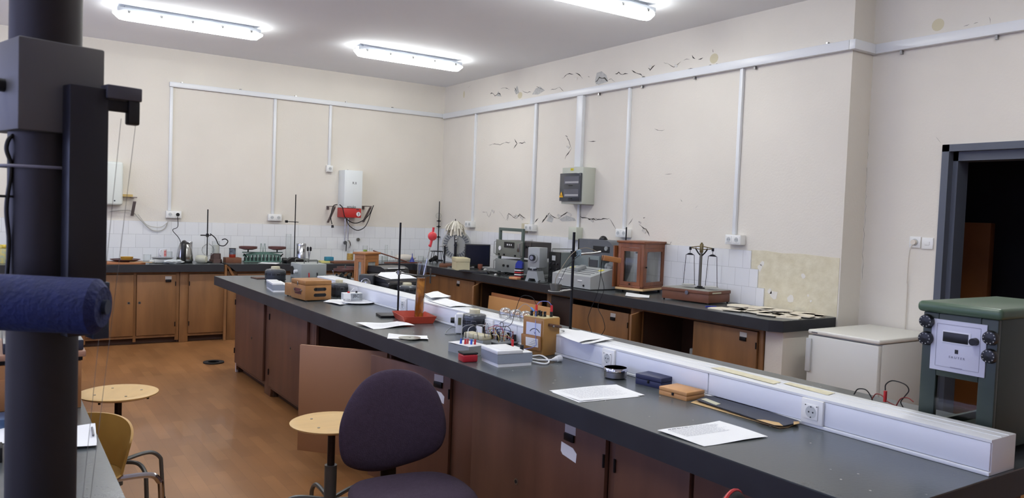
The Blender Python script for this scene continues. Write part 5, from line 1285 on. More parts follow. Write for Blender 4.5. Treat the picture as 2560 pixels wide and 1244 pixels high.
# silver chassis box right of it
P2 = Vector((-.325, py_ - W_ - .02, ZT)); W2 = ext(P2, (0, -1, 0), 1495)
t = T('steel_chassis', 'bluish steel instrument chassis behind the slide-top device', 'instrument', P2, R90)
Hc_ = zat(P2, 634) - ZT
M().box(.0, W2, 0, .29, 0, Hc_, b=.004).out('casing', mat('chassis_grey', (112, 122, 124), .4, .2), t)
M().box(W2 * .66, W2 - .02, -.004, 0, .02, Hc_ - .04).out('dark_panel', mat('panel_dark', (60, 62, 68), .5), t)
M().box(W2 * .62, W2 * .65, -.006, 0, 0, Hc_ - .02).out('edge_strip', metal, t)
o = M().tube([(.05, .05, Hc_ + .008), (.15, .08, Hc_ + .02), (.3, .05, Hc_ + .012), (.38, .1, Hc_ + .01)], .006, n=6).out('cable_bundle', blackm, t)
# slope-fronted grey slide projector device
P = at(1475, 724, z=ZT)
P = Vector((-.665, at(1475, 724, x=-.665).y, ZT)); D_ = ext(P, (0, 1, 0), 1380); H_ = zat(P, 693) - ZT; W_ = .325
t = T('plotting_device', 'wide pale grey desk instrument with sloped grooved top and yellow tags', 'instrument', P)
pgm = mat('device_grey', (168, 172, 172), .45)
M().poly([(x, 0, z) for x, z in ((0, .01), (W_, .01), (W_, H_ * 1.55), (W_ * .8, H_ * 1.55), (0, H_))], D_, (0, 1, 0)).out('sloped_housing', pgm, t)
M().box(.005, W_ - .005, .005, D_ - .005, 0, .012).out('base_skid', blackm, t)
sl = math.atan2(H_ * .55, W_ * .8)
mx = Matrix.Translation((0, 0, H_)) @ Matrix.Rotation(-sl, 4, 'Y')
for k in range(4): M().box(.06 + .05 * k, .066 + .05 * k, D_ * .12, D_ * .88, .0003, .003, mx=mx).out('groove', mat('groove_dark', (70, 72, 76), .5), t)
for v in (.10, .84): M().box(.19, .235, D_ * v, D_ * v + .05, .0005, .004, mx=mx).out('yellow_tag', mat('tag_yellow', (226, 214, 90), .6), t)
M().box(.10, .22, D_ * .52, D_ * .64, .001, .04, b=.006, mx=mx).out('carriage', greym, t)
for v in (.20, .70): M().box(-.006, -.0005, D_ * v, D_ * v + .07, H_ * .60, H_ * .70, b=.002).out('drawer_pull', white, t)
M().cyl((-.008, D_ * .16, H_ * .3), (-.0005, D_ * .16, H_ * .3), .010, n=12).out('jack', black, t)
for v in (.02, .95): M().sph((.27, D_ * v, H_ * 1.45), .012, u=10, v=8).out('corner_knob', white, t)
# round-topped film projector above/behind
P3 = Vector((-.30, at(1447, 640, x=-.30).y, ZT)); zb = zat(P3, 648) - ZT; zt_ = zat(P3, 596) - ZT; W3 = ext(P3, (0, -1, 0), 1531)
t = T('film_projector', 'dark grey hump-backed film projector standing on the steel chassis', 'projector', (P3.x, P3.y, ZT + Hc_ + .0005), R90)
hz = zt_ - Hc_
pr_ = [(0, 0), (W3, 0)] + [(W3 - .13 + .13 * math.cos(a), hz - .13 + .13 * math.sin(a)) for a in [PI / 2 * k / 8 for k in range(1, 9)]] + [(0.0, hz)]
M().poly([(x, 0, z) for x, z in pr_], .22, (0, 1, 0)).out('hump_housing', mat('projector_dark', (92, 96, 102), .4), t)
M().box(W3 * .42, W3 * .88, -.004, -.0003, hz * .25, hz * .62, b=.001).out('side_opening', blackm, t)
M().box(-.05, -.0005, .02, .20, .01, hz * .98, b=.004).out('front_block', black, t)
M().cyl((W3 * .80, -.016, hz * .5), (W3 * .80, -.004, hz * .5), .022, n=18).out('drive_wheel', greym, t)
M().cyl((W3 * .48, .10, hz), (W3 * .48, .10, hz + .012), .045, n=24).sph((W3 * .48, .10, hz + .006), .040, (1, 1, .9)).out('lamp_dome', black, t)
t = T('plastic_bag', 'crumpled translucent grey plastic bag beside the glazed balance case', 'bag', (-.22, P3.y - W3 + .09, ZT))
q = M(); bmesh.ops.create_icosphere(q.b, subdivisions=3, radius=.10)
rn = random.Random(4)
for v in q.b.verts:
    v.co *= rn.uniform(.82, 1.08); v.co.z = v.co.z * 1.45 + .15
q.sm = False
q.out('bag_film', mat('bag_grey', (120, 124, 126), .2, .1), t)

# glazed balance case on the right bench
rz = math.radians(16)
P, w_, d_, h_ = fit((1605, 736), 16, 1660, 1541, 604)

balance_case('mahogany balance case with large glass panes on pointed feet', P, rz, w_, d_, h_, mat('mahogany_case', (0, 0, 0)), feet=True, name='balance_case')
M().box(0, .20, 0, .014, .05, h_ - .05, b=.002).out('plank', mat('mahogany_case', (0, 0, 0)), loc=P + Matrix.Rotation(rz, 3, 'Z') @ Vector((-.03, d_ + .022, .0)), rz=rz, label='upright brown wooden panel leaning left of the glazed balance case', cat='panel')
ps, c = pxstand('black retort rod rising behind the glazed balance case', 1563, 715, 567, r_=.007, bw=.10, bd=.14)
ps.location.x = -.16; ps.location.y = at(1563, 640, x=-.16).y
# beam balance on a wooden box
P, w_, d_, h_ = fit((1771, 762), 8, 1826, 1652, 728)
w_ = min(w_, .36)
bx_ = T('balance_box', 'low reddish-brown box carrying the open beam balance', 'box', P, math.radians(8))
rw = mat('red_wood', (110, 68, 48), .5, var=.12, scale=8)
M().box(.006, w_ - .006, .006, d_ - .006, .012, h_ * .72, b=.002).out('box_base', rw, bx_)
M().box(0, w_, 0, d_, h_ * .73, h_ * .96, b=.003).out('lid', rw, bx_)
M().box(.004, w_ - .004, .004, d_ - .004, h_ * .961, h_, b=.001).out('top_surface', mat('top_grey', (146, 146, 136), .4), bx_)
M().cyl((-.006, d_ * .45, h_ * .74), (0, d_ * .45, h_ * .74), .018, n=18).out('round_lock', metal, bx_)
M().box(w_ * .15, w_ * .55, -.0015, 0, h_ * .78, h_ * .88).out('paper_tag', mat('tag_paper', (0, 0, 0)), bx_)
for (u, v) in ((.02, .02), (w_ - .02, .02), (.02, d_ - .02), (w_ - .02, d_ - .02)): M().cyl((u, v, 0), (u, v, .013), .008).out('foot', dkmetal, bx_)
bpy.context.view_layer.update()
B0 = bx_.matrix_world @ Vector((w_ * .5, d_ * .42, h_ + .0005))
bb_ = T('beam_balance', 'open beam balance with two hanging pans and brass beam', 'balance', B0, math.radians(-82))
Hb = zat(B0, 606) - B0.z; kk = mpp(B0); A_ = 33 * kk
brass = mat('brass_dark', (120, 108, 74), .35, .8)
M().lathe([(.045, 0), (.045, .008), (.025, .014), (.025, .02)], 24).out('base_foot', dkmetal, bb_)
M().cyl((0, 0, .02), (0, 0, Hb * .78), .011, n=16).out('column', mat('column_grey', (110, 108, 98), .4, .6), bb_)
M().cyl((-.016, 0, .02), (-.016, 0, Hb * .7), .0025, n=6).out('pointer', metal, bb_)
zbm = Hb * .88
M().box(-.014, .014, -.01, .01, Hb * .78, Hb * .97, b=.003).sph((0, 0, Hb * .98), .010).out('beam_head', brass, bb_)
q = M()
for s_ in (-1, 1): q.cyl((0, 0, zbm + .018), (s_ * A_, 0, zbm + .002), .004, n=8).cyl((0, 0, zbm - .012), (s_ * A_, 0, zbm - .002), .004, n=8).cyl((s_ * A_ * .5, 0, zbm - .008), (s_ * A_ * .5, 0, zbm + .012), .003, n=6)
q.out('beam', brass, bb_)
q = M()
for s_ in (-1, 1): q.tube([(0, 0, Hb * .70), (s_ * A_ * .30, 0, Hb * .78), (s_ * A_ * .52, 0, Hb * .86)], .006, n=8)
q.out('arrest_arms', dkmetal, bb_)
for s_ in (-1, 1):
    x0 = s_ * A_
    M().box(x0 - .010, x0 + .010, -.006, .006, zbm - .022, zbm + .006, b=.002).cyl((x0, 0, zbm - .02), (x0, 0, zbm - .05), .0025, n=6).out('stirrup', dkmetal, bb_)
    zy = zbm - .055
    M().poly([(x0 - .045, -.004, zy - .012), (x0 + .045, -.004, zy - .012), (x0 + .012, -.004, zy + .006), (x0 - .012, -.004, zy + .006)], .008, (0, 1, 0)).out('yoke', dkmetal, bb_)
    for s2 in (-1, 1): M().cyl((x0 + s2 * .043, 0, zy - .012), (x0 + s2 * .060, 0, .025), .0025, n=6).out('pan_wire', dkmetal, bb_)
    M().lathe([(.0001, .018), (.060, .020), (.062, .028), (.058, .028), (.0001, .024)], 28, (x0, 0, 0)).out('pan', mat('pan_white', (190, 190, 182), .4), bb_)
# broken tiles lying on the bench
tlm = mat('tile_shards', (226, 218, 200), .85, var=.06, scale=20)
rn = random.Random(9); n_t = 0
whr = ['leftmost, beside the blue pen', 'in the rear row near the box', 'second in the rear row', 'middle of the rear row', 'fourth in the rear row', 'at the right end of the rear row', 'in the front row near the pen', 'second in the front row', 'middle of the front row', 'fourth in the front row', 'fifth in the front row', 'at the right end of the front row', 'on top of the pile left side', 'on top of the pile centre', 'on top of the pile right side', 'by the wall at the pier', 'at the bench corner', 'at the front bench edge']
spots = [(1805, 772), (1850, 764), (1880, 768), (1915, 770), (1955, 776), (2005, 784), (1835, 776), (1868, 778), (1900, 783), (1925, 788), (1962, 790), (2010, 792), (1850, 769), (1905, 775), (1940, 780), (2035, 788), (2050, 793), (1985, 796)]
for i, (x, y) in enumerate(spots):
    p = at(x, y, z=ZT); p.x = min(-.11, max(p.x, -.62)); p.y = max(p.y, -6.32); lay = .0008 + (.0135 if 12 <= i < 15 else (.0068 if 6 <= i < 12 else 0))
    a0 = rn.uniform(-.5, .5); pts = []
    for (u, v) in ((-.07, -.07), (.0, -.078), (.07, -.06), (.075, .02), (.06, .07), (-.02, .072), (-.075, .05)):
        u *= 1.25; v *= 1.2; u += rn.uniform(-.012, .012); v += rn.uniform(-.012, .012); pts.append((u * math.cos(a0) - v * math.sin(a0), u * math.sin(a0) + v * math.cos(a0), 0))
    M().poly(pts, .006).out('loose_tile', tlm, loc=(p.x, p.y, ZT + lay), label='cream broken wall tile on the right bench, %s' % whr[i], cat='tile')
M().cyl((-.05, 0, .005), (.05, 0, .005), .005, n=8).out('pen', mat('pen_blue', (40, 50, 160), .4), loc=at(1777, 767, z=ZT), rz=-.3, label='blue pen cap lying left of the loose tiles', cat='pen')

# fridge
c = at(2195, 852, z=.85)
fx0, fy1, fy0 = -.53, -6.56, -7.10
t = T('refrigerator', 'small white refrigerator between the right bench and the doorway', 'refrigerator', (fx0, fy0, 0))
fw = mat('fridge_white', (216, 218, 214), .4); W_ = XR - .03 - fx0; D_ = fy1 - fy0
M().box(.05, W_, 0, D_, .02, .818, b=.006).out('cabinet_body', fw, t)
M().box(0, W_, -.004, D_ + .004, .822, .852, b=.010, seg=3).out('top_board', mat('fridge_top', (226, 226, 218), .35), t)
M().box(0, .042, 0, D_, .06, .812, b=.008).out('door', fw, t)
M().box(-.018, -.0005, D_ - .035, D_ + .004, .55, .79, b=.004).out('door_handle', mat('handle_white', (196, 200, 200), .4), t)
M().box(-.0015, 0, D_ * .86, D_ * .95, .832, .838).out('badge', metal, t)
for (u, v) in ((.1, .05), (.1, D_ - .05), (W_ - .05, .05), (W_ - .05, D_ - .05)): M().cyl((u, v, 0), (u, v, .022), .015).out('foot', blackm, t)
# ================================================================ far wall: water heater, brackets, pipes
hx0 = at(861, 470, y=-.22).x; hx1 = at(906, 470, y=-.22).x
hzt = at(861, 424, y=-.22).z; hzm = at(861, 519, y=-.22).z; hzb = at(861, 543, y=-.22).z
wh = T('water_heater', 'white wall-hung water heater with red base and dial over the sink', 'water heater', (hx0, -.001, 0))
hw = hx1 - hx0
M().box(0, hw, -.22, 0, hzm, hzt, b=.006).out('white_housing', mat('heater_white', (222, 228, 228), .35), wh)
M().box(-.004, hw - .006, -.215, 0, hzb, hzm - .004, b=.004).out('red_base', mat('heater_red', (188, 46, 44), .4), wh)
M().cyl((hw * .82, -.222, (hzb + hzm) / 2 - .015), (hw * .82, -.216, (hzb + hzm) / 2 - .015), .030, n=24).out('dial', white, wh)
M().box(hw * .82 - .003, hw * .82 + .003, -.226, -.222, (hzb + hzm) / 2 - .035, (hzb + hzm) / 2 + .005).out('dial_pointer', ink, wh)
text('model_mark', 'R.II', .045, ink, wh, (hw * .55, -.2212, hzt - .17), (PI / 2, 0, 0))
text('brand_mark', 'emaks', .05, ink, wh, (hw * .42, -.2212, hzm + .016), (PI / 2, 0, 0))
M().box(hw * .7, hw * .85, -.2165, -.2152, hzm - .022, hzm - .012).out('small_label', ink, wh)
M().cyl((hw * .35, -.1, hzt), (hw * .35, -.1, hzt + .012), .006, n=8).out('top_screw', metal, wh)
for (xa_, xb_, lab) in ((819, 848, 'left grey angle bracket beside the water heater'), (908, 936, 'right grey angle bracket beside the water heater carrying black cord')):
    a = at(xa_, 514, y=-.05); b_ = at(xb_, 514, y=-.10)
    t = T('wall_bracket', lab, 'bracket', (a.x + .02, -.001, a.z))
    bm_ = mat('bracket_grey', (128, 116, 112), .5)
    L_ = .26
    M().box(-.018, .018, -L_, 0, -.012, 0, b=.002).out('arm', bm_, t)
    M().box(-.018, .018, -.008, 0, -.05, -.012, b=.002).out('wall_plate', bm_, t)
    mxx = Matrix.Translation((0, -L_ + .01, -.012)) @ Matrix.Rotation(-math.atan2(.21, L_ - .02), 4, 'X')
    M().box(-.014, .014, 0, .31, -.012, 0, mx=mxx).out('diagonal_strut', bm_, t)
cord = M().tube([at(x, y, y=-.26) for x, y in ((843, 511), (834, 514), (829, 528), (827, 545), (830, 560))], .006, n=8).out('mains_cable', blackm, label='black cord with plug hanging from the left heater bracket', cat='cable')
pe = at(831, 562, y=-.26)
M().cyl(pe - Vector(cord.location), pe + Vector((.004, 0, -.035)), .014, .018, n=10).out('plug', black, cord)
M().tube([at(x, y, y=-.26) for x, y in ((849, 511), (856, 518), (859, 530), (863, 543), (878, 555), (893, 557), (910, 549), (922, 537), (930, 522), (934, 513))], .006, n=8).out('mains_cable', blackm, label='black cord swinging from the heater front to the right bracket', cat='cable')
M().tube([at(x, y, y=-.24) for x, y in ((864, 545), (872, 562), (886, 573), (898, 575), (912, 567), (921, 551), (925, 538), (932, 518))], .0055, n=8).out('mains_cable', blackm, label='lower black cord loop below the water heater', cat='cable')
pi_ = T('heater_pipes', 'pair of chrome pipes with valves running down below the water heater', 'pipes', (0, 0, 0))
for x, (yb) in ((862, 602), (870, 600)):
    a = at(x + 1, 546, y=-.05); b_ = at(x, yb, y=-.05)
    M().cyl(a, b_, .007, n=10).out('pipe', chrome, pi_)
a = at(861, 606, y=-.06); M().cyl(a, a + Vector((0, -.03, 0)), .026, n=18).out('valve_wheel', chrome, pi_)
M().tube([at(x, y, y=-.07) for x, y in ((869, 600), (874, 603), (876, 612), (874, 620))], .010, n=8).out('tap_spout', chrome, pi_)
M().cyl(at(866, 608, y=-.06), at(865, 628, y=-.06), .006, n=8).out('hose_stub', dkmetal, pi_)
a = at(894, 598, y=-.012); M().cyl((0, 0, 0), (0, -.03, 0), .022, n=16).out('wall_tap', metal, loc=a, label='small grey wall tap on the tiles right of the heater pipes', cat='tap')
# white box at left, bracket with yellow wood
a = at(262, 402, y=-.15); b_ = at(307, 513, y=-.15)
t = T('paper_dispenser', 'white rounded wall unit half hidden behind the black rail', 'wall unit', ((a.x + b_.x) / 2 - .04, -.001, b_.z))
M().box(-.16, (b_.x - a.x) / 2 + .04, -.15, 0, 0, a.z - b_.z, b=.025, seg=4).out('cover', mat('dispenser_white', (220, 226, 220), .35), t)
M().cyl((.05, -.153, .05), (.05, -.149, .05), .008, n=10).out('lock', ink, t)
a = at(333, 492, y=-.08)
t = T('wall_bracket', 'dark metal angle bracket with a yellow wood offcut beside the white wall unit', 'bracket', (a.x, -.001, a.z))
M().box(-.02, .02, -.24, 0, -.012, 0, b=.002).out('arm', mat('bracket_grey', (0, 0, 0)), t)
M().box(-.016, .016, -.24, .0, -.012, 0, mx=Matrix.Translation((0, -.01, -.21)) @ Matrix.Rotation(math.radians(-42), 4, 'X')).out('diagonal_strut', mat('bracket_grey', (0, 0, 0)), t)
M().box(-.14, .0, -.05, -.001, .0, .028).out('wood_offcut', mat('yellow_wood', (204, 178, 116), .6), t)
M().tube([at(x, y, y=-.03) for x, y in ((275, 528), (305, 525), (328, 527), (350, 548), (375, 572), (395, 577), (412, 570), (420, 553))], .005, n=8).out('white_cord', mat('cord_pale', (186, 184, 176), .6), label='white cord sagging from the wall unit to the kettle socket', cat='cord')
M().tube([at(x, y, y=-.05) for x, y in ((345, 535), (365, 560), (385, 567), (405, 566), (422, 553))], .004, n=8).out('white_cord', mat('cord_pale', (0, 0, 0)), label='second thinner white cord just above the sagging one', cat='cord')

# ================================================================ far bench, left to right
BYY = -.30
def bb(px, y=BYY): return at(px, 650, y=y).x
def bk(px, y=BYY): return mpp((bb(px, y), y, ZT))
c = Vector((bb(8), BYY, ZT)); k = bk(8)
t = T('jar', 'glass jar with gold lid and patterned label at the far left of the bench', 'jar', c)
hh = zat(c, 611) - ZT
M().lathe([(11 * k, 0), (11.5 * k, .01), (11.5 * k, hh * .75), (10 * k, hh * .8), (10 * k, hh * .82)], 24).out('jar_body', mat('jar_label', (150, 168, 150), .4, rgb2=(214, 190, 90), scale=30), t)
M().lathe([(11.5 * k, hh * .82), (11.5 * k, hh * .98), (11 * k, hh), (.0001, hh)], 24).out('lid', mat('gold_lid', (190, 168, 70), .3, .6), t)
x0, x1 = bb(262, -.5), bb(360, -.5)
M().box(0, x1 - x0, -.04, .22, 0, .022, b=.003).out('wooden_board', mat('board_orange', (168, 110, 70), .6), loc=(x0, -.57, ZT), label='flat brown wooden board under the yellow dish on the far bench', cat='board')
t = T('soap_plate', 'dark upturned-rim tray on the wooden board under the yellow dish', 'plate', (bb(312, -.42), -.45, ZT + .0225))
M().lathe([(.0001, 0), (.10, .002), (.15, .022), (.155, .028), (.15, .028), (.10, .008), (.0001, .006)], 28).out('plate_dish', mat('dark_plate', (86, 62, 62), .5), t)
k = bk(317, -.42)
M().lathe([(.05, 0), (.068, .045), (.062, .045), (.045, .006), (.0001, .006)], 24).out('dish', mat('mustard', (190, 146, 52), .5), loc=(bb(317, -.45), -.45, ZT + .0305), label='mustard yellow dish on the dark plate at the left', cat='dish')
M().box(-.01, .22, -.012, .012, 0, .006).out('wood_stick', woodl, loc=(bb(325, -.5), -.56, ZT + .0225), rz=-.4, label='pale wooden stick lying across the board', cat='stick')
gl = 'glassware on the far bench'
def glassvessel(name, label, loc, prof, cat, grp=None, m_=glass):
    return M().lathe(prof, 24).out(name, m_, loc=loc, label=label, cat=cat, group=grp)
def beaker(r_, h): return [(.0001, .002), (r_ * .95, .002), (r_, .006), (r_, h), (r_ * 1.05, h + .002), (r_ * .96, h), (r_ * .96, .006), (.0001, .005)]
glassvessel('beaker', 'clear beaker right of the brown board, left of the mug', (bb(368), BYY, ZT), beaker(.04, .09), 'beaker')
glassvessel('beaker', 'clear beaker behind the mug stand', (bb(420, -.2), -.2, ZT), beaker(.045, .12), 'beaker')
# small scale with mug
k = bk(405); c = Vector((bb(403), -.38, ZT))
t = T('hot_plate', 'small white hot plate carrying the mug on the far bench', 'hot plate', c)
M().box(-.10, .11, -.09, .08, .006, .05, b=.012).out('housing', mat('scale_white', (200, 202, 196), .4), t)
M().lathe([(.0001, .05), (.10, .052), (.12, .062), (.115, .064), (.0001, .058)], 28).out('round_pan', metal, t)
M().cyl((-.15, -.06, .022), (-.08, -.05, .022), .02, n=12).out('side_knob', mat('scale_white', (0, 0, 0)), t)
for s_ in (-1, 1): M().cyl((s_ * .07, 0, 0), (s_ * .07, 0, .008), .012).out('foot', blackm, t)
t = T('mug', 'white mug with a red picture panel on the far bench hot plate', 'mug', c + Vector((0, 0, .0655)))
rm = 9.5 * k; hm = zat((c.x, c.y), 621) - ZT - .066
M().lathe([(.0001, .003), (rm * .9, .0), (rm, .006), (rm, hm), (rm * .94, hm), (rm * .94, .008), (.0001, .008)], 28).out('cup_body', white, t)
M().tube([(-rm * .5, -rm * .8, hm * .2), (-rm * .9, -rm * 1.4, hm * .3), (-rm * .9, -rm * 1.4, hm * .75), (-rm * .5, -rm * .8, hm * .85)], .006, n=8).out('handle', white, t)
q = M(); pr = None
for i in range(7):
    a = -PI / 2 + .15 + i * .13; p = (rm * 1.012 * math.cos(a), rm * 1.012 * math.sin(a))
    if pr: q.poly([(pr[0], pr[1], hm * .12), (p[0], p[1], hm * .12), (p[0], p[1], hm * .85), (pr[0], pr[1], hm * .85)])
    pr = p
q.out('picture_panel', mat('mug_red', (200, 60, 60), .5, rgb2=(226, 190, 190), scale=60), t)
# crumpled bag of foil
q = M(); bmesh.ops.create_icosphere(q.b, subdivisions=3, radius=.06); rn = random.Random(2)
for v in q.b.verts:
    v.co *= rn.uniform(.75, 1.15); v.co.x *= 1.9; v.co.z = max(0, v.co.z * .45 + .024)
q.out('plastic_wrap', mat('clear_wrap', (192, 198, 200), .25), loc=(bb(432, -.5), -.52, ZT), rz=.2, label='crumpled clear plastic wrap lying before the kettle', cat='wrapping')
# kettle
c = Vector((bb(459), -.36, ZT)); k = bk(459, -.36); hk = zat(c, 604) - ZT; rk_ = 20 * k
t = T('electric_kettle', 'steel electric kettle with black handle on its black base', 'kettle', c)
M().lathe([(rk_ * .9, 0), (rk_ * .92, .018), (rk_ * .8, .022)], 28).out('power_base', black, t)
M().lathe([(rk_ * .95, .022), (rk_ * 1.0, .034), (rk_ * .96, hk * .35), (rk_ * .84, hk * .65), (rk_ * .62, hk * .90), (rk_ * .5, hk * .94)], 36).out('steel_body', mat('kettle_steel', (176, 176, 174), .22, 1.0), t)
M().lathe([(rk_ * .62, hk * .90), (rk_ * .50, hk * .965), (rk_ * .25, hk), (.0001, hk)], 28).out('lid', black, t)
q = M(); q.tube([(-.1 * rk_, -.1 * rk_, hk * .97), (-.30 * rk_, -.72 * rk_, hk * .94), (-.36 * rk_, -1.05 * rk_, hk * .78), (-.38 * rk_, -1.16 * rk_, hk * .5), (-.38 * rk_, -1.12 * rk_, hk * .25), (-.34 * rk_, -.9 * rk_, hk * .08)], rk_ * .30, n=12)
q.out('handle', black, t)
sk = Vector((-3.60, -.06, 1.43))
M().tube([sk, sk + Vector((0, -.01, -.12)), Vector((c.x - .10, -.16, 1.27)), Vector((c.x - .03, -.22, 1.16)), Vector((c.x + .02, -.2, .95)), Vector((c.x + .03, -.22, ZT + .006))], .004, n=6).out('kettle_cord', blackm, label='black kettle cord running up to the double socket', cat='cord')
def canister(label, px, y, rpx, topy, m_, ns=2):
    c = Vector((bb(px, y), y, ZT)); k = bk(px, y); h = zat(c, topy) - ZT; r_ = rpx * k
    t = T('steel_canister', label, 'canister', c)
    M().lathe([(r_, 0), (r_, h * .88), (r_ * .97, h * .89)], 28).out('canister_body', m_, t)
    M().lathe([(r_ * 1.03, h * .89), (r_ * 1.03, h * .97), (r_ * .95, h), (.0001, h)], 28).out('lid', m_, t)
st_ = mat('canister_steel', (190, 192, 194), .18, 1.0)
canister('narrow steel canister standing behind the kettle', 471, -.18, 9, 603, st_)
canister('shiny steel canister with lid right of the tall retort stand', 752, -.25, 12, 608, st_)
# lying ceramic insulator
c = Vector((bb(497), -.45, ZT)); k = bk(497, -.45)
t = T('ceramic_cylinder', 'cream ceramic cylinder lying on its side left of the round flask', 'ceramic cylinder', c + Vector((0, 0, 10.5 * k)), .9)
rr_ = 10 * k
M().lathe([(.0001, -rr_ * 1.3), (rr_ * .9, -rr_ * 1.25), (rr_, -rr_), (rr_, rr_ * .6), (rr_ * .8, rr_ * 1.2), (rr_ * .5, rr_ * 1.35), (.0001, rr_ * 1.35)], 24, mx=Matrix.Rotation(PI / 2, 4, 'X')).out('ceramic_body', mat('ceramic', (186, 186, 168), .4), t)
# stand with round flask
c = Vector((bb(515), -.33, ZT)); k = bk(515, -.33)
fs = stand('retort stand with round glass flask right of the kettle', c, zat(c, 523) - ZT, .007, .10, .14, 0, (.01, .03))
zf = zat(c, 588) - ZT
M().cyl((.01, .03, zf - .02), (.01, .03, zf + .02), .016, n=10).cyl((-.07, .02, zf), (.05, .03, zf), .007, n=8).out('clamp', dkmetal, fs)
M().tube([(.04, .03, zf + .02), (.10, .03, zf - .03), (.14, .02, zf - .11), (.20, 0, zf - .12), (.24, 0, zf - .07), (.21, 0, zf - .04), (.17, 0, zf - .05)], .006, n=8).out('rubber_hose', blackm, fs)
zr_ = zat(c, 624) - ZT; rf = 15 * k
M().lathe([(.0001, zr_ - rf), (rf * .5, zr_ - rf * .87), (rf * .87, zr_ - rf * .5), (rf, zr_), (rf * .87, zr_ + rf * .5), (rf * .5, zr_ + rf * .87), (rf * .22, zr_ + rf * 1.05), (rf * .2, zf - .01), (rf * .26, zf)], 32).out('round_flask', glass, None, loc=c + Vector((0, -.06, 0)), label='large round glass flask clamped to the stand by the kettle', cat='flask')
# brown device with glass jar
c = Vector((bb(539), -.30, ZT)); k = bk(539)
t = T('glass_jar_device', 'stepped brown base carrying a glass jar, right of the round flask', 'apparatus', c)
zb_ = zat(c, 633) - ZT
bm2 = mat('step_brown', (82, 62, 58), .6)
M().lathe([(16 * k, 0), (15 * k, zb_ * .35), (13 * k, zb_ * .4), (12 * k, zb_)], 6, mx=None).out('stepped_base', bm2, t)
M().lathe(beaker(9 * k, zat(c, 603) - ZT - zb_), 24, (0, 0, zb_)).out('glass_jar', glass, t)
M().cyl((0, 0, zb_ + .003), (0, 0, zb_ + .10), 7.5 * k, n=20).out('white_filling', mat('filling', (206, 208, 200), .6), t)
# wooden box with tin
c = Vector((bb(579), -.33, ZT)); k = bk(579, -.33); hb = zat(c, 643) - ZT
M().box(-19 * k, 19 * k, -.07, .07, 0, hb, b=.003).out('wooden_box', brownw, loc=c, label='small brown wooden box under the tin on the far bench', cat='box')
t = T('tin_can', 'dark tin can with pale swirl and orange-red bottom on the brown box', 'can', c + Vector((0, 0, hb + .0005)))
ht = zat(c, 620) - ZT - hb; rt_ = 8 * k
M().lathe([(rt_ * .9, 0), (rt_, ht * .06), (rt_, ht * .34)], 24).out('red_band', mat('tin_red', (150, 52, 34), .35), t)
M().lathe([(rt_, ht * .34), (rt_, ht * .92)], 24).out('label_wrap', mat('tin_dark', (36, 42, 54), .35, rgb2=(130, 140, 150), scale=26), t)
M().lathe([(rt_ * 1.03, ht * .92), (rt_ * 1.03, ht), (.0001, ht)], 24).out('lid', black, t)
o = sheet('paper_sheet', 'thin pale sheet at the edge of the far bench by the green balance', [(645, 658), (662, 654), (700, 657), (690, 661)], curl=.004)
# tall clear cylinder, tall stand
c = Vector((bb(725), -.22, ZT)); k = bk(725, -.22)
glassvessel('measuring_cylinder', 'tall clear empty measuring cylinder left of the tall far-bench stand', c, beaker(6.5 * k, zat(c, 585) - ZT), 'measuring cylinder')
c = Vector((bb(738), -.30, ZT)); k = bk(738)
ts = stand('tallest thin retort stand on the far bench between clear cylinder and canister', c, zat(c, 486) - ZT, .0065, .09, .14, 0, (0, .04))
zf = zat(c, 555) - ZT
M().cyl((-.11, .03, zf + .005), (.04, .03, zf), .0045, n=8).cyl((-.13, .03, zf + .006), (-.10, .03, zf + .005), .016, n=10).sph((0, .04, zf), .012, u=8, v=6).out('cross_clamp', dkmetal, ts)
t = T('black_device', 'black lens-like device lying at the foot of the tall far-bench stand', 'device', Vector((bb(732, -.45), -.48, ZT)))
M().poly([(-.10, -.05, 0), (.16, -.05, 0), (.16, -.05, .02), (.04, -.05, .075), (-.04, -.05, .07), (-.10, -.05, .03)], .10, (0, 1, 0)).out('housing', black, t)
M().cyl((-.14, 0, .035), (-.09, 0, .035), .034, n=18).out('lens_ring', black, t)
# scissors standing in a cup
c = Vector((bb(769), -.35, ZT))
t = T('scissors', 'black-handled scissors standing behind the grey power supply', 'scissors', c)
for s_ in (-1, 1):
    M().lathe([(.0001, .14), (.013, .15), (.014, .19), (.0001, .205)], 12, (s_ * .018, 0, 0)).out('handle_loop', black, t)
    M().cyl((s_ * .012, 0, .14), (-s_ * .006, 0, .0), .005, n=6).out('blade', metal, t)
# yellow tray with sponge
c = Vector((bb(819), -.32, ZT)); k = bk(819)
M().poly([(-24 * k, -.09, 0), (24 * k, -.09, 0), (20 * k, .10, 0), (-18 * k, .10, 0)], .018).out('yellow_tray', mat('tray_yellow', (220, 212, 130), .6), loc=c, label='pale yellow flat tray under the blue sponge', cat='tray')
M().box(-10 * k, 10 * k, -.04, .04, 0, .052, b=.006).out('sponge', mat('sponge_blue', (50, 124, 150), .9, bump=.4, scale=40), loc=c + Vector((.01, .0, .0185)), label='teal blue sponge on the yellow tray by the sink', cat='sponge')
M().box(-.22, .16, -.14, .10, 0, .022, b=.002).out('wooden_board', brownw, loc=(bb(858, -.3), -.42, ZT), label='brown draining board below the water heater', cat='board')
c = Vector((bb(875), -.30, ZT + .0225)); k = bk(875); hh = zat(c, 626) - c.z
t = T('jar', 'glass jar of yellow slices below the heater pipes', 'jar', c)
M().lathe(beaker(8.5 * k, hh), 24).out('glass_wall', glass, t)
M().lathe([(.0001, .006), (8 * k, .006), (8 * k, hh * .7), (.0001, hh * .7)], 20).out('yellow_content', mat('pickle', (186, 140, 50), .5, rgb2=(214, 180, 96), scale=45), t)
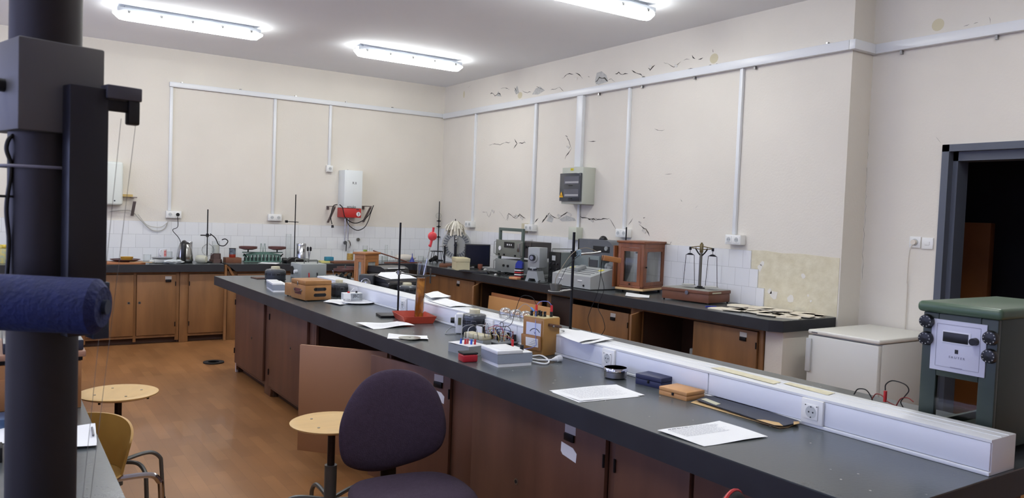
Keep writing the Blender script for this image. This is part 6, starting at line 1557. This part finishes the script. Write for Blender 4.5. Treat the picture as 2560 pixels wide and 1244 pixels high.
# glassware right of the oak cabinet
for i, (px, y, r_, ty, lab) in enumerate(((951, -.35, 6, 640, 'short clear beaker right of the oak cabinet'), (962, -.30, 8, 641, 'wide clear beaker before the slim graduated cylinder'), (1052, -.25, 7, 640, 'clear beaker right of the blue funnel'), (1063, -.3, 6, 644, 'small beaker left of the tripod'))):
    c = Vector((bb(px, y), y, ZT)); k = bk(px, y)
    glassvessel('beaker', lab, c, beaker(r_ * k, zat(c, ty) - ZT), 'beaker')
c = Vector((bb(965, -.2), -.2, ZT)); k = bk(965, -.2); glassvessel('measuring_cylinder', 'slim clear graduated cylinder at the wall right of the oak cabinet', c, beaker(3.5 * k, zat(c, 612) - ZT), 'measuring cylinder')
c = Vector((bb(979, -.25), -.25, ZT)); k = bk(979, -.25); h_ = zat(c, 627) - ZT
glassvessel('conical_flask', 'clear narrow-necked flask right of the slim cylinder', c, [(.0001, .002), (6 * k, .002), (6 * k, .008), (2 * k, h_ * .5), (1.6 * k, h_), (1.4 * k, h_), (1.8 * k, h_ * .5), (5.6 * k, .010), (.0001, .008)], 'flask')
c = Vector((bb(1015, -.28), -.28, ZT)); k = bk(1015, -.28)
q = M(); q.lathe([(.0001, -30 * k), (8 * k, -28 * k), (9.5 * k, -10 * k), (9 * k, 5 * k), (5 * k, 22 * k), (.0001, 30 * k)], 24, (0, 0, 9.5 * k), mx=Matrix.Rotation(PI / 2, 4, 'Y') )
q.out('paper_roll', mat('roll_cream', (222, 216, 204), .8), loc=c, rz=.1, label='fat cream paper roll lying behind the blue funnel', cat='paper roll')
c = Vector((bb(1027, -.42), -.46, ZT)); k = bk(1027, -.42); h_ = zat(c, 633) - ZT
M().lathe([(8 * k, 0), (7.6 * k, .004), (2 * k, h_ * .55), (1.2 * k, h_ * .65), (.8 * k, h_), (.4 * k, h_)], 24).out('funnel', mat('funnel_blue', (44, 56, 140), .4), loc=c, label='dark blue plastic funnel standing upside down on the far bench', cat='funnel')
M().cyl((-.30, 0, .16), (.20, 0, .012), .008, n=8).out('wooden_rod', mat('rod_brown', (110, 62, 48), .5), loc=(bb(982, -.4), -.42, ZT), label='brown rod leaning over the beakers on the far bench', cat='rod')
M().box(-.30, .25, -.012, .012, 0, .014, b=.003).out('wooden_rod', mat('rod_brown', (0, 0, 0)), loc=(bb(1010, -.5), -.53, ZT), label='reddish brown strip lying along the far bench edge by the funnel', cat='rod')
# jars on the oak cabinet
P, w_, d_, h_ = fit((911, 716), 28, 945, 884, 631)
for (u, v, r_, hh, lab, m2) in ((.38, .52, .021, .055, 'small glass jar with green content on top of the oak cabinet', mat('green_content', (130, 160, 60), .5)), (.78, .50, .013, .032, 'tiny clear beaker on top of the oak cabinet', None)):
    cc = P + Matrix.Rotation(math.radians(28), 3, 'Z') @ Vector((w_ * u, d_ * v, h_ + .001))
    t = T('jar' if m2 else 'beaker', lab, 'jar' if m2 else 'beaker', cc)
    M().lathe(beaker(r_, hh), 20).out('glass_wall', glass, t)
    if m2: M().cyl((0, 0, .005), (0, 0, hh * .35), r_ * .9, n=16).out('content', m2, t)

# ================================================================ floor ring
c = at(534, 906, z=0); 
M().lathe([(.055, .001), (.10, .001), (.10, .012), (.055, .012), (.055, .001)], 40).out('rubber_ring', blackm, loc=(c.x, c.y, 0), label='flat black ring lying on the parquet at the end of the middle bench', cat='ring')

# ================================================================ stools and chairs
ply = mat('plywood_seat', (206, 170, 112), .4, var=.06, scale=3, stretch=(1, 6, 1))
leg_m = mat('stool_grey', (96, 98, 98), .4, .5); post_m = mat('post_dark', (44, 34, 34), .45, .3)
def bent_legs(t, n, a0, hub_z, r_out, r_t, m_):
    for k in range(n):
        a = a0 + 2 * PI * k / n; c_, s_ = math.cos(a), math.sin(a)
        M().tube([(c_ * .02, s_ * .02, hub_z), (c_ * r_out * .55, s_ * r_out * .55, hub_z + .018), (c_ * (r_out - .045), s_ * (r_out - .045), hub_z + .014), (c_ * (r_out - .008), s_ * (r_out - .008), hub_z - .018), (c_ * r_out, s_ * r_out, hub_z - .06), (c_ * (r_out + .012), s_ * (r_out + .012), .02)], r_t, n=8).out('leg', m_, t)
        M().cyl((c_ * (r_out + .012), s_ * (r_out + .012), 0), (c_ * (r_out + .012), s_ * (r_out + .012), .024), r_t * 1.3, n=10).out('foot_cap', blackm, t)
def stool(label, px, py, zs, rz):
    c = at(px, py, z=zs)
    t = T('lab_stool', label, 'stool', (c.x, c.y, 0), rz, 'round plywood lab stools')
    M().lathe([(.0001, zs - .016), (.165, zs - .018), (.186, zs - .008), (.188, zs - .002), (.180, zs + .001), (.14, zs - .002), (.0001, zs - .003)], 48).out('seat', ply, t)
    q = M()
    for a in (0.6, 2.2, 3.8, 5.3): M().cyl((.11 * math.cos(a), .11 * math.sin(a), zs - .004), (.11 * math.cos(a), .11 * math.sin(a), zs + .0), .006, n=10).out('screw', metal, t)
    for a in (0.9, 2.9, 4.6): M().cyl((.15 * math.cos(a), .15 * math.sin(a), zs - .030), (.15 * math.cos(a), .15 * math.sin(a), zs - .017), .006, n=8).out('seat_buffer', blackm, t)
    M().cyl((0, 0, .40), (0, 0, zs - .016), .017, n=16).out('spindle', post_m, t)
    M().cyl((0, 0, .14), (0, 0, .42), .028, n=20).out('sleeve', leg_m, t)
    bent_legs(t, 5, .35, .26, .22, .0105, leg_m)
    return t
stool('round plywood stool standing left of the purple office chair', 830, 1053, .62, 0)
stool('round plywood stool beside the far left bench, behind the plywood chair', 296, 979, .62, 1.1)

def puffy(mb, outline, th, n_in=6, mx=None, dish=0.0):
    """inflated cushion from a closed outline in the local xz plane"""
    cx = sum(p[0] for p in outline) / len(outline); cz = sum(p[1] for p in outline) / len(outline)
    rings = []
    for side in (1, -1):
        for i in range(n_in + 1):
            a = PI / 2 * i / n_in
            if side == -1 and i == n_in: continue
            s_ = math.sin(a) if side == 1 else math.cos(PI / 2 * (i + 1) / n_in) if False else math.sin(PI / 2 - PI / 2 * (i + 1) / n_in)
            if side == 1: rr = s_; y = -math.cos(a) * th / 2
            else: rr = s_; y = math.sqrt(max(0, 1 - s_ * s_)) * th / 2
            rings.append((max(rr, .001), y))
    prev = None; first = None
    for rr, y in rings:
        sc = rr ** .45 if rr > .001 else .02
        ring = []
        for (x, z) in outline:
            u = (x - cx) * sc; v = (z - cz) * sc
            p = Vector((cx + u, y + dish * (u * u), cz + v))
            if mx: p = mx @ p
            ring.append(mb.b.verts.new(p))
        if prev:
            for k in range(len(ring)): mb.b.faces.new((prev[k], prev[(k + 1) % len(ring)], ring[(k + 1) % len(ring)], ring[k]))
        else: first = ring
        prev = ring
    mb.b.faces.new(list(reversed(first))); mb.b.faces.new(prev); mb.sm = True
    return mb
def smooth_outline(pts, res=4):
    out = []; n = len(pts)
    for i in range(n):
        a, b, c, d = [Vector((*pts[(i + j - 1) % n], 0)) for j in range(4)]
        for k in range(res):
            t = k / res; p = 0.5 * ((2 * b) + (c - a) * t + (2 * a - 5 * b + 4 * c - d) * t * t + (3 * b - a - 3 * c + d) * t ** 3); out.append((p.x, p.y))
    return out
# purple office chair
DC = 3.35
pb = CAM + ray(981, 1047) * DC; kk = DC / FPX
fab = mat('purple_fabric', (60, 47, 64), .95, var=.12, scale=60, bump=.35, bscale=220)
sc_ = CAM + ray(1052, 1262) * 3.02
fdir = Vector((sc_.x - pb.x, sc_.y - pb.y, 0)).normalized()
rzc = math.atan2(fdir.y, fdir.x) + PI / 2      # local -y looks along fdir
seat_c = Vector((pb.x, pb.y, 0)) + fdir * .27
oc = T('office_chair', 'purple fabric office chair with rounded backrest facing the camera', 'chair', seat_c, rzc)
oc_inv = Matrix.Rotation(-rzc, 4, 'Z') @ Matrix.Translation(-seat_c)
ol = [(975, 921), (1012, 925), (1046, 941), (1074, 970), (1092, 1010), (1103, 1058), (1103, 1096), (1090, 1130), (1058, 1152), (1012, 1166), (960, 1175), (915, 1168), (878, 1148), (862, 1118), (857, 1070), (862, 1030), (880, 985), (908, 947), (940, 927)]
foc = abs(RT.x * math.cos(rzc) + RT.y * math.sin(rzc))
bl_ = oc_inv @ pb
ol2 = smooth_outline([((x - 981) * kk / max(.8, foc) + bl_.x, (1047 - y) * kk * 1.0 + pb.z) for x, y in ol])
M_b = M(); puffy(M_b, ol2, .075, mx=Matrix.Translation((0, bl_.y, 0)), dish=-.55)
M_b.out('backrest', fab, oc, ang=1.3)
so = smooth_outline([(-.03, .185), (-.12, .21), (-.21, .16), (-.245, .04), (-.235, -.12), (-.17, -.22), (0, -.245), (.17, -.22), (.235, -.12), (.245, .04), (.21, .16), (.12, .21), (.03, .185)])
q = M(); puffy(q, so, .085, mx=Matrix.Translation((0, -.03, .455)) @ Matrix.Rotation(PI / 2, 4, 'X') @ Matrix.Scale(-1, 4, (0, 0, 1)) @ Matrix.Scale(-1, 4, (0, 0, 1)))
q.out('seat', fab, oc, ang=1.3)
M().box(bl_.x - .035, bl_.x + .035, bl_.y + .03, bl_.y + .045, .36, .62, b=.004).box(bl_.x - .035, bl_.x + .035, .02, bl_.y + .045, .355, .372, b=.004).out('back_support', black, oc)
M().box(-.09, .09, -.12, .10, .375, .42, b=.01).out('mechanism', black, oc)
M().cyl((0, 0, .10), (0, 0, .38), .028, n=18).out('gas_column', black, oc)
for k in range(5):
    a = 2 * PI * k / 5 + .3; c_, s_ = math.cos(a), math.sin(a)
    M().cyl((0, 0, .10), (c_ * .28, s_ * .28, .065), .024, .016, n=10).out('base_arm', black, oc)
    M().cyl((c_ * .28 - s_ * .012, s_ * .28 + c_ * .012, .028), (c_ * .28 + s_ * .012, s_ * .28 - c_ * .012, .028), .027, n=16).cyl((c_ * .28, s_ * .28, .03), (c_ * .28, s_ * .28, .07), .006, n=8).out('castor', black, oc)
# plywood shell chair at left
cpx = CAM + ray(165, 1150) * 3.25
pc_ = T('plywood_chair', 'yellowed plywood shell chair with chrome bent legs beside the left bench', 'chair', (cpx.x, cpx.y, 0), math.radians(62))
shm = mat('shell_ply', (178, 138, 72), .4, var=.1, scale=4)
zt_ = zat((cpx.x, cpx.y + .2), 1046); zs = .42
def shell(mb, th, fn, nu, nv):
    g1 = [[mb.b.verts.new(fn(u / nu, v / nv, 0)) for u in range(nu + 1)] for v in range(nv + 1)]
    g2 = [[mb.b.verts.new(fn(u / nu, v / nv, th)) for u in range(nu + 1)] for v in range(nv + 1)]
    for g, f in ((g1, 0), (g2, 1)):
        for v in range(nv):
            for u in range(nu): mb.b.faces.new((g[v][u], g[v][u + 1], g[v + 1][u + 1], g[v + 1][u]))
    for v in range(nv):
        for u in (0, nu): mb.b.faces.new((g1[v][u], g1[v + 1][u], g2[v + 1][u], g2[v][u]))
    for u in range(nu):
        for v in (0, nv): mb.b.faces.new((g1[v][u], g1[v][u + 1], g2[v][u + 1], g2[v][u]))
    mb.sm = True; return mb
def backfn(u, v, th):
    a = math.radians(-8 + (u - .5) * 150); e = abs(u - .5) * 2
    R_ = .215 + .03 * v + th; z = zs + .012 + (zt_ - zs) * v * (1 - .34 * e ** 2.5)
    return Vector((R_ * math.cos(a) - .02 + .015 * v, R_ * math.sin(a), z))
shell(M(), .010, backfn, 28, 10).out('curved_back', shm, pc_, ang=1.2)
M().lathe([(.0001, zs - .006), (.16, zs - .010), (.205, zs - .002), (.222, zs + .012), (.216, zs + .016), (.19, zs + .006), (.0001, zs + .004)], 40).out('seat', shm, pc_)
M().cyl((0, 0, .30), (0, 0, zs - .008), .05, .09, n=20).out('seat_hub', mat('hub_dark', (60, 52, 50), .5), pc_)
bent_legs(pc_, 4, math.radians(-62), .37, .37, .013, chrome)
# black chair with red piping at the bottom right
bc = CAM + ray(1823, 1340) * 2.0
rc_ = T('padded_chair', 'black padded chair with red piping, just its top edge at the bottom', 'chair', (bc.x - .068, bc.y + .188, 0), math.radians(200))
zt2 = zat((bc.x, bc.y), 1228)
ob = smooth_outline([(-.14, .58), (-.15, zt2 - .14), (-.085, zt2 - .035), (0, zt2), (.085, zt2 - .035), (.15, zt2 - .14), (.14, .58), (0, .55)])
q = M(); puffy(q, ob, .06, mx=Matrix.Translation((0, .2, 0))); q.out('backrest', blackm, rc_, ang=1.2)
M().tube([(x * 1.0, .2, z) for x, z in ob] + [(ob[0][0], .2, ob[0][1])], .005, n=6, smooth=False).out('piping', redm, rc_)
M().box(-.2, .2, -.2, .18, .42, .47, b=.02).out('seat', blackm, rc_)
for (u, v) in ((-.17, -.17), (.17, -.17), (-.17, .17), (.17, .17)): M().cyl((u, v, 0), (u, v, .42), .012, n=10).out('leg', black, rc_)
M().cyl((-.1, .19, .42), (-.1, .21, .6), .010).cyl((.1, .19, .42), (.1, .21, .6), .010).out('back_stay', black, rc_)

# ================================================================ left bench: drawer cabinet, pads
P = at(203, 1018, z=ZT)
dw = .62
dc = T('drawer_cabinet', 'small oak drawer cabinet at the edge of the left bench behind the column', 'cabinet', (P.x - dw, P.y, ZT))
zt1 = zat(P, 902) - ZT; tanw = mat('drawer_oak', (150, 104, 66), .5, var=.1, scale=6)
M().box(0, dw, .0, .36, 0, zt1, b=.003).out('case_body', tanw, dc)
M().box(.01, dw / 2 - .005, -.006, 0, .012, zt1 * .72, b=.002).out('drawer', tanw, dc)
M().box(dw / 2 + .005, dw - .01, -.006, 0, .012, zt1 * .72, b=.002).out('drawer', tanw, dc)
M().box(.02, dw + .004, .02, .34, zt1, zt1 + .014).out('dark_drawer', blackm, dc)  # black strip for the thin dark drawer below the top board
M().box(-.01, dw + .012, -.004, .36, zt1 + .015, zt1 + .034, b=.003).out('top_board', mat('pink_board', (158, 118, 98), .5), dc)
M().box(-.20, .026, .004, .3, 0, .035, b=.004).out('flat_case', mat('navy_case', (40, 46, 62), .3), loc=(P.x - .02, P.y + .01, ZT + zt1 + .0345), label='dark navy flat case on the right end of the oak drawer cabinet', cat='case')
t = T('wooden_case', 'orange-brown case with cream lid on the left end of the drawer cabinet', 'case', (P.x - .58, P.y + .02, ZT + zt1 + .0345))
M().box(0, .28, 0, .28, 0, .05, b=.003).out('case_body', mat('orange_case', (170, 96, 46), .5), t)
M().box(-.003, .283, -.003, .283, .051, .085, b=.004).out('lid', mat('cream_lid', (206, 190, 160), .5), t)
M().poly([(0, 0, 0), (.03, -.006, 0), (.005, -.004, .10)], .004, (0, -1, 0)).out('yellow_note', mat('note_yellow', (220, 206, 110), .8), loc=(P.x - .055, P.y - .010, ZT + .06), label='folded yellow paper slip against the drawer cabinet', cat='paper')
np_ = sheet('notepad', 'thick white notepad at the right edge of the left bench', [(95, 1078), (238, 1061), (243, 1113), (100, 1128)], z=ZT + .006, curl=.004, cat='notepad')
a = at(230, 1068, z=.914); b_ = at(233, 1088, z=.914)
M().cyl((0, 0, 0), b_ - a, .003, n=8).out('pen', mat('pen_grey', (110, 112, 120), .4), loc=a, label='thin grey pen lying on the notepad corner', cat='pen')
sheet('paper_sheet', 'white sheet at the left frame edge beneath the column', [(-60, 1082), (12, 1070), (12, 1108), (-60, 1120)], curl=.003)
M().box(-.25, 0, -.05, .05, 0, .03, b=.003).out('flat_case', mat('blue_case', (60, 84, 120), .4), loc=at(14, 1062, z=ZT), label='blue flat case at the far left edge of the left bench', cat='case')
M().box(-.2, 0, -.03, .03, 0, .04, b=.003).out('black_block', blackm, loc=at(6, 1148, z=ZT), label='black block at the left frame edge on the left bench', cat='block')

# ================================================================ near column apparatus (out of focus)
Pc = CAM + ray(45, 200) * 1.12; Pr = CAM + ray(262, 200) * 1.21
u = Vector((Pr.x - Pc.x, Pr.y - Pc.y, 0)); wB = u.length; u.normalize(); v = Vector((-u.y, u.x, 0))
ctr = Vector((Pc.x, Pc.y, 0)) + u * wB * .47 + v * wB * .5
ap = T('steel_column', 'large out-of-focus steel column apparatus with blue cylinder on the left bench', 'apparatus', (ctr.x, ctr.y, ZT), math.atan2(u.y, u.x))
zt_b, zb_b = zat(Pc, 87) - ZT, zat(Pc, 322) - ZT
ai = Matrix.Rotation(-math.atan2(u.y, u.x), 4, 'Z') @ Matrix.Translation(-Vector((ctr.x, ctr.y, ZT)))
Dc = (ctr + Vector((0, 0, 1.6)) - CAM).dot(FW); Rc = 79 / FPX * Dc
colm = mat('column_steel', (48, 44, 46), .5, .55, var=.1, scale=3)
M().cyl((0, 0, .02), (0, 0, 1.15), Rc, n=48).out('column', colm, ap)
M().cyl((0, 0, 0), (0, 0, .025), Rc * 2.0, n=40).out('base_flange', dkmetal, ap)
M().box(-wB * .47, wB * .53, -wB * .5, wB * .5, zb_b, zt_b, b=.003).out('clamp_block', mat('block_alu', (100, 99, 99), .55, .4), ap)
ps_ = ai @ (CAM + ray(-5, 212) * 1.2)
M().cyl((-wB * .47, 0, (zt_b + zb_b) / 2), (-wB * .47 - .03, 0, (zt_b + zb_b) / 2), .010, n=12).out('clamp_screw', black, ap)
yr = -wB * .5
def lyp(px, py, yl):
    o_ = ai @ CAM; d_ = ai.to_3x3() @ ray(px, py); return o_ + d_ * ((yl - o_.y) / d_.y)
ra = lyp(173, 400, yr - .030); rb2 = lyp(271, 400, yr - .030)
zr0, zr1 = lyp(224, 838, yr - .03).z, lyp(224, 215, yr - .03).z
M().box(ra.x, rb2.x, yr - .030, yr - .001, zr0, zr1, b=.002).out('black_rail', mat('rail_black', (22, 22, 32), .4), ap)
# bracket with clip and threads
def loc_(px, py, D=0, yl=None):
    if yl is None: yl = yr - .02 if D < 1.14 else yr * .2
    o_ = ai @ CAM; d_ = ai.to_3x3() @ ray(px, py); return o_ + d_ * ((yl - o_.y) / d_.y)
Db = (ap.matrix_world.translation if False else Vector((ctr.x, ctr.y, 1.7))) ; 
a = loc_(278, 232, 1.13); b_ = loc_(346, 232, 1.13)
M().box(rb2.x - .005, b_.x, yr - .035, yr - .008, a.z - .010, a.z + .011, b=.002).out('release_bracket', mat('bracket_dim', (84, 84, 92), .4, .3), ap)
c1_ = loc_(327, 285, 1.12)
M().box(c1_.x - .009, c1_.x + .009, yr - .034, yr - .018, c1_.z - .018, c1_.z + .020, b=.003).out('black_clip', black, ap)
M().box(rb2.x - .004, c1_.x - .006, yr - .030, yr - .016, a.z - .028, a.z - .011, b=.002).out('magnet', blackm, ap)
e0 = loc_(303, 298, 1.12); e1 = loc_(262, 690, 1.12)
for i, (p0_, p1_) in enumerate(((303, 262), (341, 292))):
    q0 = loc_(p0_, 296, 1.12); q1 = loc_(p1_, 700, 1.12); d_ = (q1 - q0); q2 = q0 + d_ * ((q0.z - .002) / max(.05, q0.z - q1.z))
    M().cyl(q0, q2, .0004, n=5).out('thread', mat('thread_grey', (140, 136, 130), .8), ap)
# blue cylinder
c0_ = ai @ (CAM + ray(240, 766) * 1.07); c1_ = ai @ (CAM + ray(-330, 738) * 1.045)
ax = (c0_ - c1_).normalized()
bluer = mat('blue_winding', (12, 26, 78), .75, var=.2, scale=40, bump=.3, bscale=150)
q = M(); q.cyl(c1_, c0_, .0385, n=40); q.cyl(c0_, c0_ + ax * .010, .0385, .028, n=40); q.out('blue_cylinder', bluer, ap)
M().cyl(c0_ + ax * .010, c0_ + ax * .016, .010, n=20).out('cylinder_end_cap', mat('dark_blue_cap', (30, 40, 60), .5), ap)
M().box(rb2.x - .012, rb2.x + .004, yr - .034, yr - .002, zat(Pr, 722) - ZT, zat(Pr, 700) - ZT, b=.002).out('rail_clamp', mat('clamp_navy', (34, 44, 62), .5), ap)
M().box(rb2.x - .020, rb2.x + .004, yr - .034, yr - .002, zat(Pr, 838) - ZT, zat(Pr, 786) - ZT, b=.002).out('rail_clamp', mat('clamp_navy', (34, 44, 62), .5), ap)
M().tube([loc_(42, 336, 1.16), loc_(24, 345, 1.16), loc_(16, 372, 1.16), loc_(26, 405, 1.16), loc_(26, 440, 1.16), loc_(16, 520, 1.16), loc_(22, 600, 1.16), loc_(18, 680, 1.18), loc_(12, 760, 1.18)], .0032, n=8).out('black_cable', black, ap)
zz = zat(Pc, 412) - ZT
q = M(); q.tube([((Rc + .003) * math.cos(a * PI / 16) - (.010 if 12 < a < 20 else 0), (Rc + .003) * math.sin(a * PI / 16), zz) for a in range(33)], .0025, n=6, smooth=False)
q.out('cable_tie', mat('tie_grey', (130, 128, 136), .5), ap)
M().cyl(loc_(-60, 487, 1.2), loc_(30, 491, 1.18), .0022, n=6).out('side_wire', blackm, ap)
